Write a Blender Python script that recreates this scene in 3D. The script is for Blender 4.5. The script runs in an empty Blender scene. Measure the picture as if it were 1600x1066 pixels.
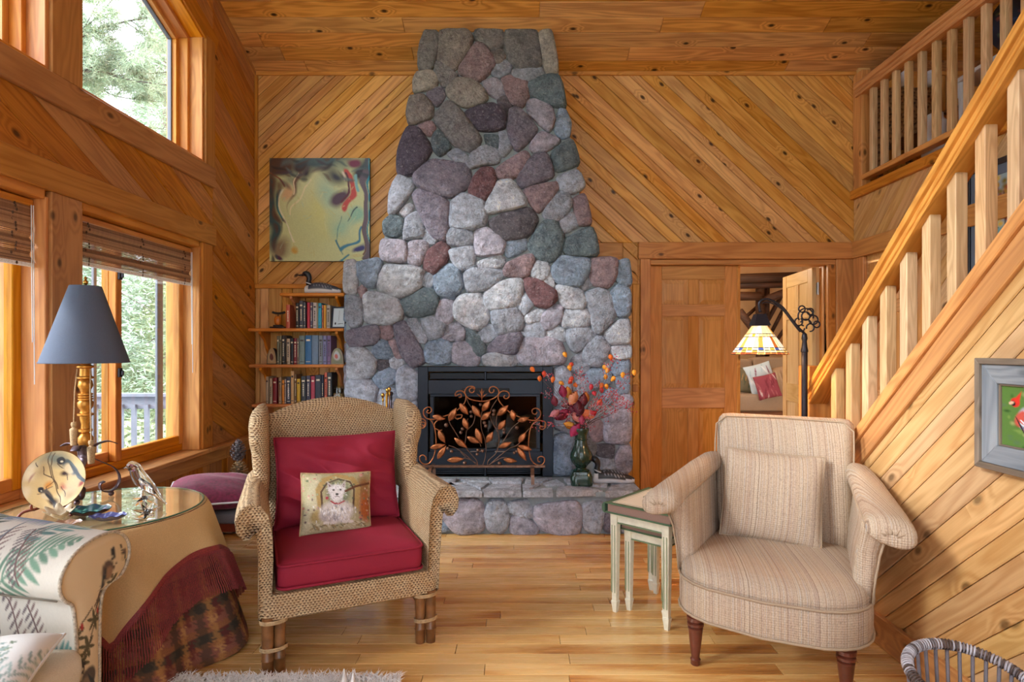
import bpy, bmesh, math, random
import numpy as np
from mathutils import Vector, Matrix, noise
random.seed(7)
PI = math.pi
SC = bpy.context.scene
COL = SC.collection

# ------------------------------------------------------------------ camera, sky, exposure
cd = bpy.data.cameras.new('camera')
cam = bpy.data.objects.new('camera', cd); COL.objects.link(cam)
cam.location = (0, 0, 1.32); cam.rotation_euler = (PI/2, 0, 0)
cd.sensor_width = 36; cd.lens = 20.7; cd.shift_x = -0.00625; cd.shift_y = 0.0075
cd.clip_start = 0.05; cd.clip_end = 300
SC.camera = cam
SC.view_settings.view_transform = 'Standard'; SC.view_settings.look = 'None'
SC.view_settings.gamma = 1; SC.view_settings.use_curve_mapping = False
SC.view_settings.exposure = 2.05

world = bpy.data.worlds.new('overcast_sky'); SC.world = world; world.use_nodes = True
wn = world.node_tree; wn.nodes.clear()
w_out = wn.nodes.new('ShaderNodeOutputWorld'); w_bg = wn.nodes.new('ShaderNodeBackground')
w_tc = wn.nodes.new('ShaderNodeTexCoord'); w_n = wn.nodes.new('ShaderNodeTexNoise'); w_r = wn.nodes.new('ShaderNodeValToRGB')
w_n.inputs['Scale'].default_value = 1.6; w_n.inputs['Detail'].default_value = 4
w_r.color_ramp.elements[0].position = .3; w_r.color_ramp.elements[1].position = .75
w_r.color_ramp.elements[0].color = (.84, .93, 1.06, 1); w_r.color_ramp.elements[1].color = (1.0, 1.0, 1.0, 1)
wn.links.new(w_tc.outputs['Generated'], w_n.inputs['Vector']); wn.links.new(w_n.outputs['Fac'], w_r.inputs['Fac'])
wn.links.new(w_r.outputs['Color'], w_bg.inputs['Color']); wn.links.new(w_bg.outputs['Background'], w_out.inputs['Surface'])
w_bg.inputs['Strength'].default_value = 1.35

sun_d = bpy.data.lights.new('sun', 'SUN'); sun = bpy.data.objects.new('sun', sun_d); COL.objects.link(sun)
sun_d.energy = 1.15; sun_d.angle = math.radians(14); sun_d.color = (1.0, .95, .88)
sun.rotation_euler = Vector((0.86, 0.42, -0.52)).to_track_quat('-Z', 'Y').to_euler()

# ------------------------------------------------------------------ small maths
CX, CY, F, EYE = 810.0, 545.0, 920.0, 1.32
def P(px, py, Y):
    "the point at depth Y seen at pixel px, py of the 1600x1066 photograph"
    return Vector(((px-CX)/F*Y, Y, EYE-(py-CY)/F*Y))
def s2l(c):
    c = np.asarray(c, float)
    return np.where(c <= .04045, c/12.92, ((c+.055)/1.055)**2.4)
def rgb(r, g, b):
    return tuple(float(v) for v in s2l((r/255., g/255., b/255.)))
def axes(ex, ey, ez, o=(0, 0, 0)):
    ex, ey, ez, o = Vector(ex), Vector(ey), Vector(ez), Vector(o)
    return Matrix(((ex.x, ey.x, ez.x, o.x), (ex.y, ey.y, ez.y, o.y), (ex.z, ey.z, ez.z, o.z), (0, 0, 0, 1)))
def TR(loc=(0, 0, 0), rz=0., rx=0., ry=0., s=1.):
    return Matrix.Translation(Vector(loc)) @ Matrix.Rotation(rz, 4, 'Z') @ Matrix.Rotation(ry, 4, 'Y') @ Matrix.Rotation(rx, 4, 'X') @ Matrix.Scale(s, 4)

# ------------------------------------------------------------------ objects
def props(o, label=None, cat=None, group=None, kind=None):
    if label: o['label'] = label
    if cat: o['category'] = cat
    if group: o['group'] = group
    if kind: o['kind'] = kind
    return o
def thing(name, label, cat, loc=(0, 0, 0), rz=0., group=None, kind=None, M=None):
    o = bpy.data.objects.new(name, None); COL.objects.link(o)
    o.empty_display_size = .05
    o.matrix_basis = M if M is not None else TR(loc, rz)
    return props(o, label, cat, group, kind)
def link(name, me, mat=None, parent=None, M=None, world=False, color=None):
    o = bpy.data.objects.new(name, me); COL.objects.link(o)
    if mat is not None and not me.materials: me.materials.append(mat)
    if M is None: M = Matrix.Identity(4)
    if parent is not None:
        o.parent = parent
        if world:
            pm = parent.matrix_basis.copy(); q = parent
            while q.parent is not None:
                q = q.parent; pm = q.matrix_basis @ pm
            M = pm.inverted() @ M
    o.matrix_basis = M
    if color is not None: o.color = (color[0], color[1], color[2], 1)
    return o
def copy_tree(o, parent=None, M=None):
    c = o.copy(); COL.objects.link(c); c.parent = parent
    if M is not None: c.matrix_basis = M
    for ch in o.children: copy_tree(ch, c)
    return c

class MB:
    def __init__(s): s.v = []; s.f = []; s.c = None
    def add(s, vs, fs):
        n = len(s.v); s.v.extend([tuple(v) for v in vs]); s.f.extend([tuple(i+n for i in f) for f in fs]); return s
    def box(s, lo, hi):
        (a, b, c), (d, e, f) = lo, hi
        return s.add([(a,b,c),(d,b,c),(d,e,c),(a,e,c),(a,b,f),(d,b,f),(d,e,f),(a,e,f)],
                     [(0,3,2,1),(4,5,6,7),(0,1,5,4),(1,2,6,5),(2,3,7,6),(3,0,4,7)])
    def prism(s, poly, z0, z1, fn=lambda x, y, z: (x, y, z)):
        n = len(poly)
        vs = [fn(x, y, z0) for x, y in poly]+[fn(x, y, z1) for x, y in poly]
        return s.add(vs, [tuple(range(n))[::-1], tuple(range(n, 2*n))]+[(i, (i+1) % n, n+(i+1) % n, n+i) for i in range(n)])
    def loft(s, rings, cap=True, closed=True, loop=False):
        n = len(rings[0]); m = len(rings); vs = [p for r in rings for p in r]; fs = []
        for i in range(m if loop else m-1):
            j = (i+1) % m
            for k in range(n if closed else n-1):
                l = (k+1) % n
                fs.append((i*n+k, i*n+l, j*n+l, j*n+k))
        if cap and not loop and closed:
            fs.append(tuple(range(n))[::-1]); fs.append(tuple((m-1)*n+k for k in range(n)))
        return s.add(vs, fs)
    def tube(s, pts, r, n=8, flat=1., loop=False):
        pts = [Vector(p) for p in pts]; m = len(pts)
        rr = r if isinstance(r, (list, tuple)) else [r]*m
        t = [(pts[min(i+1, m-1)]-pts[max(i-1, 0)]).normalized() for i in range(m)]
        if loop: t = [(pts[(i+1) % m]-pts[i-1]).normalized() for i in range(m)]
        up = Vector((0, 0, 1)) if abs(t[0].z) < .9 else Vector((1, 0, 0))
        u = t[0].cross(up).normalized(); rings = []
        for i in range(m):
            u = (u-t[i]*u.dot(t[i])); u = u.normalized() if u.length > 1e-6 else t[i].orthogonal().normalized()
            w = t[i].cross(u)
            rings.append([pts[i]+(u*math.cos(2*PI*k/n)+w*math.sin(2*PI*k/n)*flat)*rr[i] for k in range(n)])
        return s.loft(rings, loop=loop)
    def lathe(s, prof, n=24, c=(0, 0, 0), sq=False):
        rings = []
        for r, z in prof:
            rings.append([(c[0]+r*math.cos(2*PI*k/n), c[1]+r*math.sin(2*PI*k/n), c[2]+z) for k in range(n)])
        return s.loft(rings)
    def ball(s, c, r, n=12, m=8):
        if not isinstance(r, (tuple, list)): r = (r, r, r)
        rings = []
        for j in range(m+1):
            a = PI*(j+.02)/(m+.04)
            rings.append([(c[0]+r[0]*math.sin(a)*math.cos(2*PI*k/n), c[1]+r[1]*math.sin(a)*math.sin(2*PI*k/n), c[2]-r[2]*math.cos(a)) for k in range(n)])
        return s.loft(rings)
    def strip(s, pts, up, w, t=.003):
        "flat strap along pts, width w in direction up"
        pts = [Vector(p) for p in pts]; m = len(pts); up = Vector(up).normalized(); rings = []
        for i in range(m):
            d = (pts[min(i+1, m-1)]-pts[max(i-1, 0)]).normalized(); nn = d.cross(up).normalized()
            rings.append([pts[i]+up*w/2+nn*t/2, pts[i]-up*w/2+nn*t/2, pts[i]-up*w/2-nn*t/2, pts[i]+up*w/2-nn*t/2])
        return s.loft(rings)
    def xf(s, M, a=0):
        for i in range(a, len(s.v)): s.v[i] = tuple(M @ Vector(s.v[i]))
        return s
    def mesh(s, name, smooth=False, bevel=0., seg=1, sub=0, cols=None, merge=False):
        me = bpy.data.meshes.new(name); me.from_pydata(s.v, [], s.f)
        if cols is not None:
            ca = me.color_attributes.new('Col', 'FLOAT_COLOR', 'POINT')
            a = np.ones((len(s.v), 4), np.float32); a[:, :3] = cols
            ca.data.foreach_set('color', a.ravel())
        if bevel or merge or True:
            bm = bmesh.new(); bm.from_mesh(me)
            if merge: bmesh.ops.remove_doubles(bm, verts=bm.verts, dist=1e-5)
            bmesh.ops.recalc_face_normals(bm, faces=bm.faces)
            if bevel:
                es = [e for e in bm.edges if len(e.link_faces) == 2 and e.calc_face_angle(0) > .5]
                try: bmesh.ops.bevel(bm, geom=es, offset=bevel, segments=seg, affect='EDGES', profile=.5, clamp_overlap=True)
                except Exception: pass
            if sub: bmesh.ops.subdivide_edges(bm, edges=bm.edges, cuts=sub, use_grid_fill=True)
            if smooth:
                for f_ in bm.faces: f_.smooth = True
                if smooth != 'all':
                    for e in bm.edges:
                        if len(e.link_faces) == 2 and e.calc_face_angle(0) > .9: e.smooth = False
            bm.to_mesh(me); bm.free()
        me.update(); return me
    def build(s, name, mat, parent=None, M=None, world=False, color=None, **k):
        subsurf = k.pop('subsurf', 0)
        o = link(name, s.mesh(name, **k), mat, parent, M, world, color)
        if subsurf:
            m = o.modifiers.new('sub', 'SUBSURF'); m.levels = subsurf; m.render_levels = subsurf
        return o

def board(name, lo, hi, mat, parent=None, bevel=.004, world=True, color=None):
    "axis aligned box whose local X runs along its longest side, so the grain follows it"
    lo, hi = Vector(lo), Vector(hi); d = hi-lo; c = (lo+hi)/2
    a = max(range(3), key=lambda i: d[i])
    E = [Vector((1,0,0)), Vector((0,1,0)), Vector((0,0,1))]
    ax = [E[a], E[(a+1) % 3], E[(a+2) % 3]]; dd = [d[a], d[(a+1) % 3], d[(a+2) % 3]]
    m = MB().box([-x/2 for x in dd], [x/2 for x in dd])
    return m.build(name, mat, parent, axes(*ax, c), world, color, bevel=min(bevel, min(dd)*.3))
def beam(name, p0, p1, w, h, mat, parent=None, up=(0, 0, 1), bevel=.003, world=True, cut=None):
    "box beam from p0 to p1 (centre line), w across, h along up"
    p0, p1 = Vector(p0), Vector(p1); x = (p1-p0); L = x.length; x.normalize()
    y = Vector(up).cross(x).normalized(); z = x.cross(y)
    if cut:      # shear the ends so that they stay plumb
        k = cut
        vs = []
        for zz in (-h/2, h/2):
            for (xx, yy) in ((0, -w/2), (L, -w/2), (L, w/2), (0, w/2)): vs.append((xx+k*zz, yy, zz))
        m = MB().add(vs, [(0,3,2,1),(4,5,6,7),(0,1,5,4),(1,2,6,5),(2,3,7,6),(3,0,4,7)])
    else: m = MB().box((0, -w/2, -h/2), (L, w/2, h/2))
    return m.build(name, mat, parent, axes(x, y, z, p0), world, bevel=bevel)

def clip(poly, a, b, c):
    "keep the part of a convex polygon where a*x+b*y<=c"
    out = []; n = len(poly)
    for i in range(n):
        p, q = poly[i], poly[(i+1) % n]; dp, dq = a*p[0]+b*p[1]-c, a*q[0]+b*q[1]-c
        if dp <= 1e-9: out.append(p)
        if (dp < -1e-9 and dq > 1e-9) or (dp > 1e-9 and dq < -1e-9):
            t = dp/(dp-dq); out.append((p[0]+t*(q[0]-p[0]), p[1]+t*(q[1]-p[1])))
    return out
def area(p): return .5*sum(p[i][0]*p[(i+1) % len(p)][1]-p[(i+1) % len(p)][0]*p[i][1] for i in range(len(p)))
def inset(poly, d):
    n = len(poly); out = []
    for i in range(n):
        a, b, c = Vector(poly[i-1]), Vector(poly[i]), Vector(poly[(i+1) % n])
        e1, e2 = (b-a), (c-b)
        if e1.length < 1e-6 or e2.length < 1e-6: out.append(tuple(b)); continue
        e1.normalize(); e2.normalize(); n1, n2 = Vector((-e1.y, e1.x)), Vector((-e2.y, e2.x))
        k = n1+n2; l = k.length
        if l < .3: out.append(tuple(b)); continue
        k /= l; out.append(tuple(b+k*min(d/max(k.dot(n1), .3), 2.5*d)))
    return out
def planks(parent, O, U, V, N, regions, ang, widths, mat, thick=.016, gap=.003, seed=1, joint=0., ch=.004, name='plank'):
    "cover convex (u,v) regions of a plane with boards running at angle ang; every board is its own object"
    rnd = random.Random(seed); O, U, V, N = Vector(O), Vector(U).normalized(), Vector(V).normalized(), Vector(N).normalized()
    ca, sa = math.cos(ang), math.sin(ang)
    D3 = U*ca+V*sa; W3 = U*(-sa)+V*ca
    flip = D3.cross(W3).dot(N) < 0
    allp = [(x*ca+y*sa, -x*sa+y*ca) for r in regions for x, y in r]
    w0, w1 = min(p[1] for p in allp), max(p[1] for p in allp); c = w0-rnd.random()*.05; cnt = 0
    regs = []
    for r in regions:
        q = [(x*ca+y*sa, -x*sa+y*ca) for x, y in r]
        if area(q) < 0: q = q[::-1]
        regs.append(q)
    while c < w1:
        w = rnd.choice(widths); a, b = c+gap/2, c+w-gap/2; c += w
        for q in regs:
            p = clip(clip(q, 0, 1, b), 0, -1, -a)
            if len(p) < 3 or abs(area(p)) < 4e-4: continue
            pieces = [p]
            if joint:
                x0, x1 = min(t[0] for t in p), max(t[0] for t in p); x = x0-rnd.random()*joint; pieces = []
                while x < x1:
                    L = joint*(.45+rnd.random()*.8); r_ = clip(clip(p, 1, 0, x+L-.0012), -1, 0, -x-.0012); x += L
                    if len(r_) >= 3 and abs(area(r_)) > 3e-4: pieces.append(r_)
            for r_ in pieces:
                z = []
                for t in r_:
                    if not z or (abs(z[-1][0]-t[0])+abs(z[-1][1]-t[1])) > 1e-4: z.append(t)
                if len(z) > 3 and abs(z[0][0]-z[-1][0])+abs(z[0][1]-z[-1][1]) < 1e-4: z.pop()
                if len(z) < 3: continue
                mx = sum(t[0] for t in z)/len(z); my = sum(t[1] for t in z)/len(z)
                lo = [(t[0]-mx, t[1]-my) for t in z]; hi = inset(lo, ch); n = len(lo)
                if area(hi) < 1e-5: hi = lo
                k = -1 if flip else 1
                vs = [(x, y*k, 0) for x, y in lo]+[(x, y*k, thick-ch*.8) for x, y in lo]+[(x, y*k, thick) for x, y in hi]
                fs = [tuple(range(n))[::-1], tuple(range(2*n, 3*n))]
                for i in range(n):
                    j = (i+1) % n; fs += [(i, j, n+j, n+i), (n+i, n+j, 2*n+j, 2*n+i)]
                m = MB().add(vs, fs)
                m.build(name, mat, parent, axes(D3, W3*k, N, O+D3*mx+W3*my), True); cnt += 1
    return cnt

# ------------------------------------------------------------------ painted canvases (flat print, held as point colours)
class Cv:
    def __init__(s, w, h, bg):
        s.w, s.h = w, h; s.a = np.ones((h, w, 3))*np.array(rgb(*bg))
        s.y, s.x = np.mgrid[0:h, 0:w]; s.x = (s.x+.5)/w; s.y = (s.y+.5)/h; s.asp = w/h
    def warp(s, amp, k=4., seed=0.):
        gx = np.array([[noise.noise(Vector((i*k/30, j*k/30, seed))) for i in range(31)] for j in range(31)]); gy = np.array([[noise.noise(Vector((i*k/30, j*k/30, seed+7))) for i in range(31)] for j in range(31)])
        def up(g):
            a = np.array([np.interp(np.linspace(0, 30, s.w), range(31), r) for r in g]); return np.array([np.interp(np.linspace(0, 30, s.h), range(31), a[:, i]) for i in range(s.w)]).T
        s.x = s.x+amp*up(gx); s.y = s.y+amp*up(gy)
    def _mix(s, m, c): s.a = s.a*(1-m[..., None])+np.array(rgb(*c))*m[..., None]
    def blob(s, cx, cy, rx, ry, c, rot=0, soft=.3, op=1.):
        dx, dy = (s.x-cx), (s.y-cy)/s.asp; r = math.radians(rot)
        u = dx*math.cos(r)+dy*math.sin(r); v = -dx*math.sin(r)+dy*math.cos(r)
        d = np.sqrt((u/rx)**2+(v/(ry/s.asp))**2); s._mix(np.clip((1-d)/max(soft, .01)+.5*(soft < .05), 0, 1)*op, c)
    def line(s, pts, w, c, soft=.4, op=1., taper=False):
        m = np.zeros_like(s.x); n = len(pts)-1
        for i in range(n):
            (x0, y0), (x1, y1) = pts[i], pts[i+1]; y0 /= s.asp; y1 /= s.asp
            dx, dy = x1-x0, y1-y0; L = dx*dx+dy*dy+1e-12
            t = np.clip(((s.x-x0)*dx+(s.y/s.asp-y0)*dy)/L, 0, 1)
            d = np.hypot(s.x-x0-t*dx, s.y/s.asp-y0-t*dy)
            ww = w*(1-(i+t)/n*.9) if taper else w
            m = np.maximum(m, np.clip((ww-d)/(w*soft), 0, 1))
        s._mix(m*op, c)
    def seg(s, x0, y0, x1, y1, w, c, soft=.5, op=1.):
        "fast local tapered leaf stroke"
        pad = w*1.5; X0, X1 = min(x0, x1)-pad, max(x0, x1)+pad; Y0, Y1 = min(y0, y1)-pad*s.asp, max(y0, y1)+pad*s.asp
        i0, i1 = max(0, int(X0*s.w)), min(s.w, int(X1*s.w)+1); j0, j1 = max(0, int(Y0*s.h)), min(s.h, int(Y1*s.h)+1)
        if i0 >= i1 or j0 >= j1: return
        xx, yy = s.x[j0:j1, i0:i1], s.y[j0:j1, i0:i1]/s.asp; ya, yb = y0/s.asp, y1/s.asp
        dx, dy = x1-x0, yb-ya; L = dx*dx+dy*dy+1e-12; t = np.clip(((xx-x0)*dx+(yy-ya)*dy)/L, 0, 1)
        d = np.hypot(xx-x0-t*dx, yy-ya-t*dy); ww = w*np.sin(PI*np.clip(t*.9+.08, 0, 1))**.6
        m = np.clip((ww-d)/(w*soft), 0, 1)[..., None]*op
        s.a[j0:j1, i0:i1] = s.a[j0:j1, i0:i1]*(1-m)+np.array(rgb(*c))*m
    def frond(s, x0, y0, x1, y1, n, L, w, c, sp=50, jit=.2, rnd=random):
        s.seg(x0, y0, x1, y1, w*.5, c)
        a0 = math.atan2((y1-y0)/s.asp, x1-x0)
        for i in range(n):
            t = (i+.5)/n; x, y = x0+(x1-x0)*t, y0+(y1-y0)*t; l = L*math.sin(PI*(t*.75+.22))*(1+rnd.uniform(-jit, jit))
            for sg in (1, -1):
                a = a0+sg*math.radians(sp*(1-.4*t)); k = 1+rnd.uniform(-.12, .12)
                cc = tuple(min(255, max(0, v*k)) for v in c)
                s.seg(x, y, x+l*math.cos(a), y+l*math.sin(a)*s.asp, w, cc)
    def grain(s, amp, seed=0):
        r = np.random.RandomState(seed); s.a = np.clip(s.a*(1+amp*(r.rand(s.h, s.w, 1)-.5)), 0, 1)
def canvas_grid(cv, fn):
    "mesh builder + colours: fn(u, v) -> 3d point for u right, v down in 0..1"
    m = MB(); W, H = cv.w, cv.h
    vs = [fn((i+.5)/W if 0 < i < W-1 else (0 if i == 0 else 1), (j+.5)/H if 0 < j < H-1 else (0 if j == 0 else 1)) for j in range(H) for i in range(W)]
    m.add(vs, [(j*W+i, (j+1)*W+i, (j+1)*W+i+1, j*W+i+1) for j in range(H-1) for i in range(W-1)])
    return m, cv.a.reshape(-1, 3)

# ------------------------------------------------------------------ materials
MATS = {}
class NT:
    def __init__(s, name):
        s.m = bpy.data.materials.new(name); s.m.use_nodes = True; s.t = s.m.node_tree
        s.b = s.t.nodes['Principled BSDF']; s.o = s.t.nodes['Material Output']
    def n(s, t, **k):
        x = s.t.nodes.new('ShaderNode'+t)
        for a, b in k.items():
            if a in ('operation', 'data_type', 'blend_type', 'wave_type', 'bands_direction', 'feature', 'attribute_name', 'wave_profile', 'distance', 'noise_dimensions', 'bands_direction', 'clamp'): setattr(x, a, b)
        return x
    def l(s, a, b): s.t.links.new(a, b)
    def val(s, x, sock):
        if isinstance(x, (int, float)): sock.default_value = x
        elif isinstance(x, tuple): sock.default_value = x if len(x) == len(sock.default_value) else (*x, 1)
        else: s.l(x, sock)
    def math(s, op, a, b=0., c=0.):
        x = s.n('Math', operation=op); s.val(a, x.inputs[0]); s.val(b, x.inputs[1]); s.val(c, x.inputs[2]); return x.outputs[0]
    def vmath(s, op, a, b=(0, 0, 0)):
        x = s.n('VectorMath', operation=op); s.val(a, x.inputs[0])
        if op == 'SCALE': s.val(b, x.inputs['Scale'])
        else: s.val(b, x.inputs[1])
        return x.outputs[0]
    def noise(s, vec, scale, detail=3, rough=.5, dist=0.):
        x = s.n('TexNoise'); s.val(vec, x.inputs['Vector']); x.inputs['Scale'].default_value = scale
        x.inputs['Detail'].default_value = detail; x.inputs['Roughness'].default_value = rough; x.inputs['Distortion'].default_value = dist
        return x.outputs['Fac']
    def mix(s, f, a, b, bt='MIX'):
        x = s.n('Mix', data_type='RGBA', blend_type=bt); s.val(f, x.inputs[0]); s.val(a, x.inputs[6]); s.val(b, x.inputs[7]); return x.outputs[2]
    def ramp(s, f, stops):
        x = s.n('ValToRGB'); s.val(f, x.inputs[0]); e = x.color_ramp.elements
        while len(e) < len(stops): e.new(.5)
        for i, (p, c) in enumerate(stops):
            e[i].position = p; e[i].color = (*c, 1) if len(c) == 3 else c
        return x.outputs[0]
    def rng(s, v, a, b, c, d):
        x = s.n('MapRange'); s.val(v, x.inputs[0])
        for i, q in enumerate((a, b, c, d)): x.inputs[i+1].default_value = q
        return x.outputs[0]
    def bump(s, h, dist=.002, strength=1.):
        x = s.n('Bump'); s.l(h, x.inputs['Height']); x.inputs['Distance'].default_value = dist; x.inputs['Strength'].default_value = strength
        s.l(x.outputs[0], s.b.inputs['Normal'])
    def oc(s): return s.n('TexCoord').outputs['Object']
    def set(s, **k):
        for a, b in k.items(): s.val(b, s.b.inputs[a.replace('_', ' ')])
        return s

def wood(name, light, dark, rough=.38, knots=1., tone=.2, ring=1., coat=0., rs=1., hue=.006):
    t = NT(name); info = t.n('ObjectInfo'); r = info.outputs['Random']
    off = t.n('CombineXYZ'); t.l(t.math('MULTIPLY', r, 47.), off.inputs[0]); t.l(t.math('MULTIPLY', r, 23.), off.inputs[1]); t.l(t.math('MULTIPLY', r, 71.), off.inputs[2])
    v = t.vmath('ADD', t.oc(), off.outputs[0])
    # knots: sparse cells, squashed along the grain
    sx_ = t.n('SeparateXYZ'); t.l(v, sx_.inputs[0]); kc = t.n('CombineXYZ'); t.l(t.math('MULTIPLY', sx_.outputs[0], 4.6), kc.inputs[0]); t.l(t.math('MULTIPLY', t.math('ADD', sx_.outputs[1], sx_.outputs[2]), 8.), kc.inputs[1])
    vo = t.n('TexVoronoi', feature='F1'); vo.voronoi_dimensions = '2D'; t.l(kc.outputs[0], vo.inputs['Vector']); vo.inputs['Scale'].default_value = 1.
    sep = t.n('SeparateColor'); t.l(vo.outputs['Color'], sep.inputs[0])
    gate = t.math('GREATER_THAN', sep.outputs[0], .84)
    kd = vo.outputs['Distance']
    kn = t.math('MULTIPLY', t.math('MULTIPLY', t.rng(kd, .06, .15, 1., 0.), gate), knots)
    kwarp = t.math('MULTIPLY', t.math('MULTIPLY', t.rng(kd, 0., .45, 1., 0.), gate), .35*knots)
    base = t.noise(t.vmath('MULTIPLY', v, (.9*rs, 9.*rs, 9.*rs)), 1., 2, .45, .3)
    q = t.math('ADD', base, kwarp)
    rings = t.math('ABSOLUTE', t.math('SINE', t.math('MULTIPLY', q, 26.*ring)))
    rings = t.math('POWER', rings, 2.2)
    fine = t.noise(t.vmath('MULTIPLY', v, (5., 170., 170.)), 1., 3, .6)
    broad = t.noise(t.vmath('MULTIPLY', v, (1.1, 5., 5.)), 1., 2, .5)
    f = t.math('ADD', t.math('MULTIPLY', rings, .34), t.math('MULTIPLY', fine, .42))
    f = t.math('ADD', f, t.math('MULTIPLY', t.math('SUBTRACT', broad, .5), .7))
    c = t.mix(t.rng(f, .08, .85, 0., 1.), light, dark)
    c = t.mix(kn, c, tuple(x*.16 for x in dark))
    hs = t.n('HueSaturation'); t.l(c, hs.inputs['Color'])
    t.l(t.rng(r, 0, 1, 1-tone, 1+tone*.8), hs.inputs['Value'])
    r2 = t.math('FRACT', t.math('MULTIPLY', r, 17.3)); t.l(t.rng(r2, 0, 1, .5-hue, .5+hue*.6), hs.inputs['Hue'])
    t.l(t.rng(t.math('FRACT', t.math('MULTIPLY', r, 7.7)), 0, 1, .9, 1.08), hs.inputs['Saturation'])
    t.l(hs.outputs[0], t.b.inputs['Base Color'])
    t.b.inputs['Specular IOR Level'].default_value = .3
    t.set(Roughness=t.rng(fine, .3, .7, rough-.06, rough+.1)); t.b.inputs['Coat Weight'].default_value = coat; t.b.inputs['Coat Roughness'].default_value = .18
    t.bump(t.math('ADD', t.math('MULTIPLY', fine, .6), t.math('MULTIPLY', rings, -.25)), .0006, .5)
    return t.m
def plain(name, c, rough=.5, metal=0., nscale=0., namt=.25, bump=0., **k):
    t = NT(name)
    if nscale:
        nz = t.noise(t.oc(), nscale, 4, .6)
        c2 = t.mix(t.rng(nz, .3, .7, 0, 1), tuple(x*(1-namt) for x in c), tuple(min(1, x*(1+namt)) for x in c)); t.l(c2, t.b.inputs['Base Color'])
        if bump: t.bump(nz, bump)
    else: t.b.inputs['Base Color'].default_value = (*c, 1)
    t.b.inputs['Roughness'].default_value = rough; t.b.inputs['Metallic'].default_value = metal
    for a, b in k.items(): t.val(b, t.b.inputs[a.replace('_', ' ')])
    return t.m
def objcolor(name, rough=.6, nscale=30., namt=.15, bump=.0, metal=0.):
    "base colour comes from the object's own colour"
    t = NT(name); info = t.n('ObjectInfo'); nz = t.noise(t.oc(), nscale, 3, .6)
    c = t.mix(1., info.outputs['Color'], t.ramp(nz, [(.3, (1-namt,)*3), (.7, (1+namt*.6,)*3)]), 'MULTIPLY'); t.l(c, t.b.inputs['Base Color'])
    t.b.inputs['Roughness'].default_value = rough; t.b.inputs['Metallic'].default_value = metal
    if bump: t.bump(nz, bump)
    return t.m
def printed(name, rough=.7, bumpscale=0., bump=.001, weave=0, emit=0):
    t = NT(name); a = t.n('VertexColor'); a.layer_name = 'Col'; t.l(a.outputs[0], t.b.inputs['Base Color'])
    t.b.inputs['Roughness'].default_value = rough
    if bumpscale: t.bump(t.noise(t.oc(), bumpscale, 3, .6), bump)
    return t.m
def glassmat(name, tint=(.96, .99, .98), rough=0., spec=1.):
    t = NT(name); t.t.nodes.remove(t.b)
    tr = t.n('BsdfTransparent'); tr.inputs[0].default_value = (*tint, 1); gl = t.n('BsdfGlossy'); gl.inputs['Roughness'].default_value = rough
    lw_ = t.n('LayerWeight'); lw_.inputs[0].default_value = .5; mx = t.n('MixShader')
    fr = t.math('ADD', t.math('MULTIPLY', t.math('POWER', lw_.outputs['Facing'], 5.), .95), .04)
    t.l(t.math('MINIMUM', t.math('MULTIPLY', fr, spec), 1.), mx.inputs[0]); t.l(tr.outputs[0], mx.inputs[1]); t.l(gl.outputs[0], mx.inputs[2]); t.l(mx.outputs[0], t.o.inputs['Surface'])
    return t.m
# ------------------------------------------------------------------ the materials of this room
W_back = wood('pine_back_wall', rgb(230, 174, 98), rgb(180, 116, 50), knots=1., tone=.16)
W_left = wood('pine_left_wall', rgb(208, 142, 68), rgb(150, 88, 34), knots=.9, tone=.14)
W_ceil = wood('pine_ceiling', rgb(230, 170, 98), rgb(160, 100, 50), knots=1., tone=.15)
W_stair = wood('pine_stair_wall', rgb(218, 178, 124), rgb(180, 132, 78), knots=.7, tone=.1)
W_trim = wood('pine_trim', rgb(220, 154, 76), rgb(172, 104, 42), knots=.8, tone=.1)
W_post = wood('pine_post', rgb(204, 142, 72), rgb(166, 104, 44), knots=.8, tone=.06)
W_frame = wood('fir_window_frame', rgb(228, 156, 66), rgb(188, 110, 36), knots=0., tone=.05)
W_door = wood('oak_door', rgb(218, 156, 88), rgb(178, 116, 56), knots=0., tone=.05, ring=1.3)
W_door2 = wood('pale_pine_door', rgb(220, 194, 142), rgb(192, 160, 106), knots=0., tone=.05)
W_oak = wood('oak_handrail', rgb(228, 164, 84), rgb(178, 112, 46), knots=0., tone=.05, ring=1.6)
W_bal = wood('oak_baluster', rgb(226, 190, 144), rgb(180, 138, 94), knots=0., tone=.07, rs=2.)
W_shelf = wood('pine_shelf', rgb(226, 146, 68), rgb(186, 104, 40), knots=.3, tone=.05)
W_grey = wood('weathered_wood', rgb(150, 156, 164), rgb(96, 104, 116), rough=.8, knots=.3, tone=.08, hue=0.)
W_greyb = wood('weathered_wood_brown', rgb(140, 124, 108), rgb(98, 84, 72), rough=.8, knots=.3, tone=.08, hue=0.)
W_mahog = plain('mahogany', rgb(96, 48, 34), .3, 0, 20, .3)
W_red = plain('red_brown_wood', rgb(120, 50, 30), .35, 0, 20, .25)
W_log = wood('dark_log', rgb(84, 56, 40), rgb(40, 26, 20), rough=.6, knots=.5)
W_deck = plain('grey_painted_deck', rgb(120, 124, 136), .7, 0, 8, .15)

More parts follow.
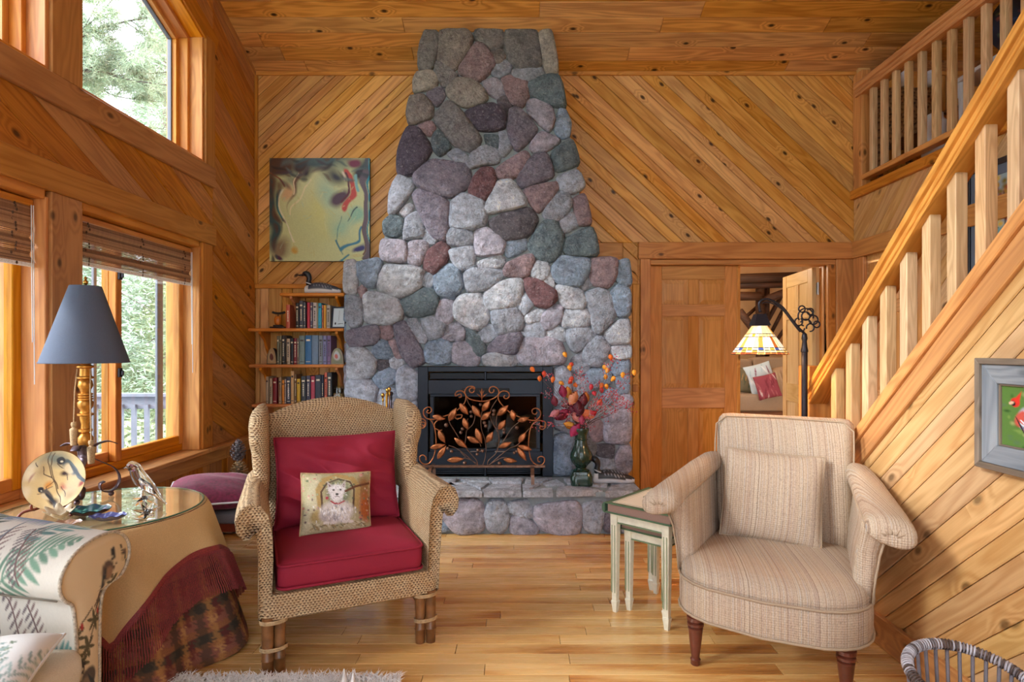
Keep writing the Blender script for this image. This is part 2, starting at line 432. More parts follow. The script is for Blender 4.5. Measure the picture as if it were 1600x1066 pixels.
def floor_mat():
    t = NT('maple_floor'); info = t.n('ObjectInfo'); r = info.outputs['Random']
    off = t.n('CombineXYZ'); t.l(t.math('MULTIPLY', r, 47.), off.inputs[0]); t.l(t.math('MULTIPLY', r, 91.), off.inputs[1])
    v = t.vmath('ADD', t.oc(), off.outputs[0])
    a = t.noise(t.vmath('MULTIPLY', v, (.8, 6., 6.)), 1., 4, .5, .8)
    b = t.noise(t.vmath('MULTIPLY', v, (3., 60., 60.)), 1., 3, .6)
    c = t.ramp(t.math('ADD', t.math('MULTIPLY', a, .8), t.math('MULTIPLY', b, .2)), [(.30, rgb(244, 208, 146)), (.50, rgb(232, 186, 116)), (.60, rgb(204, 142, 74)), (.70, rgb(140, 84, 42))])
    vo = t.n('TexVoronoi'); t.l(t.vmath('MULTIPLY', v, (2.2, 8., 1.)), vo.inputs['Vector']); vo.inputs['Scale'].default_value = 1.
    sp = t.n('SeparateColor'); t.l(vo.outputs['Color'], sp.inputs[0])
    k = t.math('MULTIPLY', t.rng(vo.outputs['Distance'], .02, .12, .8, 0.), t.math('GREATER_THAN', sp.outputs[0], .86))
    c = t.mix(k, c, rgb(90, 50, 26))
    hs = t.n('HueSaturation'); t.l(c, hs.inputs['Color']); t.l(t.rng(r, 0, 1, .86, 1.12), hs.inputs['Value']); t.l(hs.outputs[0], t.b.inputs['Base Color'])
    t.set(Roughness=t.rng(b, .3, .7, .2, .34)); t.b.inputs['Coat Weight'].default_value = .35; t.b.inputs['Coat Roughness'].default_value = .12
    t.bump(b, .0004, .4); return t.m
M_floor = floor_mat()

def stone_mat():
    t = NT('field_stone'); info = t.n('ObjectInfo'); r = info.outputs['Random']
    v = t.vmath('ADD', t.oc(), t.vmath('SCALE', (31., 17., 9.), r))
    n1 = t.noise(v, 9., 5, .65); n2 = t.noise(v, 60., 4, .7); n3 = t.noise(v, 3.5, 3, .5, 1.5)
    mul = t.ramp(n1, [(.28, (.60, .60, .64)), (.5, (1., 1., 1.)), (.72, (1.34, 1.3, 1.28))])
    c = t.mix(1., info.outputs['Color'], mul, 'MULTIPLY')
    c = t.mix(t.rng(n3, .52, .7, 0., .3), c, t.mix(1., info.outputs['Color'], (1.15, .88, .84, 1), 'MULTIPLY'))
    nc = t.noise(v, 26., 5, .75); c = t.mix(1., c, t.ramp(nc, [(.32, (.62, .62, .66)), (.5, (1., 1., 1.)), (.68, (1.35, 1.33, 1.33))]), 'MULTIPLY')
    c = t.mix(t.rng(n2, .56, .72, 0., .45), c, rgb(222, 222, 228))
    c = t.mix(t.rng(n2, .44, .3, 0., .5), c, rgb(62, 60, 70))
    t.l(c, t.b.inputs['Base Color']); t.set(Roughness=.82)
    cr = t.math('ABSOLUTE', t.math('SUBTRACT', t.noise(v, 7., 4, .6, 1.2), .5))
    n4 = t.noise(v, 20., 6, .78, .6); rg = t.math('ABSOLUTE', t.math('SUBTRACT', t.noise(v, 13., 5, .6, .4), .5))
    h = t.math('ADD', t.math('ADD', t.math('MULTIPLY', n1, .9), t.math('MULTIPLY', n4, 1.1)), t.math('ADD', t.math('MULTIPLY', n2, .35), t.math('MULTIPLY', rg, 1.0))); h = t.math('ADD', h, t.math('MULTIPLY', t.rng(cr, 0., .04, -.5, 0.), .3))
    t.bump(h, .038, 1.); return t.m
M_stone = stone_mat()
M_mortar = plain('grey_mortar', rgb(144, 154, 160), .95, 0, 40, .12, .004)
M_slab = stone_mat(); M_slab.name = 'hearth_slab'

def wicker_mat(name, light, dark, k=330.):
    t = NT(name); v = t.oc(); sp = t.n('SeparateXYZ'); t.l(t.vmath('ADD', v, t.vmath('SCALE', t.n('TexNoise').outputs['Color'], .0)), sp.inputs[0])
    nz = t.noise(v, 24., 3, .6); wob = t.math('MULTIPLY', nz, 9.)
    h = t.math('ADD', t.math('MULTIPLY', t.math('ADD', sp.outputs[0], t.math('MULTIPLY', sp.outputs[1], .9)), k*.7), wob)
    z = t.math('ADD', t.math('MULTIPLY', sp.outputs[2], k), wob)
    row = t.math('SINE', z); alt = t.math('MULTIPLY', t.math('SINE', h), t.math('SINE', t.math('MULTIPLY', z, .5)))
    w = t.math('ADD', t.math('MULTIPLY', row, .35), t.math('MULTIPLY', alt, .65)); g = t.noise(v, 260., 2, .6)
    f = t.math('ADD', t.rng(w, -.8, .7, 0., 1.), t.math('MULTIPLY', t.math('SUBTRACT', g, .5), .9))
    c = t.mix(t.rng(f, .1, .75, 0., 1.), dark, light); c = t.mix(t.rng(nz, .35, .7, 0., .4), c, rgb(176, 128, 78))
    t.l(c, t.b.inputs['Base Color']); t.set(Roughness=.6); t.bump(f, .004, 1.); return t.m
M_wicker = wicker_mat('woven_wicker', rgb(224, 198, 158), rgb(84, 54, 30), 620.)
M_wickerd = wicker_mat('dark_wicker', rgb(150, 140, 138), rgb(50, 40, 38), 260.)
M_wickerb = wicker_mat('brown_wicker', rgb(160, 124, 84), rgb(60, 42, 28), 200.)
M_cane = plain('rattan_pole', rgb(128, 86, 50), .35, 0, 14, .45)
M_bind = plain('rattan_binding', rgb(190, 160, 120), .5, 0, 60, .3)

def cloth(name, c, rough=.85, scale=400., amt=.12, bump=.0006, sheen=.0):
    t = NT(name); v = t.oc(); n = t.noise(v, scale, 2, .6); m = t.noise(v, 6., 3, .5)
    cc = t.mix(t.rng(n, .3, .7, 0, 1), tuple(x*(1-amt) for x in c), tuple(min(1, x*(1+amt)) for x in c))
    cc = t.mix(t.rng(m, .35, .65, 0, .25), cc, tuple(x*.78 for x in c)); t.l(cc, t.b.inputs['Base Color']); t.set(Roughness=rough)
    t.b.inputs['Sheen Weight'].default_value = sheen; t.bump(n, bump); return t.m
M_burg = cloth('burgundy_cotton', rgb(150, 22, 52), .8, 300., .08)
M_velvet = cloth('magenta_velvet', rgb(116, 22, 62), .7, 60., .4, sheen=.15)
M_beige = cloth('beige_wool_cloth', rgb(206, 172, 124), .9, 260., .1)
M_navy = cloth('slate_blue_linen', rgb(86, 98, 122), .8, 500., .12)
M_fringe = plain('burgundy_cord', rgb(136, 46, 48), .6, 0, 420, .8)
M_grayfab = cloth('grey_fabric', rgb(120, 116, 122), .85, 200.)
M_white = cloth('white_cotton', rgb(226, 228, 232), .8, 300., .05)
M_taup = cloth('taupe_corduroy', rgb(150, 132, 110), .85, 200.)

def tweed_mat():
    t = NT('striped_tweed'); v = t.oc(); sp = t.n('SeparateXYZ'); t.l(v, sp.inputs[0])
    hx = t.math('ADD', sp.outputs[0], t.math('MULTIPLY', sp.outputs[1], .35))
    cb = t.n('CombineXYZ'); t.l(hx, cb.inputs[0]); lo = cb.outputs[0]
    n1 = t.noise(lo, 170., 3, .7); n0 = t.noise(lo, 22., 2, .5)
    vv = t.vmath('MULTIPLY', v, (420., 420., 130.)); n2 = t.noise(vv, 1., 2, .6)
    c = t.ramp(n1, [(.36, rgb(128, 108, 96)), (.46, rgb(178, 154, 130)), (.54, rgb(206, 188, 164)), (.64, rgb(154, 156, 164))])
    c = t.mix(t.rng(n0, .4, .6, 0., .3), c, rgb(166, 130, 112)); c = t.mix(t.rng(n2, .52, .68, 0., .45), c, rgb(92, 80, 78))
    c = t.mix(t.rng(n2, .46, .32, 0., .35), c, rgb(214, 196, 172)); t.l(c, t.b.inputs['Base Color']); t.set(Roughness=.88)
    wv = t.math('MULTIPLY', t.math('SINE', t.math('MULTIPLY', sp.outputs[2], 700.)), .3)
    t.bump(t.math('ADD', n2, wv), .0012, 1.); return t.m
M_tweed = tweed_mat()
M_tweedpipe = cloth('tweed_piping', rgb(172, 150, 126), .85, 300.)

def plaid_mat():
    t = NT('plaid_skirt'); a = t.n('VertexColor'); a.layer_name = 'Col'; n = t.noise(t.oc(), 300., 2, .6)
    c = t.mix(t.rng(n, .4, .7, 0., .3), a.outputs[0], (.02, .02, .015, 1)); t.l(c, t.b.inputs['Base Color']); t.set(Roughness=.9); t.bump(n, .0008); return t.m
M_plaid = plaid_mat()
M_print = printed('printed_cotton', .8, 350., .0004)
M_paint = printed('painted_canvas', .45, 60., .0015)
M_photo = printed('glossy_print', .25)
M_needle = printed('needlepoint', .9, 260., .002)
M_iron = plain('black_insert_metal', rgb(44, 50, 60), .45, .6, 60, .08)
M_dark = plain('dark_firebox', rgb(14, 14, 16), .6)
M_copper = plain('antique_copper', rgb(176, 108, 66), .38, .75, 40, .4)
M_bronze = plain('bronze_scroll', rgb(122, 92, 76), .42, .75, 50, .3)
M_strap = plain('iron_strap', rgb(98, 84, 92), .4, .7, 30, .3)
M_gold = plain('antique_gold', rgb(196, 136, 58), .35, .7, 30, .4)
M_brass = plain('brass', rgb(200, 160, 80), .25, 1.)
M_black = plain('black_lamp_iron', rgb(44, 42, 50), .4, .6, 60, .2)
M_glassdark = plain('fire_glass', rgb(16, 18, 22), .06, 0., Coat_Weight=1.)
M_win = glassmat('window_glass', (.97, .99, 1.)); M_top = glassmat('table_glass', (.985, .995, .99), .0, 1.1)
M_crystal = plain('crystal', (1, 1, 1), .02, Transmission_Weight=1., IOR=1.45)
M_jar = glassmat('jar_glass', (.9, .94, .94), .02)
M_aqua = plain('glass_edge', rgb(70, 110, 92), .1)
M_green = plain('green_glaze', rgb(30, 54, 42), .22, 0, 14, .5, Coat_Weight=.3)
M_paintw = plain('distressed_cream_paint', rgb(232, 228, 206), .55, 0, 26, .1)
M_any = objcolor('painted_surface', .55, 40., .14)
M_anys = objcolor('smooth_surface', .3, 30., .08)
M_loon = objcolor('carved_loon', .4, 50., .15)
M_book = objcolor('book_cover', .5, 60., .12)
M_paper = plain('page_edges', rgb(222, 210, 186), .9, 0, 200, .12)
M_alu = plain('grey_screen_frame', rgb(112, 114, 124), .5, .3)
M_white2 = plain('white_paint', rgb(226, 228, 232), .4)
M_steel = plain('steel_hinge', rgb(170, 172, 176), .3, .9)
M_fur = plain('shag_wool', rgb(232, 228, 226), .9, 0, 30, .12)
M_antler = plain('antler', rgb(206, 200, 196), .4, 0, 18, .25)
M_tan = plain('tan_wall', rgb(196, 166, 128), .8, 0, 3, .08)
# ================================================================== SETTING
YB, XL, XR, XS = 5.09, -2.284, 2.904, 1.63
def ZC(y): return 3.715+.38*(YB-y)          # ceiling height at depth y
def struct(name, m, mat, **k):
    o = m.build(name, mat, None, **k); o['kind'] = 'structure'; return o
def slab(m, regs, O, U, V, N, d0, d1):
    O, U, V, N = Vector(O), Vector(U), Vector(V), Vector(N)
    for r in regs: m.prism(r, d0, d1, lambda x, y, z: tuple(O+U*x+V*y+N*z))
def rect(a, b, c, d): return [(a, c), (b, c), (b, d), (a, d)]

# floor
YN = -3.0
fl = struct('floor', MB().box((XL, YN, -.06), (XR, YB+.05, -.018)).box((1., YB+.05, -.06), (3.9, 8.2, -.018)), M_dark)
planks(fl, (0, 0, -.018), (1, 0, 0), (0, 1, 0), (0, 0, 1), [rect(XL, XR, .9, YB)], 0, [.083], M_floor, .018, .0012, 3, 1.25, .0012, 'floor_plank')
m = MB(); slab(m, [rect(XL, XR, YN, .9), rect(1., 3.9, YB, 8.2)], (0, 0, 0), (1, 0, 0), (0, 1, 0), (0, 0, 1), -.018, 0)
m.build('floor_field', M_floor, fl)

# back wall
DX0, DX1, DZ = 1.139, 2.666, 2.07
XE = 4.9
bk_regs = [rect(XL, DX0, -.02, 2.07), rect(DX1, XR+.1, -.02, 2.07), [(XL-.15, 2.07), (XE, 2.07), (XE, 3.72), (XL-.15, 3.72)]]
m = MB(); slab(m, bk_regs, (0, YB, 0), (1, 0, 0), (0, 0, 1), (0, -1, 0), -.12, 0)
wb = struct('wall_back', m, W_back)
R = math.radians
wid = [.1, .1, .118, .085, .1, .062]
planks(wb, (0, YB, 0), (1, 0, 0), (0, 0, 1), (0, -1, 0), [rect(XL+.02, -.2, 1.875, 3.675)], R(43), wid, W_back, .018, .004, 11)
planks(wb, (0, YB, 0), (1, 0, 0), (0, 0, 1), (0, -1, 0), [rect(.25, XR, 2.235, 3.675), rect(.9, 1.03, 1.875, 2.235)], R(-43), wid, W_back, .018, .004, 12, 0, .005)
planks(wb, (0, YB, 0), (1, 0, 0), (0, 0, 1), (0, -1, 0), [rect(XL+.02, -1.2, .0, 1.84), rect(.9, 1.045, 0, 1.875)], R(90), [.09, .115, .075], W_back, .018, .004, 13)
planks(wb, (0, YB, 0), (1, 0, 0), (0, 0, 1), (0, -1, 0), [rect(XR+.13, XE, 2.7, 3.68)], R(90), [.1, .115], W_back, .018, .004, 14)

def trimb(name, lo, hi, mat=None, parent=None, **k):
    o = board(name, lo, hi, mat or W_trim, parent, **k)
    if parent is None: o['kind'] = 'structure'
    return o
trimb('trim_1', (XL+.02, YB-.034, 3.672), (XE, YB, 3.706))
trimb('trim_2', (XL+.02, YB-.036, 1.838), (-1.25, YB, 1.876))
trimb('trim_3', (1.03, YB-.045, 2.092), (XR-.002, YB, 2.234))         # header over the double door
trimb('trim_4', (1.048, YB-.034, 0), (1.137, YB, 2.092))
trimb('trim_5', (DX1+.07, YB-.03, 0), (XR-.006, YB, 2.092))
trimb('trim_6', (XL+.018, YB-.04, 1.875), (XL+.044, YB, 3.67), W_left)
trimb('trim_7', (.98, YB-.04, .95), (1.03, YB, 1.01))
# door frame
df = thing('door_frame', 'pine frame of the double door in the back wall', 'door frame', (1.9, YB, 0)); del df['category']; del df['label']; df.name = 'trim_8'; df['kind'] = 'structure'
board('head_jamb', (DX0-.002, YB-.015, 2.045), (DX1+.07, YB+.13, 2.09), W_trim, df)
board('side_jamb', (DX0-.03, YB-.015, 0), (DX0+.002, YB+.13, 2.045), W_trim, df)
board('side_jamb', (DX1, YB-.02, 0), (DX1+.068, YB+.13, 2.045), W_post, df)
board('door_stop', (DX1-.014, YB+.03, 0), (DX1, YB+.06, 2.045), W_post, df)

def panel_door(name, w, h, mat, M, th=.036, parent=None, label=None):
    "six panel door; local x across, z up, front face towards -y"
    d = bpy.data.objects.new(name, None); COL.objects.link(d); d.matrix_basis = M; d['kind'] = 'structure'
    st, md = .105*w/.76, .09*w/.76
    xs = [0, st, w/2-md/2, w/2+md/2, w-st, w]; zs = [0, .22, .82, .95, 1.655, 1.745, 1.93, h]
    # zs: bottom rail, lower panel, lock rail, middle panel, rail, top panel, top rail
    zs = [0, .2, .80, .975, 1.60, 1.70, 1.92, h]
    for a, b in ((0, 1), (4, 5)): board('stile', (xs[a], 0, 0), (xs[b], th, h), mat, d, world=False)
    for k in (0, 2, 4, 6): board('rail', (xs[1], .001, zs[k]), (xs[4], th-.001, zs[k+1]), mat, d, world=False)
    for k in (1, 3, 5):
        board('mullion', (xs[2], .001, zs[k]), (xs[3], th-.001, zs[k+1]), mat, d, world=False)
        for a in (1, 3):
            x0, x1, z0, z1 = xs[a], xs[a+1], zs[k], zs[k+1]; mm = MB(); g = .04
            L = z1-z0; cx, cz = (x0+x1)/2, (z0+z1)/2
            # raised panel in local coords with grain along z
            def fr(hx, hz, y): return [(-hz, -hx, y), (hz, -hx, y), (hz, hx, y), (-hz, hx, y)]
            hx, hz = (x1-x0)/2, (z1-z0)/2
            mm.loft([fr(hx, hz, -.012), fr(hx, hz, .0), fr(hx-.008, hz-.008, 0.), fr(hx-g, hz-g, .013), fr(hx-g, hz-g, .0131)])
            mm.build('door_panel', mat, d, axes((0, 0, 1), (1, 0, 0), (0, -1, 0)[0:3], (cx, .016, cz)) if False else axes((0, 0, 1), (-1, 0, 0), (0, -1, 0), (cx, .014, cz)))
    return d
dl = panel_door('door_1', DX0 and .76, 2.04, W_door, TR((DX0+.004, YB+.035, .003)))
board('astragal', (.757, -.012, 0), (.785, .03, 2.04), W_trim, dl, world=False)
dr = panel_door('door_2', .755, 2.04, W_door2, axes((.10, .995, 0), (-.995, .10, 0), (0, 0, 1), (DX1-.02, YB+.14, .003)))
# seen from the room this leaf shows its left hand face
m = MB(); m.box((-.02, -.004, 0), (.02, 0, .1)); m.tube([(-.02, -.008, -.005), (-.02, -.008, .105)], .007)
hg = m.build('hinge', M_steel, dr, TR((.0, .0, 1.80), 0)); 
for zz in (1.0, .2): link('hinge', hg.data, None, dr, TR((.0, .0, zz), 0))
m = MB(); m.lathe([(.0, 0), (.026, 0), (.026, .006), (.011, .012), (.011, .03), (.026, .042), (.028, .055), (.018, .066), (0, .068)], 18)
m.build('door_knob', M_black, dr, TR((.69, -.0, .92), 0, R(90)), smooth=True)

# ceiling
def CP(x, y): return (x, y, ZC(y))
Uc = Vector((1, 0, 0)); Vc = Vector((0, -1, .38)).normalized(); Nc = Uc.cross(Vc)
if Nc.z > 0: Nc = -Nc
Lc = (YB-YN)*math.sqrt(1+.38**2)
m = MB(); slab(m, [rect(XL-.2, XE, -.15, Lc)], CP(0, YB), Uc, Vc, Nc, -.1, 0)
ce = struct('ceiling', m, W_ceil)
planks(ce, CP(0, YB), Uc, Vc, Nc, [rect(XL, XE, .0, 2.6)], 0, [.138], W_ceil, .016, .003, 21, 2.4, .004, 'ceiling_plank')
m = MB(); slab(m, [rect(XL, XE, 2.6, Lc)], CP(0, YB), Uc, Vc, Nc, 0, .014); m.build('ceiling_field', W_ceil, ce)

# left wall, plane x = XL, u = y, v = z
WT = .19
A1, A2 = 3.04, 4.20        # window beside the bookshelf
B1, B2 = 1.55, 2.84        # nearer window
C1, C2 = -.2, 1.30         # added window outside the frame, towards the camera, for its daylight
ZS, ZH, ZU = .60, 2.05, 2.655
def slope(y): return 3.567+.38*(4.24-y)
lf = [rect(YN, YB+.12, -.02, ZS-.006), rect(4.2, YB+.12, ZS-.006, ZH), rect(B2, A1, ZS, ZH), rect(C2, B1, ZS, ZH), rect(YN, C1, ZS, ZH), rect(YN, YB+.12, ZH, ZU),
      [(4.24, ZU), (YB+.12, ZU), (YB+.12, ZC(YB+.12)), (4.24, ZC(4.24))], [(B2, ZU), (A1, ZU), (A1, ZC(A1)), (B2, ZC(B2))],
      [(A1, slope(A1)), (4.24, slope(4.24)), (4.24, ZC(4.24)), (A1, ZC(A1))], [(B1, slope(B1)), (B2, slope(B2)), (B2, ZC(B2)), (B1, ZC(B1))],
      [(C2, ZU), (B1, ZU), (B1, ZC(B1)), (C2, ZC(C2))], [(C1, slope(C1)), (C2, slope(C2)), (C2, ZC(C2)), (C1, ZC(C1))], [(YN, ZU), (C1, ZU), (C1, ZC(C1)), (YN, ZC(YN))]]
LO, LU, LV, LN = (XL, 0, 0), (0, 1, 0), (0, 0, 1), (1, 0, 0)
m = MB(); slab(m, lf, LO, LU, LV, LN, -WT, 0); wl = struct('wall_left', m, W_left)
lw = [.165, .165, .18, .14]
planks(wl, LO, LU, LV, LN, [rect(1.2, 4.37, 2.225, 2.51), [(4.37, .6), (YB-.02, .6), (YB-.02, ZC(YB-.02)), (4.37, ZC(4.37))]], R(-27), lw, W_left, .018, .004, 31, 0, .005)
planks(wl, LO, LU, LV, LN, [[(A1-.2, slope(A1-.2)+.13), (4.37, slope(4.37)+.13), (4.37, ZC(4.37)), (A1-.2, ZC(A1-.2))]], R(-27), lw, W_left, .018, .004, 32)
planks(wl, LO, LU, LV, LN, [rect(1.2, YB-.02, 0, .5)], R(90), [.1, .12, .085], W_left, .018, .004, 33)
tk = XL+.036
def lt(name, y0, y1, z0, z1, mat=None, t=.036, parent=None): return trimb(name, (XL, y0, z0), (XL+t, y1, z1), mat, parent)
lt('trim_9', .2, 4.37, 2.08, 2.222, W_post, .045)               # header board over lower windows
lt('trim_10', 4.20, 4.335, .60, 2.08, W_post, .034)
lt('trim_11', B2, A1, .60, 2.08, W_post, .034)
lt('trim_12', C2, B1, .60, 2.08, W_post, .034)
lt('trim_13', .2, 4.37, 2.51, 2.655, W_post, .04)                 # board under upper windows
lt('trim_14', 4.24, 4.37, 2.655, slope(4.24)+.02, W_post, .036)
lt('trim_15', B2, A1, 2.655, slope(A1)+.02, W_post, .036)
beam('trim_16', (XL+.018, 4.40, slope(4.40)+.065), (XL+.018, 1.0, slope(1.0)+.065), .036, .14, W_post)['kind'] = 'structure'
beam('trim_17', (XL+.016, YB-.03, ZC(YB)-.03), (XL+.016, .8, ZC(.8)-.03), .03, .05, W_left)['kind'] = 'structure'
o = board('trim_18', (XL-.19, .2, .572), (XL+.075, YB-.02, .6), W_trim); o['kind'] = 'structure'     # sill
lt('trim_19', .2, YB-.02, .475, .572, W_trim, .03)
lt('trim_20', 4.98, YB-.02, .60, 3.6, W_left, .03) if False else None
lt('baseboard_left', 1.0, YB-.02, 0, .12, W_left, .028)

# windows
def window(name, y0, y1, z0, z1, kind, top=None):
    w = bpy.data.objects.new(name, None); COL.objects.link(w); w.location = (XL-WT, (y0+y1)/2, z0); w['kind'] = 'structure'
    xo = XL-WT
    if kind == 'slider':
        board('side_jamb', (xo-.03, y0, z0), (XL+.02, y0+.022, z1), W_frame, w); board('side_jamb', (xo-.03, y1-.022, z0), (XL+.02, y1, z1), W_frame, w)
        board('head_jamb', (xo-.03, y0+.022, z1-.05), (XL-.08, y1-.022, z1+.03), W_frame, w)
        board('head_moulding', (XL-.06, y0+.022, z1-.012), (XL+.02, y1-.022, z1+.034), W_frame, w)
        board('bottom_rail', (xo, y0+.022, z0+.001), (xo+.09, y1-.022, z0+.05), W_frame, w)
        mid = y0+(y1-y0)*.40
        def sash(nm, a, b, x, f=.045, fr=.052):
            s = bpy.data.objects.new(nm, None); COL.objects.link(s); s.parent = w; s.matrix_basis = Matrix.Identity(4)
            zz0, zz1 = z0+.05, z1-.05
            board('stile', (x, a, zz0), (x+f, a+fr, zz1), W_frame, s); board('stile', (x, b-fr, zz0), (x+f, b, zz1), W_frame, s)
            board('rail', (x, a+fr, zz0), (x+f, b-fr, zz0+.06), W_frame, s); board('rail', (x, a+fr, zz1-.05), (x+f, b-fr, zz1), W_frame, s)
            MB().box((x+.018, a+fr, zz0+.05), (x+.024, b-fr, zz1-.04)).build('glass', M_win, s, None, True)
            return s
        sash('sash', y0+.022, mid+.03, xo+.005); s2 = sash('sash', mid-.025, y1-.022, xo+.052)
        for (a, b) in ((mid-.055, mid-.03), (y1-.022-.052-.07, y1-.022-.056)):
            MB().box((xo-.03, a, z0+.05), (xo-.012, b, z1-.05)).build('screen_frame', M_alu, w, None, True, bevel=.003)
        for zz in (z0+.55, z1-.32):
            if zz < z1-.06: MB().box((xo+.097, mid-.015, zz), (xo+.113, mid+.012, zz+.055)).box((xo+.113, mid-.008, zz+.012), (xo+.128, mid+.002, zz+.04)).build('sash_lock', M_black, w, None, True, bevel=.003)
    else:
        pts = [(y0, z0), (y1, z0), (y1, top(y1)), (y0, top(y0))]
        def fr(o0, o1, xa, xb, nm):
            A, B = inset(pts, o0) if o0 else pts, inset(pts, o1)
            for i in range(4):
                j = (i+1) % 4
                if nm == 'frame' and False: pass
                q = [A[i], A[j], B[j], B[i]]; e = Vector((0, A[j][0]-A[i][0], A[j][1]-A[i][1])); L = e.length; e.normalize()
                nrm = Vector((1, 0, 0)); y_ = nrm.cross(e); c = Vector((xa, *( (A[i][0]+A[j][0])/2, (A[i][1]+A[j][1])/2)))
                Mx = axes(e, y_, nrm, c); Mi = Mx.inverted(); mm = MB()
                mm.v = []; vs = [Mi @ Vector((xx, a, b)) for xx in (xa, xb) for a, b in q]
                mm.add(vs, [(3,2,1,0),(4,5,6,7),(0,1,5,4),(1,2,6,5),(2,3,7,6),(3,0,4,7)])
                mm.build(nm, W_frame if nm != 'glazing_bead' else M_alu, w, Mx, True, bevel=.003)
        fr(0, .022, xo-.02, XL+.02, 'jamb_liner'); fr(.022, .05, xo-.01, XL-.07, 'frame'); fr(.05, .085, xo-.01, xo+.06, 'sash_frame'); fr(.085, .095, xo, xo+.03, 'glazing_bead')
        g = inset(pts, .09); mm = MB(); slab(mm, [g], (xo+.01, 0, 0), (0, 1, 0), (0, 0, 1), (1, 0, 0), 0, .006); mm.build('glass', M_win, w, None, True)
    return w
window('window_1', A1, A2, ZS, ZH, 'slider'); window('window_2', B1, B2, ZS, ZH, 'slider'); window('window_3', C1, C2, ZS, ZH, 'slider')
window('window_4', A1, 4.24, ZU, 0, 'up', slope); window('window_5', B1, B2, ZU, 0, 'up', slope); window('window_6', C1, C2, ZU, 0, 'up', slope)

# bamboo blinds
def blind(y0, y1, zt, zb, label):
    t = thing('bamboo_blind', label, 'blind', (XL-.05, (y0+y1)/2, zb))
    x = XL-.05; z = zt; n = 0; rnd = random.Random(int(y0*100)); rows = int((zt-zb)/.0075)
    base = MB().box((0, -.0012, -.0032), (y1-y0-.01, .0012, .0032))
    tones = [rgb(176, 134, 102), rgb(150, 110, 80), rgb(190, 150, 114), rgb(134, 98, 74)]
    me = MB().box((-(y1-y0)/2+.006, -.0012, -.0034), ((y1-y0)/2-.006, .0012, .0034)).mesh('slat')
    for i in range(rows):
        zz = zt-.004-(zt-zb-.02)*(i+.5)/rows; bl = .012*math.sin(i*.55)*(1 if i > rows*.45 else .3)
        link('slat', me, W_blind, t, axes((0, 1, 0), (-1, 0, 0), (0, 0, 1), (x+.012+bl, (y0+y1)/2+rnd.uniform(-.003, .003), zz)), True, tones[(rnd.randrange(4))])
    board('head_rail', (x-.02, y0+.003, zt), (x+.02, y1-.003, zt+.03), W_frame, t)
    MB().box((x-.002, y0+.005, zb), (x+.022, y1-.005, zb+.02)).build('bottom_rail', W_blind, t, None, True, bevel=.003)
    for fr in (.09, .5, .91):
        yy = y0+(y1-y0)*fr; m = MB()
        for i in range(rows//2): m.ball((x+.018+.012*math.sin(i*1.1), yy+.004*(-1)**i, zt-(zt-zb)*(i+.5)/(rows//2)), (.004, .005, .008), 5, 4)
        m.build('ladder_string', M_cord, t, None, True)
    for dy in (0, .012):
        MB().tube([(x+.03, y1-.03+dy, zt), (x+.034, y1-.028+dy, 1.35-.2*dy/.012)], .0022, 6).build('pull_cord', M_white, t, None, True)
W_blind = objcolor('bamboo_slat', .55, 220., .3); M_cord = plain('twine', rgb(92, 66, 50), .8)
blind(A1+.025, A2-.025, 2.0, 1.765, 'woven bamboo blind in the window beside the bookshelf, half raised')
blind(B1+.025, B2-.025, 2.0, 1.71, 'woven bamboo blind of the nearer window at the left edge, behind the lamp')

# right wall under and beside the loft, plane x = XR
RD0, RD1 = 4.20, 4.90
rt = [rect(RD1, YB, -.02, 2.07), rect(RD0, RD1, 2.05, 2.63), rect(YN, RD0, -.02, 2.63), rect(RD1, YB, 2.07, 2.63), rect(YB-.06, YB, 2.63, 3.72)]
RO, RN = (XR, 0, 0), (-1, 0, 0)
m = MB(); slab(m, rt, RO, LU, LV, RN, -.1, 0); wr = struct('wall_right', m, W_stair)
planks(wr, RO, LU, LV, RN, [rect(.4, YB-.02, 2.234, 2.60), rect(.4, 4.10, 0, 2.234)], R(-45), [.12, .12, .1], W_stair, .018, .004, 41, 0, .005)
trimb('trim_20', (XR-.045, .4, 2.092), (XR, YB-.04, 2.234))
trimb('trim_21', (XR-.034, RD1, 0), (XR, YB-.04, 2.092)); trimb('trim_22', (XR-.034, 4.10, 0), (XR, RD0, 2.092))
trimb('trim_23', (XR-.05, .4, 2.60), (XR+.02, YB-.02, 2.675), W_trim)
d4 = panel_door('door_3', .69, 2.03, W_door, axes((0, -1, 0), (1, 0, 0), (0, 0, 1), (XR+.012, RD1-.005, .003)))
m = MB(); m.box((-.02, -.004, 0), (.02, 0, .09)); m.build('hinge', M_steel, d4, TR((.02, 0, 1.0)))
# loft floor
lo = struct('trim_24', MB().box((XR+.02, YN, 2.60), (XE, YB, 2.69)), W_trim)
m = MB().box((XE, YN, 2.6), (XE+.1, YB, 6.9)); struct('wall_loft', m, W_back)

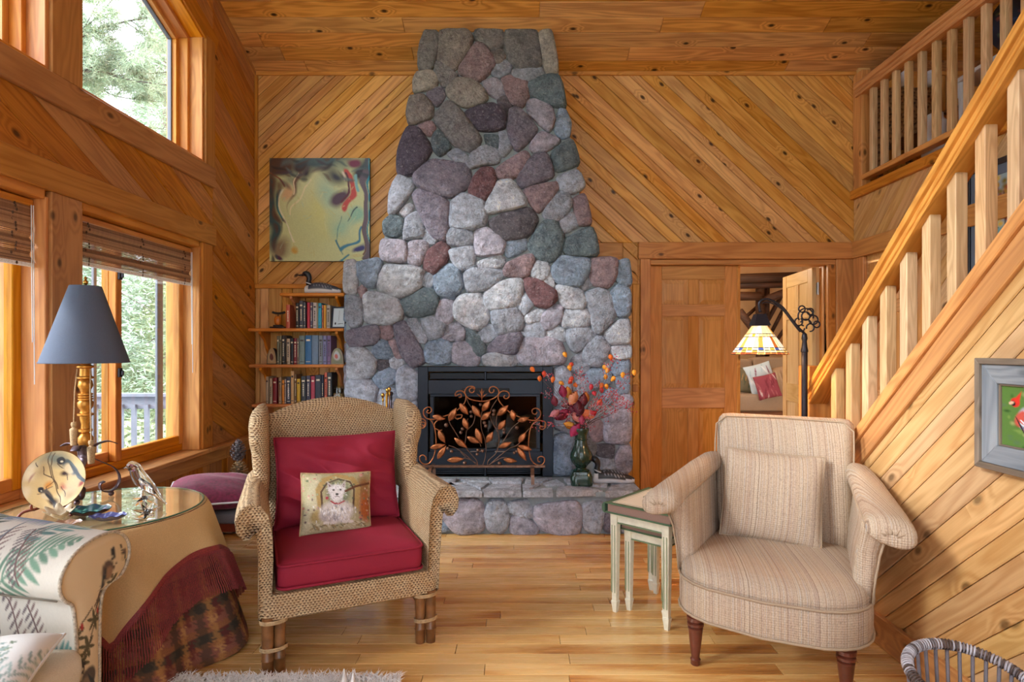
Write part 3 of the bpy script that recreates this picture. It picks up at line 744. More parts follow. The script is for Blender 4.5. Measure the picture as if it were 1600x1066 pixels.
# unseen wall and tall windows added behind the camera to shape the daylight
fw = [rect(XL-.2, -1.9, -.02, 6.9), rect(-1.9, -.1, -.02, .25), rect(-.1, .35, -.02, 6.9), rect(.35, 2.2, -.02, .25), rect(2.2, XE+.1, -.02, 6.9), rect(-1.9, -.1, 2.5, 3.0), rect(.35, 2.2, 2.5, 3.0), rect(-1.9, -.1, 4.9, 6.9), rect(.35, 2.2, 4.9, 6.9)]
m = MB(); slab(m, fw, (0, YN, 0), (1, 0, 0), (0, 0, 1), (0, 1, 0), -.15, 0); struct('wall_added_front', m, W_back)
for i, (a, b, c, d) in enumerate(((-1.9, -.1, .25, 2.5), (.35, 2.2, .25, 2.5), (-1.9, -.1, 3., 4.9), (.35, 2.2, 3., 4.9))):
    w = bpy.data.objects.new('window_%d' % (7+i), None); COL.objects.link(w); w.location = ((a+b)/2, YN, c); w['kind'] = 'structure'
    for p in (((a, YN-.1, c), (a+.06, YN-.02, d)), ((b-.06, YN-.1, c), (b, YN-.02, d)), ((a+.06, YN-.1, c), (b-.06, YN-.02, c+.06)), ((a+.06, YN-.1, d-.06), (b-.06, YN-.02, d)), (((a+b)/2-.03, YN-.1, c+.06), ((a+b)/2+.03, YN-.02, d-.06))): board('frame', p[0], p[1], W_frame, w)
    MB().box((a+.05, YN-.065, c+.05), (b-.05, YN-.06, d-.05)).build('glass', M_win, w, None, True)
# stair side wall, plane x = XS
SK = .915
def zs(y): return 1.741-SK*(y-1.9)         # top edge of the shoe board
SY1, SY0 = 3.24, .75
m = MB(); slab(m, [[(SY1, -.01), (SY1, zs(SY1)-.1), (SY0, zs(SY0)-.1), (SY0, -.01)]], (XS, 0, 0), LU, LV, RN, -.03, 0)
ws = struct('wall_stair', m, W_stair)
planks(ws, (XS, 0, 0), LU, LV, RN, [[(SY1, .13), (SY1, zs(SY1)-.17), (SY0, zs(SY0)-.17), (SY0, .13)]], -math.atan(.9), [.078, .078, .085, .07], W_stair, .016, .003, 51, 0, .004)
trimb('baseboard_stair', (XS-.034, SY0, 0), (XS, SY1, .135), W_trim)

st = thing('staircase', 'pine staircase with square balusters rising towards the camera on the right', 'stairs', (XS+.45, SY1, 0))
def sb(name, y0, y1, off0, off1, x0, x1, mat):
    "sloped board between two offsets from the shoe line, grain along the slope"
    e = Vector((0, y0-y1, zs(y0)-zs(y1))); L = e.length; e.normalize(); X = Vector((1, 0, 0)); Yv = e.cross(X); c = Vector(((x0+x1)/2, (y0+y1)/2, (zs(y0)+zs(y1))/2+(off0+off1)/2))
    Mx = axes(e, X, e.cross(X), c); Mi = Mx.inverted()
    vs = [Mi @ Vector((x, y, zs(y)+o)) for x in (x0, x1) for y, o in ((y0, off0), (y1, off0), (y1, off1), (y0, off1))]
    return MB().add(vs, [(3,2,1,0),(4,5,6,7),(0,1,5,4),(1,2,6,5),(2,3,7,6),(3,0,4,7)]).build(name, mat, st, Mx, True, bevel=.004)
sb('skirt_board', SY0, SY1, -.175, -.066, XS-.036, XS+.02, W_trim)
sb('shoe_rail', SY0, SY1, -.066, 0, XS-.05, XS+.085, W_oak)
sb('skirt_board', SY0, SY1, -.40, -.066, XS+.02, XS+.055, W_trim)
# handrail: wide oak moulding
def rail_prof(st_, name, y0, y1, f, x, mat):
    prof = [(-.05, 0), (-.05, .018), (-.044, .022), (-.044, .027), (-.052, .031), (-.052, .052), (-.046, .056), (-.046, .061), (-.062, .066), (-.062, .10), (-.05, .118), (-.02, .13), (.03, .13), (.055, .118), (.062, .10), (.062, .06), (.05, .05), (.05, 0)]
    a, b = Vector((x, y0, f(y0))), Vector((x, y1, f(y1))); e = (b-a).normalized(); Mx = axes(e, Vector((1, 0, 0)), e.cross(Vector((1, 0, 0))), a)
    if Mx.to_3x3().determinant() < 0: pass
    Mi = Mx.inverted()
    rings = [[Mi @ Vector((x+px, y, f(y)+pz)) for px, pz in prof] for y in (y0, y1)]
    return MB().loft(rings).build(name, mat, st_, Mx, True, bevel=.002)
def zr(y): return zs(y)+.505
rail_prof(st, 'handrail', 3.265, SY0, zr, XS+.02, W_oak)
by = 1.80
bm_ = MB().box((-.3, -.0235, -.0235), (.3, .0235, .0235))
for i in range(13):
    y = 1.663-.138*2+.138*i; y += .002
    a, b = zs(y)-.005, zr(y)+.012; h = (b-a)
    vs = []
    for zz, sg in ((a, 0), (b, 1)):
        for (dx, dy) in ((-.0235, -.0235), (.0235, -.0235), (.0235, .0235), (-.0235, .0235)): vs.append((zz-(a+b)/2-SK*dy, dx, dy))
    MB().add(vs, [(0,3,2,1),(4,5,6,7),(0,1,5,4),(1,2,6,5),(2,3,7,6),(3,0,4,7)]).build('baluster', W_bal, st, axes((0, 0, 1), (1, 0, 0), (0, 1, 0), (XS+.022, y, (a+b)/2)), True, bevel=.003)
board('newel_post', (XS-.03, 3.245, 0), (XS+.09, 3.365, 1.225), W_trim, st)
for i in range(10):
    z = .19*(i+1); y = 3.24-.208*i
    if i < 9: board('tread', (XS+.056, y-.235, z-.03), (2.60, y+.025, z), W_oak, st)
    board('riser', (XS+.056, y-.018, z-.19), (2.60, y, z-.03), W_trim, st)
sb('skirt_board', SY0+.5, SY1, -.30, -.02, 2.60, 2.63, W_trim)

# loft railing
lr = thing('loft_railing', 'pine loft railing with square balusters, high on the right', 'railing', (XR, 4., 2.675))
board('post', (XR-.03, 4.93, 2.675), (XR+.05, 5.06, 3.66), W_trim, lr)
rail_prof(lr, 'handrail', 5.0, 1.9, lambda y: 3.45-.0*(5-y), XR, W_oak)
board('bottom_rail', (XR-.035, 1.9, 2.735), (XR+.04, 4.93, 2.775), W_oak, lr)
bme = None
for i in range(19):
    y = 4.815-.1455*i
    if bme is None: bme = MB().box((-.345, -.022, -.022), (.345, .022, .022)).mesh('baluster', bevel=.003)
    link('baluster', bme, W_bal, lr, axes((0, 0, 1), (1, 0, 0), (0, 1, 0), (XR, y, 3.115)), True)
# ================================================================== FIELDSTONE CHIMNEY
TONE = dict(l=(184, 194, 212), w=(214, 222, 236), pl=(188, 186, 204), p=(172, 150, 158), r=(136, 100, 106), d=(96, 90, 108), b=(112, 130, 140), bl=(160, 182, 208), t=(148, 142, 140), g=(142, 142, 146), m=(142, 138, 156), k=(112, 108, 118), c=(182, 178, 172))  # stone colours; the pale bluish ones also hold the cool window light
YF = 4.70
fp = thing('stone_fireplace', 'tapering grey fieldstone chimney with shouldered base in the middle of the back wall', 'fireplace', ((760-CX)/F*YF, YF, 0))
def chaikin(p, it=2):
    for k in range(it):
        q = []; e = (.16, .25)[k]
        for i in range(len(p)):
            a, b = p[i], p[(i+1) % len(p)]
            q += [(a[0]*(1-e)+b[0]*e, a[1]*(1-e)+b[1]*e), (a[0]*e+b[0]*(1-e), a[1]*e+b[1]*(1-e))]
        p = q
    return p
def stone(poly, M, parent, tone, depth=.045, back=.03, name='stone', seed=0, flat=False, mat=None, world=True):
    "poly in local metres (x, y); relief grows along local z"
    if area(poly) < 0: poly = poly[::-1]
    p = chaikin(inset(poly, -.0085), 2); n = len(p); cx = sum(q[0] for q in p)/n; cy = sum(q[1] for q in p)/n
    size = math.sqrt(abs(area(poly))); dep = depth*min(1.25, max(.6, size/.16)); rings = []; rnd = random.Random(seed)
    tx, ty = rnd.uniform(-.18, .18), rnd.uniform(-.22, .1); off = Vector((rnd.uniform(0, 90), rnd.uniform(0, 90), 0))
    for k, (s, z) in enumerate(((1., -back/dep), (1., .12), (.965, .5), (.9, .78), (.76, .93), (.5, 1.), (.22, 1.02))):
        ring = []
        for i in range(n):
            x, y = cx+(p[i][0]-cx)*s, cy+(p[i][1]-cy)*s
            zz = z*dep
            if k >= 1:
                w = noise.noise(Vector((x*7, y*7, 0))+off)*.012*(k > 1)+noise.noise(Vector((x*22, y*22, 4))+off)*.008
                if not flat: zz += w*min(1, k/2.)+((x-cx)*tx+(y-cy)*ty)*(.5 if k > 2 else .2)
                else: zz += w*.2
                j = .0045*(1 if k < 4 else 2)
                x += noise.noise(Vector((x*26, y*26, k*.3))+off)*j; y += noise.noise(Vector((x*26, y*26, 9+k*.3))+off)*j
            ring.append((x-cx, y-cy, zz))
        rings.append(ring)
    k = 1+rnd.uniform(-.07, .07); c = s2l(np.array(TONE[tone])/255.*k)
    o = MB().loft(rings).build(name, mat or M_stone, parent, M @ TR((cx, cy, 0)), world, c, smooth=True)
    return o
def tile(x0, y0, sc): return lambda q: (x0+q[0]/sc, y0+q[1]/sc)
TA, TB_, TC, TD = tile(590, 30, 5.33), tile(590, 200, 4.571), tile(530, 400, 6.6625), tile(760, 400, 6.6625)
TE, TF, TO_, TG = tile(530, 550, 5.333), tile(850, 550, 5.333), tile(520, 330, 3.331), tile(660, 740, 4.571)
ST = []
def S(t, s):
    for row in s.strip().split('\n'):
        tone, rest = row.split(':'); v = [float(x) for x in rest.replace(',', ' ').split()]
        ST.append((tone.strip(), [t((v[i], v[i+1])) for i in range(0, len(v), 2)]))
S(TA, '''g:400,85 485,90 498,150 472,300 442,402 342,396 345,280 372,160
t:520,85 745,76 792,150 705,322 632,410 502,342 508,180
g:812,78 1038,74 1052,200 962,244 898,192 812,150
g:1066,72 1312,66 1334,150 1366,340 1332,394 1178,394 1098,332 1062,200
c:1348,92 1447,72 1510,424 1408,444 1378,280
p:818,192 872,200 970,338 962,392 842,508 676,432 698,368
t:952,258 1022,222 1068,300 1002,362 958,310
l:958,400 1060,332 1118,370 1092,422 1010,468 962,442
l:1118,410 1352,388 1388,440 1322,484 1148,502
g:478,348 520,348 668,455 602,544 538,532 498,440
c:328,428 442,418 488,480 482,552 298,597 302,500
c:572,570 660,488 762,492 874,568 908,642 862,694 740,718 598,652
pl:868,508 982,482 1054,560 1058,622 1000,643 938,600
p:1033,488 1100,466 1132,503 1248,503 1258,622 1202,718 1118,682 1068,580
b:1288,488 1518,438 1574,722 1470,704 1278,622 1262,540
m:398,610 532,548 553,622 490,718
t:268,638 372,622 454,710 443,812 258,867 246,760
k:1012,660 1060,628 1123,700 1062,753 1018,710
g:568,668 652,718 762,860 858,990 808,1100 653,1048 578,962 462,815
d:712,780 800,730 962,698 1068,768 1058,890 960,913 828,903
m:1108,738 1176,733 1348,910 1168,1096 1108,1000 1088,880
pl:1247,680 1310,657 1443,720 1474,830 1432,934 1258,762
bl:1518,743 1560,748 1602,850 1594,962 1530,974 1483,902
p:318,880 440,843 472,890 430,963''')
S(TB_, '''d:215,-22 290,-2 388,150 240,333 138,317 145,150
b:398,28 442,8 523,130 440,193 393,130
b:762,40 860,48 868,120 788,124
l:870,18 932,18 953,132 900,194 878,170 884,90
pl:1088,120 1170,12 1318,80 1200,152 1118,168
l:498,175 560,143 638,190 626,232 560,227
l:636,240 700,150 780,118 874,170 862,237 740,247 668,278
m:257,330 380,217 643,258 663,350 632,422 510,488 328,432 262,380
r:688,350 750,282 812,283 838,340 818,440 760,508 648,452
p:842,290 1052,157 1083,190 1002,343 860,348
m:997,350 1110,192 1212,173 1268,340 1030,428
b:1238,180 1395,62 1448,250 1280,308
l:1278,350 1430,288 1484,400 1402,458 1308,432
l:132,358 150,332 248,380 242,442 110,608 78,602 88,450
w:158,600 215,538 252,560 200,628
m:247,470 290,432 508,518 502,700 482,803 400,783 318,640
l:517,530 600,462 753,508 773,600 767,693 620,718 512,702
w:788,520 860,377 950,357 1063,510 1052,548 800,603 767,580
p:1027,430 1280,382 1294,410 1232,513 1145,608
k:782,655 1080,557 1148,650 1072,773 940,793 858,783
l:1172,620 1290,457 1350,447 1388,520 1342,622 1270,658
p:1397,500 1482,462 1533,680 1440,693
l:1307,670 1400,588 1433,700 1328,743
b:37,670 110,607 183,660 178,730 120,773 48,753
l:202,640 270,597 323,660 323,773 178,798
l:318,698 360,708 413,800 402,828 328,792
l:497,740 540,712 652,722 688,790 632,843 498,822
pl:692,730 780,712 863,780 918,830 882,893 698,913
b:1072,830 1190,662 1270,662 1328,760 1302,892 1240,953 1138,923
b:1327,800 1540,687 1593,912 1338,903
bl:907,860 950,797 1050,787 1063,860 930,923
pl:17,790 200,808 213,960 12,937
pl:222,810 330,802 358,850 290,983 212,962
r:357,880 450,812 508,850 492,940 400,1043 327,992
l:512,870 690,838 692,1002 570,1013 517,900
w:698,960 880,908 908,950 862,992 720,988''')
S(TC, '''w:48,60 130,42 168,100 168,392 48,382
bl:172,70 390,28 433,60 378,320 270,313 178,180
w:467,90 770,108 873,150 833,330 610,438 398,352 418,180
l:872,210 940,178 978,240 942,332 873,302
bl:988,200 1140,72 1243,150 1284,320 1180,448 1018,392
l:1298,190 1380,128 1700,158 1724,202 1552,342 1328,378
p:188,340 240,308 262,360 220,433
l:67,500 110,423 190,438 238,570 212,712 120,748 73,652
w:238,400 330,368 580,428 658,580 642,652 500,702 258,692
b:622,470 880,338 992,368 1033,480 982,582 760,633 688,602
pl:1047,470 1170,438 1193,620 1120,708 1003,682 1028,540
w:1198,500 1250,418 1450,388 1512,480 1563,640 1482,742 1400,768 1198,642
m:52,790 380,718 408,790 382,912 100,943
p:412,750 470,718 552,750 558,820 490,873 418,842
m:557,710 670,678 772,850 902,1100 755,1168 638,1000
l:698,670 780,638 903,860 882,903 818,883
l:843,650 960,638 1113,720 1062,832 930,878
pl:1077,830 1150,708 1230,703 1308,790 1272,878 1078,868
b:1318,790 1370,763 1452,830 1523,960 1503,1032 1440,1043 1338,902
l:1443,830 1532,738 1600,718 1650,810 1620,852 1508,892
bl:892,930 1060,868 1173,930 1152,1060 1130,1123 898,1113
pl:1178,920 1320,888 1452,1060 1442,1113 1380,1153 1178,1103
bl:348,970 430,878 480,888 563,1040 500,1063 358,1053
p:503,900 570,868 642,1060 600,1073 538,962''')
S(TE, '''w:63,-25 180,-32 272,30 298,100 272,192 180,228 68,217
k:308,90 380,62 412,100 350,158 313,132
w:423,75 480,38 538,85 492,138 428,117
bl:272,220 400,128 468,170 462,252 340,308
l:478,160 560,118 658,190 653,370 600,403 488,372
l:58,240 250,238 318,300 292,432 200,443 48,372
l:328,320 440,298 483,390 420,443 298,442
l:548,410 637,408 643,580 590,603 538,542
bl:538,610 652,608 643,862 530,893 508,802
pl:518,900 620,878 648,920 622,1023 560,1033 513,962
l:48,452 200,455 215,560 190,640 50,630
pl:215,455 330,455 340,620 230,650
m:345,455 480,452 530,560 500,640 355,620
l:50,645 180,655 230,760 200,850 48,840
w:245,665 500,655 500,780 400,860 240,840
l:50,855 215,865 250,1000 48,1010
bl:262,865 400,872 490,860 505,1000 270,1010''')
S(TD, '''p:187,170 210,88 400,-2 480,-12 498,40 443,190 350,218 198,192
w:472,170 530,57 610,52 653,110 642,192 580,253 498,212
w:588,250 655,147 703,300 680,323
bl:697,110 780,-2 1088,28 1083,130 1003,292 920,313 740,267 692,200
p:1107,18 1368,18 1353,200 1280,323 1110,293 1082,150
bl:1387,50 1490,28 1513,280 1440,303 1367,252
l:998,280 1060,222 1113,290 1018,343
w:-27,397 100,300 330,222 388,270 353,440 270,533 40,553 -12,502
r:387,230 520,238 722,370 733,440 650,528 518,512 418,350
w:727,310 840,308 992,370 1038,470 1012,548 830,538 768,460
l:328,500 410,372 493,490 400,613 338,572
l:48,570 310,538 383,640 362,762 130,823 68,682
w:388,650 520,557 607,558 560,662 440,693
pl:557,670 700,508 793,530 782,662 690,743 608,762
w:803,640 830,563 1050,558 1083,650 1052,733 798,743
l:1028,390 1200,328 1302,400 1353,630 1180,823 1118,762 1078,560
bl:1308,370 1370,298 1493,340 1498,500 1470,623 1400,633 1328,542
l:368,790 470,678 540,677 608,790 590,843 440,838
w:623,800 740,738 823,790 833,860 790,883 640,833
l:843,770 1090,738 1143,840 1000,963 920,993 858,892
w:1227,810 1400,668 1493,670 1503,900 1280,913
w:1288,953 1512,933 1503,1060 1350,1063
m:18,962 150,828 350,798 363,880 300,1023 18,1023
pl:398,858 640,848 772,900 823,1050 802,1120 400,1133 328,1060 342,950
l:1020,960 1150,838 1220,868 1283,960 1243,1060 1180,1143 1080,1133 1008,1060''')
S(TO_, 'w:777,760 830,743 962,753 968,790 920,807 787,797')
S(TF, '''l:248,62 330,2 378,60 373,140 300,193 228,132
l:88,150 160,118 232,180 233,300 150,452 78,422
bl:348,180 430,143 562,180 563,262 440,303 378,262
bl:568,150 620,78 717,83 718,150 600,203
bl:598,215 718,198 702,342 638,342
l:248,210 350,228 403,330 300,423 238,352
bl:478,380 560,298 642,360 540,443
pl:578,400 700,358 738,400 722,452 600,473
l:98,470 230,458 273,560 242,682 88,642
bl:88,700 210,688 278,770 262,902 230,1033 78,1023
p:378,600 450,558 508,650 492,733 410,753
pl:518,520 728,473 728,768 503,758
t:368,690 433,790 423,873 388,802
k:438,780 593,788 573,892 450,863
pl:638,800 723,788 733,982 650,1033 598,932
l:418,880 580,898 603,1000 450,1063''')
Mf = axes((1, 0, 0), (0, 0, 1), (0, -1, 0), (0, YF, 0))
for i, (tone, pts) in enumerate(ST):
    loc = [((x-CX)/F*4.66, EYE-(y-CY)/F*4.66) for x, y in pts]
    stone(loc, Mf, fp, tone, seed=i+1)
# mortar core, split round the firebox
def X_(px): return (px-CX)/F*YF
def Z_(py): return EYE-(py-CY)/F*YF
core = [[(541, 408), (655, 408), (655, 745), (541, 745)], [(862, 406), (982, 406), (982, 745), (862, 745)], [(655, 405), (862, 405), (862, 572), (655, 572)],
        [(597, 405), (602, 360), (615, 300), (627, 240), (642, 180), (655, 110), (666, 46), (861, 44), (872, 110), (886, 200), (899, 240), (906, 310), (916, 330), (929, 405)]]
m = MB()
for q in core:
    m.prism([(X_(x), Z_(y)) for x, y in q][::-1], 0, 1, lambda x, z, t: (x, YB if t else YF, z))
# upper part reaches back and up into the ceiling
m.box((X_(668), YF+.004, Z_(60)), (X_(860), YB, ZC(YB)+.02))
m.build('mortar_core', M_mortar, fp, None, True)
# stones on the two cheeks of the shoulders
rnd = random.Random(5)
for sx, xx, nx in ((X_(541), -1, -1), (X_(982), 1, 1)):
    z = .33
    while z < 1.93:
        h = min(rnd.uniform(.12, .24), 2.03-z); y = YF+.03
        while y < YB-.06:
            w = min(rnd.uniform(.13, .24), YB-.03-y)
            poly = [(y+.01+rnd.uniform(0, .02), z+.01), (y+w-.01, z+.01+rnd.uniform(0, .02)), (y+w-.012, z+h-.012), (y+w*.4, z+h-.008), (y+.012, z+h-.02)]
            stone(poly, axes((0, 1, 0), (0, 0, 1), (nx, 0, 0), (sx, 0, 0)), fp, rnd.choice(['l', 'pl', 'w', 'bl', 'm']), .03, .02, seed=int(z*1000+y*100)); y += w
        z += h

# hearth
YH = 4.20
he = thing('stone_hearth', 'raised fieldstone hearth with pale flagstone top in front of the fireplace', 'hearth', (-.4, YH, 0))
HX0, HX1 = XL+.03, .885
HX1b = (985-CX)/F*4.68
MB().prism([(HX0, YH), (HX1-.02, YH), (HX1b-.01, YB-.03), (HX0, YB-.03)], 0, .272).build('mortar_core', M_mortar, he, None, True)
MB().prism([(HX0, YH-.02), (HX1-.01, YH-.02), (HX1b, YF+.02), (HX0, YF+.02)], .268, .300).build('mortar_bed', M_mortar, he, None, True)
GS = '''pl:180,200 380,195 432,240 442,402 330,430 230,422 118,268
l:448,290 480,203 572,203 613,270 602,382 560,428 468,402
l:613,220 740,198 768,260 720,313 618,272
l:728,315 780,240 798,322
pl:628,340 690,303 823,390 822,433 638,433
pl:807,240 1100,208 1138,280 1123,422 1000,438 848,402 802,310
l:1148,230 1282,208 1293,300 1262,433 1158,402
bl:60,300 100,300 193,360 182,412 60,428
m:1310,240 1400,215 1420,330 1400,425 1305,410
l:1430,230 1520,215 1540,300 1520,420 1425,420'''
Mh = axes((1, 0, 0), (0, 0, 1), (0, -1, 0), (0, YH, 0))
for i, row in enumerate(GS.split('\n')):
    tone, rest = row.split(':'); v = [float(x) for x in rest.replace(',', ' ').split()]; pts = [TG((v[j], v[j+1])) for j in range(0, len(v), 2)]
    stone([((x-CX)/F*4.17, EYE-(y-CY)/F*4.17) for x, y in pts], Mh, he, tone, .04, .02, seed=200+i)
x = HX0+.01
while x < -.66:
    w = min(rnd.uniform(.14, .26), -.655-x)
    if w < .06: break
    if rnd.random() < .35:
        for z0, z1 in ((.01, .12), (.13, .25)): stone([(x+.01, z0), (x+w-.012, z0+.006), (x+w-.01, z1-.01), (x+.02, z1)], Mh, he, rnd.choice(['l', 'bl', 'pl']), .035, .02, seed=int(x*977))
    else: stone([(x+.02, .01), (x+w-.03, .012), (x+w-.01, .13), (x+w-.03, .24), (x+.03, .25), (x+.008, .14)], Mh, he, rnd.choice(['l', 'w', 'pl']), .035, .02, seed=int(x*977))
    x += w
# flagstones, read off the photograph on the plane z = .318
def onplane(q, z=.318):
    x, y = TG(q); Y = (EYE-z)*F/(y-CY); return ((x-CX)/F*Y, Y)
FS = '''190,126 424,126 318,70 215,95
440,126 706,126 704,72 492,74 430,112
720,126 932,126 926,100 800,107 720,117
955,126 1290,115 1080,80 964,96
1308,126 1500,126 1552,104 1478,42 1340,92
320,60 478,62 420,103 330,66
712,72 848,66 762,104 716,106
862,66 960,37 1020,75 880,76
100,36 250,30 228,60 122,56
262,30 450,28 484,54 302,50
472,28 720,28 704,62 502,58
740,28 930,27 862,54 730,60
1010,32 1078,32 1078,72 1042,73
1100,30 1330,30 1320,85 1100,76
1350,30 1440,30 1460,38 1345,84
-40,126 175,126 205,96 190,66 -10,60
-180,126 -55,126 -20,62 -150,48
100,66 300,60 312,66 212,92 195,60
-160,44 -20,56 95,54 80,32 -160,30'''
def slabm(poly, parent, seed):
    if area(poly) < 0: poly = poly[::-1]
    rr = random.Random(seed); p = []
    for i in range(len(poly)):
        a, b = poly[i], poly[(i+1) % len(poly)]
        for k in range(3): p.append((a[0]+(b[0]-a[0])*k/3+rr.uniform(-.002, .002), a[1]+(b[1]-a[1])*k/3+rr.uniform(-.002, .002)))
    cx = sum(q[0] for q in p)/len(p); cy = sum(q[1] for q in p)/len(p); p = [(a-cx, b-cy) for a, b in p]; hi = inset(p, .004)
    h = .318+rr.uniform(-.002, .002)
    MB().loft([[(a, b, .274) for a, b in p], [(a, b, h-.004) for a, b in p], [(a, b, h) for a, b in hi]]).build('flagstone', M_slab, parent, TR((cx, cy, 0)), True, s2l(np.array((206, 214, 228))/255.*(1+rr.uniform(-.05, .04))))
for i, row in enumerate(FS.split('\n')):
    v = [float(x) for x in row.replace(',', ' ').split()]; slabm([onplane((v[j], v[j+1])) for j in range(0, len(v), 2)], he, i)
x = HX0+.005
while x < -.98:
    w = min(rnd.uniform(.2, .34), -.975-x)
    ym = rnd.uniform(4.38, 4.5)
    slabm([(x+.006, YH-.045), (x+w-.006, YH-.045), (x+w-.006, ym), (x+.006, ym-.02)], he, int(x*99)); slabm([(x+.006, ym-.008), (x+w-.006, ym+.012), (x+w-.006, YF), (x+.006, YF)], he, int(x*99)+1)
    x += w

# ------------------------------------------------------------------ fireplace insert
fi = thing('fireplace_insert', 'black metal fireplace insert with louvres and glass front', 'fireplace', (-.25, 4.66, .318))
def fx(px, py, Y=4.655): return (px-CX)/F*Y, EYE-(py-CY)/F*Y
def ibox(name, x0, y0, x1, y1, ya, yb, mat=None, bev=.003):
    a, b = fx(x0, y1), fx(x1, y0); return MB().box((a[0], ya, a[1]), (b[0], yb, b[1])).build(name, mat or M_iron, fi, None, True, bevel=bev)
ibox('side_frame', 653, 573, 669, 744, 4.645, 4.70); ibox('side_frame', 848, 573, 864, 744, 4.645, 4.70)
ibox('top_frame', 669, 573, 848, 581, 4.645, 4.70)
ibox('hood_panel', 669, 594, 848, 616, 4.65, 4.70)
for a, b in ((671, 757), (760, 846)):
    ibox('louvre_recess', a, 583, b, 593, 4.672, 4.70, M_dark)
    for k in range(3): ibox('louvre', a+1, 584+k*3.1, b-1, 585.2+k*3.1, 4.655, 4.675, bev=0)
ibox('louvre_divider', 757, 581, 760, 594, 4.65, 4.70)
for (a, b, c, d) in ((672, 616, 844, 620), (672, 701, 844, 706), (672, 620, 678, 701), (838, 620, 844, 701)): ibox('door_frame', a, b, c, d, 4.652, 4.69)
gx0, gx1 = fx(678, 701), fx(838, 620)
MB().box((gx0[0], 4.672, gx0[1]), (gx1[0], 4.678, gx1[1])).build('glass', glassmat('firebox_glass', (.4, .43, .46), 0.02, .6), fi, None, True)
m = MB(); x0, z0 = fx(676, 704); x1, z1 = fx(842, 617)
m.box((x0, 4.70, z0-.01), (x1, 5.05, z0)); m.box((x0, 4.70, z1), (x1, 5.05, z1+.01)); m.box((x0-.01, 4.70, z0), (x0, 5.05, z1)); m.box((x1, 4.70, z0), (x1+.01, 5.05, z1)); m.box((x0, 5.04, z0), (x1, 5.05, z1))
m.build('firebox', M_dark, fi, None, True)
for k in range(3):
    a = -.60+.3*k; MB().tube([(a-.02, 4.86+.04*k, z0+.06+.03*(k == 1)), (a+.4, 4.90-.03*k, z0+.07+.05*(k == 1))], [.045, .038], 10).build('log', W_log, fi, None, True, smooth=True)
ibox('lower_panel', 669, 706, 848, 727, 4.65, 4.70)
for a, b in ((672, 757), (760, 845)):
    ibox('louvre_recess', a, 728, b, 742, 4.672, 4.70, M_dark)
    for k in range(4): ibox('louvre', a+1, 729+k*3.3, b-1, 730.4+k*3.3, 4.655, 4.675, bev=0)
ibox('louvre_divider', 757, 727, 760, 744, 4.65, 4.70)
ibox('handle_bar', 735, 704.5, 752, 706, 4.635, 4.65, M_steel); ibox('handle_bar', 773, 704.5, 790, 706, 4.635, 4.65, M_steel)
# dark bar glimpsed above the glass
ibox('control_cover', 722, 607, 796, 614, 4.646, 4.652, M_dark)

# ------------------------------------------------------------------ wrought screen with leaves
YS = 4.46
sc = thing('fireplace_screen', 'copper coloured scrollwork screen of leaves and berries before the fireplace', 'fire screen', ((752-CX)/F*YS, YS, .318))
def T8(q, Y=YS): return P(640+q[0]/5.92, 590+q[1]/5.92, Y)
def smoothp(pts, n=5):
    out = []; m_ = len(pts)
    for i in range(m_-1):
        p0, p1, p2, p3 = [np.array(pts[max(0, min(m_-1, i+k))], float) for k in (-1, 0, 1, 2)]
        for k in range(n):
            t = k/n; out.append(tuple(.5*((2*p1)+(-p0+p2)*t+(2*p0-5*p1+4*p2-p3)*t*t+(-p0+3*p1-3*p2+p3)*t**3)))
    out.append(tuple(pts[-1])); return out
def scroll(name, pts, r=.0058, mat=M_copper, yo=0.):
    v = [float(x) for x in pts.replace(',', ' ').split()]; q = smoothp([(v[i], v[i+1]) for i in range(0, len(v), 2)])
    MB().tube([T8(p)+Vector((0, yo, 0)) for p in q], r, 7, .8).build(name, mat, sc, None, True, smooth='all')
for s in ('455,185 478,178 474,155 450,158 425,172 425,145 450,125 490,128 518,160 520,200 505,240 460,285 400,330 310,362',
          '600,120 585,140 560,135 555,110 580,95 600,110 598,90 570,82 535,90 512,125 520,165 560,200 640,218 720,214 800,180 826,140 815,105 780,84 745,95 738,125 755,142 778,132 780,112',
          '885,165 870,180 890,197 915,185 922,155 900,130 860,126 828,150 820,190 840,235 900,300 950,335 1000,360 1050,380 1150,398 1195,375 1213,340 1200,300 1165,284 1135,300 1138,330 1165,340 1180,320',
          '175,300 160,322 185,330 205,310 195,280 165,276 132,300 132,345 160,378 220,388 330,378',
          '120,430 125,450 140,440 145,425 120,412 95,430 100,460 125,468 150,440 145,400 115,382 90,400 85,430',
          '160,378 200,400 230,460 243,540 245,620 235,690 215,750 180,795 130,800 98,770 95,735 120,718 150,735 152,765',
          '1255,425 1245,455 1215,450 1205,470 1235,480 1260,450 1250,410 1200,398 1150,420 1120,470 1105,540 1100,640 1108,700 1125,760 1160,800 1210,812 1245,785 1245,745 1215,730 1188,745 1190,775 1210,780',
          '235,480 232,430 265,395 330,380', '300,485 275,490 240,470', '445,380 475,375 485,350 468,345 430,350 425,375 450,388'):
    scroll('scroll', s)
for s in ('625,815 620,770 560,700 515,640 520,560 530,490 580,440 602,380 600,320 545,240 525,180', '676,815 700,740 705,640 690,560 665,480 660,400 672,310 720,240',
          '720,815 730,770 800,700 825,610 820,520 770,430 745,360 755,290 810,200', '735,812 830,730 920,660 990,630 1030,590 1060,530 1110,470',
          '870,590 930,490 990,430 1060,380', '860,600 900,540 930,490', '615,805 520,720 430,655 360,630', '455,560 400,470 370,420 365,380', '520,740 470,690', '740,808 840,750 900,742',
          '805,500 800,430 805,370 815,330', '620,800 560,760 500,745', '545,480 530,420 540,380', '660,640 640,590 600,580'):
    scroll('stem', s, .0042, M_bronze, .006)
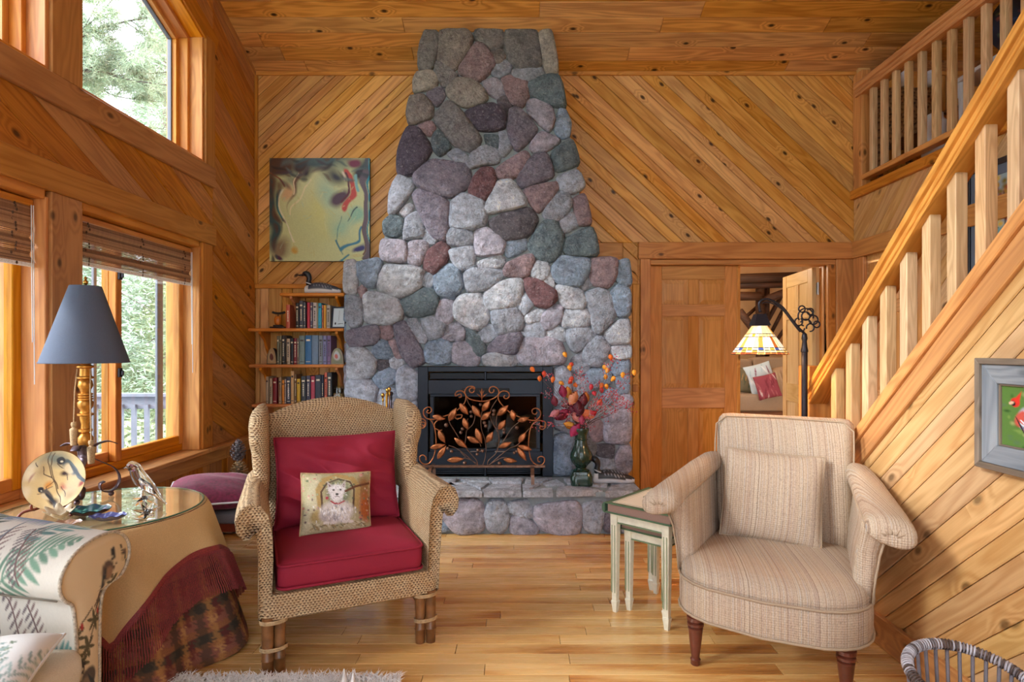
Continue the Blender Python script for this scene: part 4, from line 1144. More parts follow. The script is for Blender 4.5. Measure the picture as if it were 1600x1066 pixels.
leaves = '''365,400 435,280 70
215,355 325,385 60
465,240 545,345 66
580,260 660,370 66
672,310 745,208 66
665,390 755,315 66
815,350 915,255 70
945,300 965,400 62
1000,400 1105,372 58
820,480 890,390 64
500,375 540,480 60
615,470 670,610 66
710,600 772,500 62
535,548 650,605 58
418,560 535,650 58
270,490 330,605 62
192,650 330,620 58
260,750 340,630 60
350,765 505,750 62
825,645 945,598 58
1010,600 1075,505 60
1005,630 1135,670 56
1000,650 1080,770 60
870,755 995,775 56'''
for row in leaves.split('\n'):
    v = [float(x) for x in row.replace(',', ' ').split()]; a, b = T8(v[0:2]), T8(v[2:4]); w = v[4]/5.92/F*YS*.5
    e = b-a; L = e.length; e.normalize(); side = e.cross(Vector((0, 1, 0))).normalized(); c = []
    rings = []
    for k in range(9):
        t = k/8; ww = w*math.sin(PI*min(1, t*1.02+.02))**.75*(1-.15*t)+.0005; p = a+e*L*t+Vector((0, -.006-.012*math.sin(PI*t), 0))
        rings.append([p+side*ww, p+side*ww*.45+Vector((0, -.006, 0)), p+Vector((0, -.002, 0)), p-side*ww*.45+Vector((0, -.006, 0)), p-side*ww, p+Vector((0, .003, 0))])
    MB().loft(rings).build('leaf', M_copper, sc, None, True, smooth='all')
for q in ('340,440 20', '655,250 15', '568,318 16', '572,358 15', '780,308 18', '776,342 16', '693,418 17', '705,448 17', '490,475 16', '475,507 16', '872,480 18', '873,510 15', '990,464 18', '355,655 15', '390,683 17', '634,672 17', '674,678 17', '626,710 16', '510,790 18', '832,793 18', '968,697 16', '990,682 15'):
    a, r = q.split(); x, y = a.split(','); MB().ball(T8((float(x), float(y)))+Vector((0, -.006, 0)), float(r)/5.92/F*YS, 12, 8).build('berry', M_bronze, sc, None, True, smooth='all')
m = MB()
for a, b, w in (((668, 215), (668, 100), .012), ((668, 190), (620, 150), .008), ((668, 190), (718, 150), .008), ((668, 165), (648, 120), .007), ((668, 165), (690, 120), .007)):
    m.tube([T8(a), T8(((a[0]+b[0])/2, (a[1]+b[1])/2-4)), T8(b)], [.004, w, .002], 8, .6)
m.build('fleur_finial', M_copper, sc, None, True, smooth='all')
a, b = T8((92, 822)), T8((1255, 826)); MB().box((a.x, YS-.008, a.z-.010), (b.x, YS+.008, a.z+.010)).build('base_bar', M_bronze, sc, None, True, bevel=.002)
for px in (205, 1135):
    q = T8((px, 826)); m = MB(); m.strip([(q.x, YS-.13, .319), (q.x, YS-.125, q.z-.04), (q.x, YS-.09, q.z), (q.x, YS+.09, q.z), (q.x, YS+.125, q.z-.04), (q.x, YS+.13, .319)], (1, 0, 0), .024, .01)
    m.build('foot', M_bronze, sc, None, True)
# ================================================================== SEATS AND TABLES
def sgn(x): return 1 if x >= 0 else -1
def rrect(hx, hy, r, n=4):
    "rounded rectangle points around 0,0"
    out = []
    for cx, cy, a0 in ((hx-r, hy-r, 0), (-hx+r, hy-r, PI/2), (-hx+r, -hy+r, PI), (hx-r, -hy+r, 3*PI/2)):
        for k in range(n+1): a = a0+PI/2*k/n; out.append((cx+r*math.cos(a), cy+r*math.sin(a)))
    return out
def cushion_box(name, x0, x1, y0, y1, z0, z1, mat, parent, crown=.02, r=.03, pipe=None, pr=.006, M=None, wob=.004, taper=0.):
    cx, cy, hx, hy = (x0+x1)/2, (y0+y1)/2, (x1-x0)/2, (y1-y0)/2; rings = []; N = 8
    base = rrect(1, 1, .12, 6)
    for s, z in ((.0, z0), (.5, z0), (.92, z0+.002), (.985, z0+.012), (1., z0+.03), (1.006, (z0+z1)/2), (1., z1-.025), (.985, z1-.008), (.9, z1+crown*.35), (.6, z1+crown*.85), (.3, z1+crown), (.02, z1+crown)):
        ring = []
        for px, py in base:
            w = noise.noise(Vector((px*2.2, py*2.2, z*14)))*wob
            ring.append((cx+px*hx*s*(1-taper*(py*.5+.5))+w, cy+py*hy*s+w, z+w*.8))
        rings.append(ring)
    o = MB().loft(rings).build(name, mat, parent, M, smooth='all')
    if pipe:
        for z in (z1-.012, z0+.014):
            pts = [(cx+px*hx*(1.002)*(1-taper*(py*.5+.5)), cy+py*hy*1.002, z+noise.noise(Vector((px*2, py*2, z*14)))*wob*.8) for px, py in base]
            MB().tube(pts, pr, 6, loop=True).build('piping', pipe, o, None, smooth='all')
    return o
def pillow(name, w, h, t, mat, parent=None, M=None, cv=None, n=36, pinch=.09, seed=0, fold=.006, world=False, sag=0., mat2=None):
    "soft pillow: local x across, z up, front towards -y; printed canvas on the front when cv is given"
    nx = cv.w if cv else n; nz = cv.h if cv else n; off = Vector((seed*3.1, seed*1.7, seed))
    def pt(u, v, s):
        a, b = u*2-1, v*2-1
        x = a*w/2*(1-pinch*(1-b*b)*abs(a)**3*.9); z = -b*h/2*(1-pinch*(1-a*a)*abs(b)**3*.9)
        e = max(0., (1-abs(a)**3.2)*(1-abs(b)**3.2)); d = t/2*e**.55
        wx_ = x+.06*noise.noise(Vector((x*6, z*6, 2))+off); rg = abs(noise.noise(Vector(((z+wx_*.45)*11, (wx_-z*.3)*3.2, 5))+off)); f = noise.noise(Vector((x*5, z*5, s*3))+off)*fold*1.6*(e**.5)+(.35-rg*1.6)*fold*1.0*(e**.5)
        return (x, s*(d+f), z-sag*(1-a*a)*(b+1)/2)
    def sheet(m, s, nx, nz):
        vs = [pt(i/(nx-1), j/(nz-1), s) for j in range(nz) for i in range(nx)]
        m.add(vs, [(j*nx+i, (j+1)*nx+i, (j+1)*nx+i+1, j*nx+i+1) if s < 0 else (j*nx+i, j*nx+i+1, (j+1)*nx+i+1, (j+1)*nx+i) for j in range(nz-1) for i in range(nx-1)])
    m = MB(); sheet(m, -1, nx, nz); cols = None; k = len(m.v)
    sheet(m, 1, nx, nz)
    if cv: cols = np.vstack([cv.a.reshape(-1, 3), np.tile(cv.a.reshape(-1, 3).mean(0), (len(m.v)-k, 1))])
    o = m.build(name, mat, parent, M, world, cols=cols, smooth='all')
    return o, [pt(u, v, 0) for u, v in [(i/19, 0) for i in range(20)]+[(1, i/19) for i in range(1, 20)]+[(1-i/19, 1) for i in range(1, 20)]+[(0, 1-i/19) for i in range(1, 19)]]

# ------------------------------------------------------------------ woven wing chair
WCM = TR((-.708, 2.525, 0), math.atan2(.41, .912))
wc = thing('wing_chair', 'woven wicker wing armchair with rattan legs before the hearth', 'armchair', M=WCM)
# seat rail
def rr3(hx, hy, r, cx, cy, z, n=4): return [(cx+x, cy+y, z) for x, y in rrect(hx, hy, r, n)]
MB().loft([rr3(.345, .325, .03, 0, .315, .215), rr3(.365, .34, .03, 0, .315, .225), rr3(.368, .342, .03, 0, .315, .27), rr3(.365, .34, .03, 0, .315, .325), rr3(.3, .3, .02, 0, .315, .33)]).build('seat_rail', M_wicker, wc, smooth=True)
# back panel, camel topped
def backtop(x): return .985+.075*math.cos(min(1, abs(x)/.30)*PI/2)**.8
rings = []
nb = 28
for t_, dz in ((-.028, .0), (-.035, -.012), (-.035, -.05), (.035, -.05), (.035, -.012), (.028, 0.)): pass
m = MB(); cols_ = []
nx, nz = 30, 26
def backpt(i, j, s):
    x = -.325+.65*i/(nx-1); top = backtop(x); v = j/(nz-1); z = .30+(top-.30)*v
    y = .635+.085*((z-.3)/.7)+s*(.032*min(1, (1-v)*14+.0)**.5)
    y += -.02*math.cos(x/.33*PI/2)*0
    return (x, y, z)
for s in (-1, 1): m.add([backpt(i, j, s) for j in range(nz) for i in range(nx)], [(j*nx+i, j*nx+i+1, (j+1)*nx+i+1, (j+1)*nx+i) for j in range(nz-1) for i in range(nx-1)])
b0 = 0; b1 = nx*nz
for i in range(nx-1): m.f += [((nz-1)*nx+i, (nz-1)*nx+i+1, b1+(nz-1)*nx+i+1, b1+(nz-1)*nx+i), (i, i+1, b1+i+1, b1+i)]
for j in range(nz-1): m.f += [(j*nx, (j+1)*nx, b1+(j+1)*nx, b1+j*nx), (j*nx+nx-1, (j+1)*nx+nx-1, b1+(j+1)*nx+nx-1, b1+j*nx+nx-1)]
m.build('backrest', M_wicker, wc, smooth='all')
def interp(tab, z):
    for i in range(len(tab)-1):
        a, b = tab[i], tab[i+1]
        if z <= b[0]:
            t = (z-a[0])/(b[0]-a[0]); t = t*t*(3-2*t); return [a[k]+(b[k]-a[k])*t for k in range(1, len(a))]
    return list(tab[-1][1:])
for s in (-1, 1):
    # wing: rounded slab lofted upward; table of z -> front y, back y, half thickness, centre x
    tab = [(.60, .34, .70, .045, .352), (.70, .42, .71, .05, .348), (.80, .42, .72, .055, .352), (.90, .385, .73, .062, .360), (.96, .385, .735, .062, .362), (1.0, .41, .73, .055, .360), (1.03, .47, .72, .04, .356), (1.042, .54, .69, .015, .352)]
    rings = []
    for k in range(22):
        z = .58+(1.042-.58)*(k/21) if k < 21 else 1.042
        y0, y1, th, cx = interp(tab, z); L = (y1-y0)/2; cy = (y0+y1)/2
        ring = []
        for q in range(20):
            a = 2*PI*q/20; ex = abs(math.cos(a))**.75*sgn(math.cos(a)); ey = abs(math.sin(a))**.55*sgn(math.sin(a))
            yy = cy+L*ey; fat = 1+.35*max(0, -ey)      # the front edge is a fat roll
            ring.append((s*(cx+.012*(-ey)+th*fat*ex*.62), yy, z))
        rings.append(ring)
    MB().loft(rings).build('wing', M_wicker, wc, smooth='all')
    # scrolled arm: profile in x-z, lofted along y
    prof = [(.325, .23), (.322, .35), (.318, .48), (.322, .58), (.335, .655), (.365, .70), (.405, .712), (.442, .69), (.458, .645), (.452, .60), (.43, .572), (.405, .574), (.388, .598), (.38, .575), (.374, .5), (.372, .38), (.374, .23)]
    rings = []
    for y, kz, kx, yo in ((-.052, .93, .93, 0), (-.06, .985, .98, 0), (-.045, 1., 1., 0), (.06, 1.0, 1., 0), (.2, .995, .97, 0), (.34, 1.0, .9, 0), (.46, 1.06, .8, 0), (.56, 1.1, .72, 0)):
        ring = []
        for x, z in prof:
            roll = max(0, (z-.55)/.16)
            xx = .35+(x-.35)*(kx if x > .35 else 1); zz = z if z < .5 else .5+(z-.5)*kz
            yy = y+(.0 if z > .5 else (.5-z)*.16)*(1 if y < 0 else 0)
            ring.append((s*xx, yy, zz))
        rings.append(ring)
    MB().loft(rings).build('arm', M_wicker, wc, smooth='all')
    # legs: paired rattan poles with bindings
    for y in (-.01, .63):
        m = MB()
        for dx, dy in ((0, 0), (-.045, .012)):
            x = s*(.338+dx); h = .235
            m.tube([(x, y+dy, 0), (x, y+dy, .06), (x, y+dy, .064), (x, y+dy, .068), (x, y+dy, .15), (x, y+dy, h)], [.021, .023, .026, .023, .023, .024], 12)
        lg = m.build('leg', M_cane, wc, smooth=True)
        for z0_ in (.107, .216):
            m = MB().tube([(s*.316+.052*math.cos(a_), y+.006+.033*math.sin(a_), z0_+.004*(q-24)/12.) for q, a_ in enumerate([2*PI*q/16 for q in range(49)])], .0028, 5)
            m.build('binding', M_bind, lg, smooth='all')
for a, b in (((-.30, 0.3, .13), (.30, .3, .13)), ((-.325, 0, .13), (-.325, .63, .13)), ((.325, 0, .13), (.325, .63, .13))):
    MB().tube([a, [(a[i]+b[i])/2-.001 for i in range(3)], b], [.017, .019, .017], 10).build('stretcher', M_cane, wc, smooth=True)

sc_ = thing('seat_cushion', 'flat burgundy box cushion with piping on the wicker chair seat', 'cushion', M=WCM @ TR((0, .27, .331)))
cushion_box('cover', -.30, .30, -.30, .31, .0, .118, M_burg, sc_, .018, pipe=M_burg, wob=.006)
bc, edge = pillow('back_cushion', .60, .44, .17, M_burg, None, WCM @ TR((-.0, .505, .665), 0, R(-14)), None, 100, .06, 3, .05)
props(bc, 'large rumpled burgundy cushion leaning on the wicker backrest', 'cushion')
MB().tube([(x, y, z) for x, y, z in edge], .005, 6, loop=True).build('piping', M_burg, bc, smooth='all')

# dog needlepoint pillow
cv = Cv(96, 92, (176, 168, 132)); rn = random.Random(4)
cv.blob(.14, .5, .12, .7, (196, 190, 160), 8, .5); cv.blob(.87, .3, .14, .3, (150, 110, 70), 0, .6); cv.blob(.9, .62, .13, .3, (176, 96, 46), 0, .5)
for i in range(70): cv.blob(rn.choice([rn.uniform(0, .25), rn.uniform(.78, 1)]), rn.uniform(0, .9), rn.uniform(.01, .03), rn.uniform(.01, .03), rn.choice([(196, 120, 110), (110, 124, 96), (220, 206, 180), (96, 70, 84), (206, 160, 150)]), 0, .6)
cv.line([(.26, .62), (.22, .30), (.30, .14), (.5, .06), (.70, .13), (.78, .3), (.75, .6)], .045, (178, 150, 96), .3); cv.line([(.28, .62), (.26, .34), (.34, .2), (.5, .13), (.66, .19), (.72, .32), (.71, .6)], .016, (84, 60, 48), .4)
cv.blob(.5, .36, .20, .24, (122, 132, 104), 0, .35)
for i in range(60): cv.blob(.5+rn.gauss(0, .1), .3+rn.gauss(0, .09), .02, .02, rn.choice([(160, 170, 140), (90, 104, 84), (196, 196, 160)]), 0, .6)
cv.blob(.5, .9, .46, .14, (186, 178, 142), 0, .3); cv.blob(.2, .72, .1, .14, (170, 150, 100), 30, .5)
for i in range(46): x = .12+.76*rn.random(); cv.seg(x, .82+.1*rn.random(), x+.06, .84+.12*rn.random(), .012, rn.choice([(120, 116, 90), (206, 200, 170), (150, 130, 90)]))
cv.blob(.48, .66, .27, .21, (206, 200, 198), 0, .3); cv.blob(.36, .72, .15, .12, (180, 172, 172), 0, .4)
for i in range(170):
    x, y = .48+rn.gauss(0, .11), .67+rn.gauss(0, .08); cv.seg(x, y, x+rn.uniform(-.015, .015), y+.05, .008, rn.choice([(226, 222, 220), (150, 146, 152), (206, 196, 180), (236, 236, 240)]))
cv.line([(.40, .30), (.345, .16)], .055, (220, 216, 216), .3, 1., True); cv.line([(.55, .30), (.60, .15)], .055, (220, 216, 216), .3, 1., True); cv.line([(.39, .27), (.355, .19)], .025, (120, 90, 92), .4, 1., True); cv.line([(.56, .27), (.592, .18)], .025, (120, 90, 92), .4, 1., True)
cv.blob(.475, .33, .125, .12, (222, 220, 222), 0, .2); cv.blob(.475, .42, .10, .09, (226, 224, 226), 0, .3)
for i in range(90): a = rn.uniform(0, 2*PI); r = rn.uniform(.05, .15); x, y = .475+r*math.cos(a), .35+r*math.sin(a); cv.seg(x, y, x+.02*math.cos(a), y+.025*math.sin(a), .007, rn.choice([(240, 240, 244), (190, 186, 192)]))
for x in (.43, .53): cv.blob(x, .315, .018, .018, (36, 30, 34), 0, .3)
cv.blob(.478, .385, .026, .02, (40, 34, 38), 0, .3); cv.line([(.45, .43), (.478, .415), (.51, .43)], .007, (110, 90, 96), .5)
cv.line([(.39, .49), (.44, .53), (.50, .54), (.58, .5)], .012, (170, 50, 60), .4)
cv.blob(.34, .44, .025, .03, (186, 60, 84), 0, .4)
for x in (.34, .44, .6, .68): cv.blob(x, .83, .05, .03, (222, 216, 210), 0, .4)
cv.line([(.60, .34), (.74, .27), (.98, .21)], .022, (104, 62, 40), .4); cv.grain(.3, 2)
dp, edge = pillow('throw_pillow', .325, .285, .11, M_needle, None, WCM @ TR((-.03, .325, .585), R(3), R(-20), R(4)), cv, 40, .05, 7, .006)
props(dp, 'small needlepoint pillow showing a white terrier on the burgundy seat', 'pillow')
MB().tube(edge, .0045, 6, loop=True).build('piping', M_bind, dp, smooth='all')

# ------------------------------------------------------------------ striped tweed armchair
ACM = TR((.965, 2.30, 0), math.atan2(-.49, .87))
ac = thing('upholstered_armchair', 'beige striped tweed armchair with turned dark legs beside the staircase', 'armchair', M=ACM)
def plan(s, yf=0., n=28):
    "seat outline, bowed at the front; s scales about the centre"
    pts = []
    for k in range(n):
        a = 2*PI*k/n; x = .385*abs(math.cos(a))**.42*sgn(math.cos(a)); y0 = .33*abs(math.sin(a))**.5*sgn(math.sin(a))
        if y0 < 0: y = y0*(1.0+.24*(1-(x/.385)**2))
        else: y = y0
        w = 1-.14*(y/.33*.5+.5)
        pts.append((x*s*w, .33+y*s))
    return pts
def pl3(s, z): return [(x, y, z) for x, y in plan(s)]
MB().loft([pl3(.9, .215), pl3(.99, .217), pl3(1.0, .23), pl3(1.005, .29), pl3(1.0, .352), pl3(.985, .362)]).build('seat_base', M_tweed, ac, smooth='all')
for z in (.222, .358):
    MB().tube(pl3(1.006, z), .0055, 6, loop=True).build('piping', M_tweedpipe, ac, smooth='all')
MB().loft([pl3(.97, .35), pl3(.985, .372), pl3(.975, .395), pl3(.93, .418), pl3(.8, .436), pl3(.6, .446), pl3(.3, .45), pl3(.02, .45)]).build('seat', M_tweed, ac, smooth='all')
# backrest: lofted upward, rounded, leaning
rings = []
for z, hw, th, yc in ((.36, .29, .05, .59), (.5, .30, .07, .60), (.7, .304, .072, .63), (.85, .306, .072, .66), (.93, .308, .068, .68), (.965, .302, .055, .688), (.985, .285, .03, .69), (.99, .25, .008, .69)):
    rings.append([(x, yc+y, z) for x, y in rrect(hw, th, min(th*.95, .07), 5)])
MB().loft(rings).build('backrest', M_tweed, ac, smooth='all')
MB().tube([(-.300, .565, .66), (-.304, .594, .85), (-.303, .618, .94), (-.26, .642, .978), (0, .645, .985), (.26, .642, .978), (.303, .618, .94), (.304, .594, .85), (.300, .565, .66)], .004, 6).build('piping', M_tweedpipe, ac, smooth='all')
for s in (-1, 1):
    # side panel under the arm, front edge curved
    rings = []
    for z, y0, y1, x, th in ((.36, .10, .62, .335, .035), (.45, .11, .63, .34, .04), (.55, .10, .64, .352, .042), (.63, .06, .65, .37, .045), (.67, .05, .66, .378, .05)):
        L, cy = (y1-y0)/2, (y0+y1)/2
        rings.append([(s*(x+(-.03*(yy/L*.5+.5))+xx), cy+yy, z+.06*max(0, (cy+yy-.1))*(1 if z > .6 else 0)) for xx, yy in rrect(th, L, th*.9, 4)])
    sp_ = MB().loft(rings).build('side_panel', M_tweed, ac, smooth='all')
    MB().tube([(s*.362, .095, .36), (s*.37, .098, .45), (s*.385, .088, .55), (s*.40, .055, .62)], .0045, 6).build('piping', M_tweedpipe, ac, smooth='all')
    # arm pad: padded roll sweeping from the back down to a blunt front
    path = [(.315, .64, .745, .050, .045), (.328, .58, .745, .058, .055), (.352, .45, .725, .064, .058), (.378, .30, .70, .070, .058), (.402, .15, .678, .076, .058), (.414, .04, .665, .080, .058), (.416, .0, .66, .078, .054), (.416, -.018, .655, .062, .04), (.416, -.024, .65, .03, .018)]
    rings = []
    for x, y, z, hw, hh in path:
        ring = []
        for k in range(18):
            a = 2*PI*k/18; ex, ez = abs(math.cos(a))**.8*sgn(math.cos(a)), abs(math.sin(a))**.85*sgn(math.sin(a))
            ring.append((s*(x+hw*ex+.010*ez), y, z+hh*ez*(1 if ez > 0 else .8)-.02*ex))
        rings.append(ring)
    ap = MB().loft(rings).build('arm', M_tweed, ac, smooth='all')
    MB().tube([(s*(.416-.072), -.004, .665), (s*(.375-.066), .28, .70), (s*(.35-.06), .45, .727), (s*(.33-.05), .62, .75)], .004, 6).build('piping', M_tweedpipe, ac, smooth='all')
    m = MB()
    for k in range(5):
        a = PI*(.15+.7*k/4); m.tube([(s*(.416+.060*math.cos(a)), -.012, .655+.042*math.sin(a)), (s*(.416+.02*math.cos(a)), -.027, .655+.01*math.sin(a))], .0035, 5)
    m.build('pleat', M_tweedpipe, ap, smooth='all')
    leg = [(.0, 0), (.017, 0), (.02, .004), (.019, .02), (.022, .024), (.016, .03), (.02, .06), (.029, .14), (.031, .155), (.024, .16), (.034, .166), (.034, .176), (.025, .181), (.036, .188), (.036, .202), (.03, .206), (.03, .218), (0, .218)]
    MB().lathe(leg, 18, (s*.275, .03, 0)).build('leg', W_mahog, ac, smooth=True)
    MB().loft([rr3(.014, .014, .004, s*.27, .62, 0), rr3(.022, .022, .004, s*.27, .58, .22)]).build('leg', W_mahog, ac, smooth=True)
lp, edge = pillow('lumbar_pillow', .43, .41, .13, M_tweed, None, ACM @ TR((-.03, .475, .635), R(0), R(-17), R(1.5)), None, 40, .04, 9, .004)
props(lp, 'square tweed pillow propped on the striped armchair', 'pillow'); MB().tube(edge, .004, 6, loop=True).build('piping', M_tweedpipe, lp, smooth='all')

# ------------------------------------------------------------------ book-shaped nesting tables
e1 = Vector((.258, -.235, 0)).normalized(); e2 = Vector((.235, .258, 0)).normalized(); c0 = Vector((.445, 2.955, 0))
NTM = axes(e1, e2, (0, 0, 1), c0)
def nest(name, label, w, d, h, M, th, leaf):
    t = thing(name, label, 'table', M=M)
    # top shaped like a thick closed book: green cover boards, page edges, rounded spine
    m = MB().box((-.008, -.008, h-.006), (w+.008, d+.008, h)).box((-.008, -.008, h-th), (w+.008, d+.008, h-th+.007)); m.build('book_cover', plain('book_green', rgb(86, 116, 84), .45, 0, 30, .2), t, bevel=.002)
    m = MB().box((.004, .0, h-th+.007), (w+.002, d, h-.006)); m.build('page_block', plain('taupe_pages', rgb(150, 120, 106), .8, 0, 300, .2), t)
    pr = [(-.008-.018*math.cos(a), h-th/2+th/2*math.sin(a)) for a in [(-PI/2)+PI*k/8 for k in range(9)]]
    MB().loft([[(x, -.009, z) for x, z in pr], [(x, d+.009, z) for x, z in pr]]).build('spine', plain('book_green2', rgb(78, 106, 84), .45), t, smooth=True)
    cvt = Cv(90, 120, (240, 236, 220)); rr = random.Random(3)
    for i in range(30): cvt.blob(rr.random(), rr.random(), .08, .06, rr.choice([(216, 212, 192), (234, 230, 216)]), 0, .9)
    cvt.line([(.03, .03), (.97, .03), (.97, .97), (.03, .97), (.03, .03)], .008, (96, 120, 88), .4); cvt.line([(.08, .06), (.92, .06), (.92, .94), (.08, .94), (.08, .06)], .004, (150, 160, 130), .4)
    if leaf:
        for a, b, w_ in (((.30, .62), (.62, .36), .05), ((.26, .55), (.50, .30), .045), ((.3, .6), (.58, .55), .045), ((.25, .50), (.36, .26), .05), ((.40, .56), (.74, .30), .028), ((.28, .56), (.18, .42), .04)): cvt.seg(*a, *b, w_, rr.choice([(70, 96, 46), (92, 116, 60), (60, 84, 48)]), .3)
        cvt.line([(.30, .58), (.74, .44), (.86, .40)], .012, (96, 116, 70), .4)
    m, c = canvas_grid(cvt, lambda u, v: (.02+(w-.03)*u, .015+(d-.03)*(1-v), h+.0006)); m.build('decorated_panel', M_print, t, cols=c)
    MB().box((.022, .022, h-th-.045), (w-.022, d-.022, h-th)).build('apron', M_paintw, t, bevel=.002)
    MB().box((.018, .018, h-th-.050), (w-.018, d-.018, h-th-.045)).build('bead', plain('bead_green', rgb(120, 140, 104), .5), t)
    for (x, y) in ((.03, .03), (w-.03, .03), (w-.03, d-.03), (.03, d-.03)):
        m = MB().loft([rr3(.010, .010, .001, x, y, 0, 1), rr3(.014, .014, .001, x, y, .035, 1), rr3(.0165, .0165, .001, x, y, .052, 1), rr3(.0165, .0165, .001, x, y, .056, 1), rr3(.013, .013, .001, x, y, .060, 1), rr3(.019, .019, .001, x, y, h-th, 1)])
        lg = m.build('leg', M_paintw, t)
        MB().box((x-.010, y-.0205, .1), (x-.006, y-.0185, h-th-.06)).box((x+.006, y-.0205, .1), (x+.010, y-.0185, h-th-.06)).box((x-.0205, y-.010, .1), (x-.0185, y-.006, h-th-.06)).build('line', plain('line_green', rgb(150, 160, 124), .6), lg)
    return t
nest('nesting_table', 'cream painted side table with a top like a green book bearing a leaf sprig', .345, .42, .55, NTM, .052, True)
nest('nesting_table', 'smaller cream nesting table tucked under the larger book-topped one', .265, .33, .445, NTM @ TR((.04, .065, 0)), .035, False)

# ------------------------------------------------------------------ round table
RT = (-1.815, 2.57); RTZ = .62
rt_ = thing('round_table', 'small round table with a glass top beside the windows', 'table', (RT[0], RT[1], 0))
MB().lathe([(0, RTZ-.035), (.395, RTZ-.035), (.40, RTZ-.03), (.40, RTZ-.014), (.395, RTZ-.010), (0, RTZ-.010)], 48).build('tabletop', W_trim, rt_, smooth=True)
MB().lathe([(0, 0), (.15, 0), (.15, .03), (.05, .06), (.035, .3), (.05, .5), (.12, RTZ-.036), (0, RTZ-.036)], 24).build('pedestal', W_trim, rt_, smooth=True)
g_ = MB().lathe([(0, RTZ-.0005), (.386, RTZ-.0005), (.389, RTZ+.002), (.389, RTZ+.005), (.386, RTZ+.0065), (0, RTZ+.0065)], 72).build('glass_top', M_top, rt_)
MB().tube([(.389*math.cos(2*PI*k/72), .389*math.sin(2*PI*k/72), RTZ+.003) for k in range(72)], .0034, 6, loop=True).build('glass_edge', M_aqua, g_, smooth='all')

def folds(a, k): return math.sin(7*a+.6)*.55+math.sin(11*a+2.)*.3+math.sin(4*a+1.)*.35
# plaid floor-length skirt
na, nz_ = 420, 90; cv = Cv(na, nz_, (96, 62, 40))
xx = np.arange(na)/na; yy = np.arange(nz_)/nz_; rs_ = np.random.RandomState(2); wig = rs_.rand(nz_, na)*.012
U_, V_ = np.meshgrid(xx, yy); U2 = (U_*26+wig*12) % 1; V2 = (V_*5.0+wig*4) % 1
A = np.ones((nz_, na, 3))*np.array(rgb(150, 96, 62))
def band(c, mask, op): A[mask] = A[mask]*(1-op)+np.array(rgb(*c))*op
band((48, 56, 50), (V2 < .30), .8); band((140, 84, 78), (V2 > .45) & (V2 < .8), .6); band((36, 44, 40), (U2 < .30), .62); band((196, 140, 76), (U2 > .42) & (U2 < .6), .55); band((104, 30, 36), (U2 > .66) & (U2 < .84) & (V2 < .6), .7); band((206, 156, 96), (U2 > .42) & (U2 < .6) & (V2 > .5) & (V2 < .75), .5)
cols_ = A.reshape(-1, 3); m = MB()
def skr(a, t):     # t 0 top .. 1 floor
    k = t**1.1; return .402+.165*k+.048*k*folds(a, 1)
vs = []
for j in range(nz_):
    t = j/(nz_-1)
    for i in range(na):
        a = 2*PI*i/na; r = skr(a, t); z = (RTZ-.012)*(1-t)+.012+.012*math.sin(5*a)*t; x = RT[0]+r*math.cos(a)
        vs.append((max(x, XL+.04)-RT[0], r*math.sin(a), z))
m.add(vs, [(j*na+i, j*na+(i+1) % na, (j+1)*na+(i+1) % na, (j+1)*na+i) for j in range(nz_-1) for i in range(na)])
sk_ = m.build('table_skirt', M_plaid, None, TR((RT[0], RT[1], 0)), cols=cols_, smooth='all')
props(sk_, 'brown plaid floor-length skirt under the beige cloth of the round table', 'tablecloth')
# beige square overcloth with burgundy fringe
HS = .575; ROT = R(-97)
def hemlen(a):
    b = (a-ROT-PI/4) % (PI/2)-PI/4; return HS/math.cos(b)-.40          # overhang length
tc = thing('tablecloth', 'beige square cloth with deep burgundy fringe over the round table', 'tablecloth', (RT[0], RT[1], RTZ-.012))
na, nd = 240, 26; vs = [(0, 0, .0105)]; m = MB()
def drape(a, d, extra=0.):
    "point at distance d down the overhang"
    k = min(1, d/.45); r = .404+.010*min(1, d/.03)+.135*k+.048*k*folds(a, 1)+.012*k*math.sin(17*a+1)+extra
    return r
def dpt(a, d, extra=0.):
    r = drape(a, d, extra); z = .009-d*.985
    x = r*math.cos(a); x = max(x, XL+.03-RT[0])
    return (x, r*math.sin(a), z)
for q in (.2, .39): vs += [(q*math.cos(2*PI*i/na), q*math.sin(2*PI*i/na), .0105) for i in range(na)]
for j in range(nd):
    for i in range(na): a = 2*PI*i/na; vs.append(dpt(a, hemlen(a)*(j/(nd-1))))
fs = [(0, 1+i, 1+(i+1) % na) for i in range(na)]
for j in range(nd+1): fs += [(1+j*na+i, 1+j*na+(i+1) % na, 1+(j+1)*na+(i+1) % na, 1+(j+1)*na+i) for i in range(na)]
m.add(vs, fs); m.build('cloth', M_beige, tc, smooth='all')
m = MB(); band_ = [[dpt(2*PI*i/na, hemlen(2*PI*i/na)+dz, .004) for i in range(na)] for dz in (-.02, 0, .012)]
for j in range(2): m.loft([band_[j], band_[j+1]], cap=False)
m.build('fringe_heading', M_fringe, tc, smooth='all')
m = MB(); ns = 430; rr = random.Random(8)
for i in range(ns):
    a = 2*PI*i/ns; h = hemlen(a); L = .175+rr.uniform(-.004, .004); pts = []
    for k in range(8):
        d = h+L*k/7; p = dpt(a+rr.uniform(-.0007, .0007)+.0016*(-1)**k, d, .008); pts.append(p)
    if pts[0][0] < XL+.05-RT[0]: continue
    m.tube(pts, .0022, 4)
m.build('fringe', M_fringe, tc)['kind'] = 'stuff'
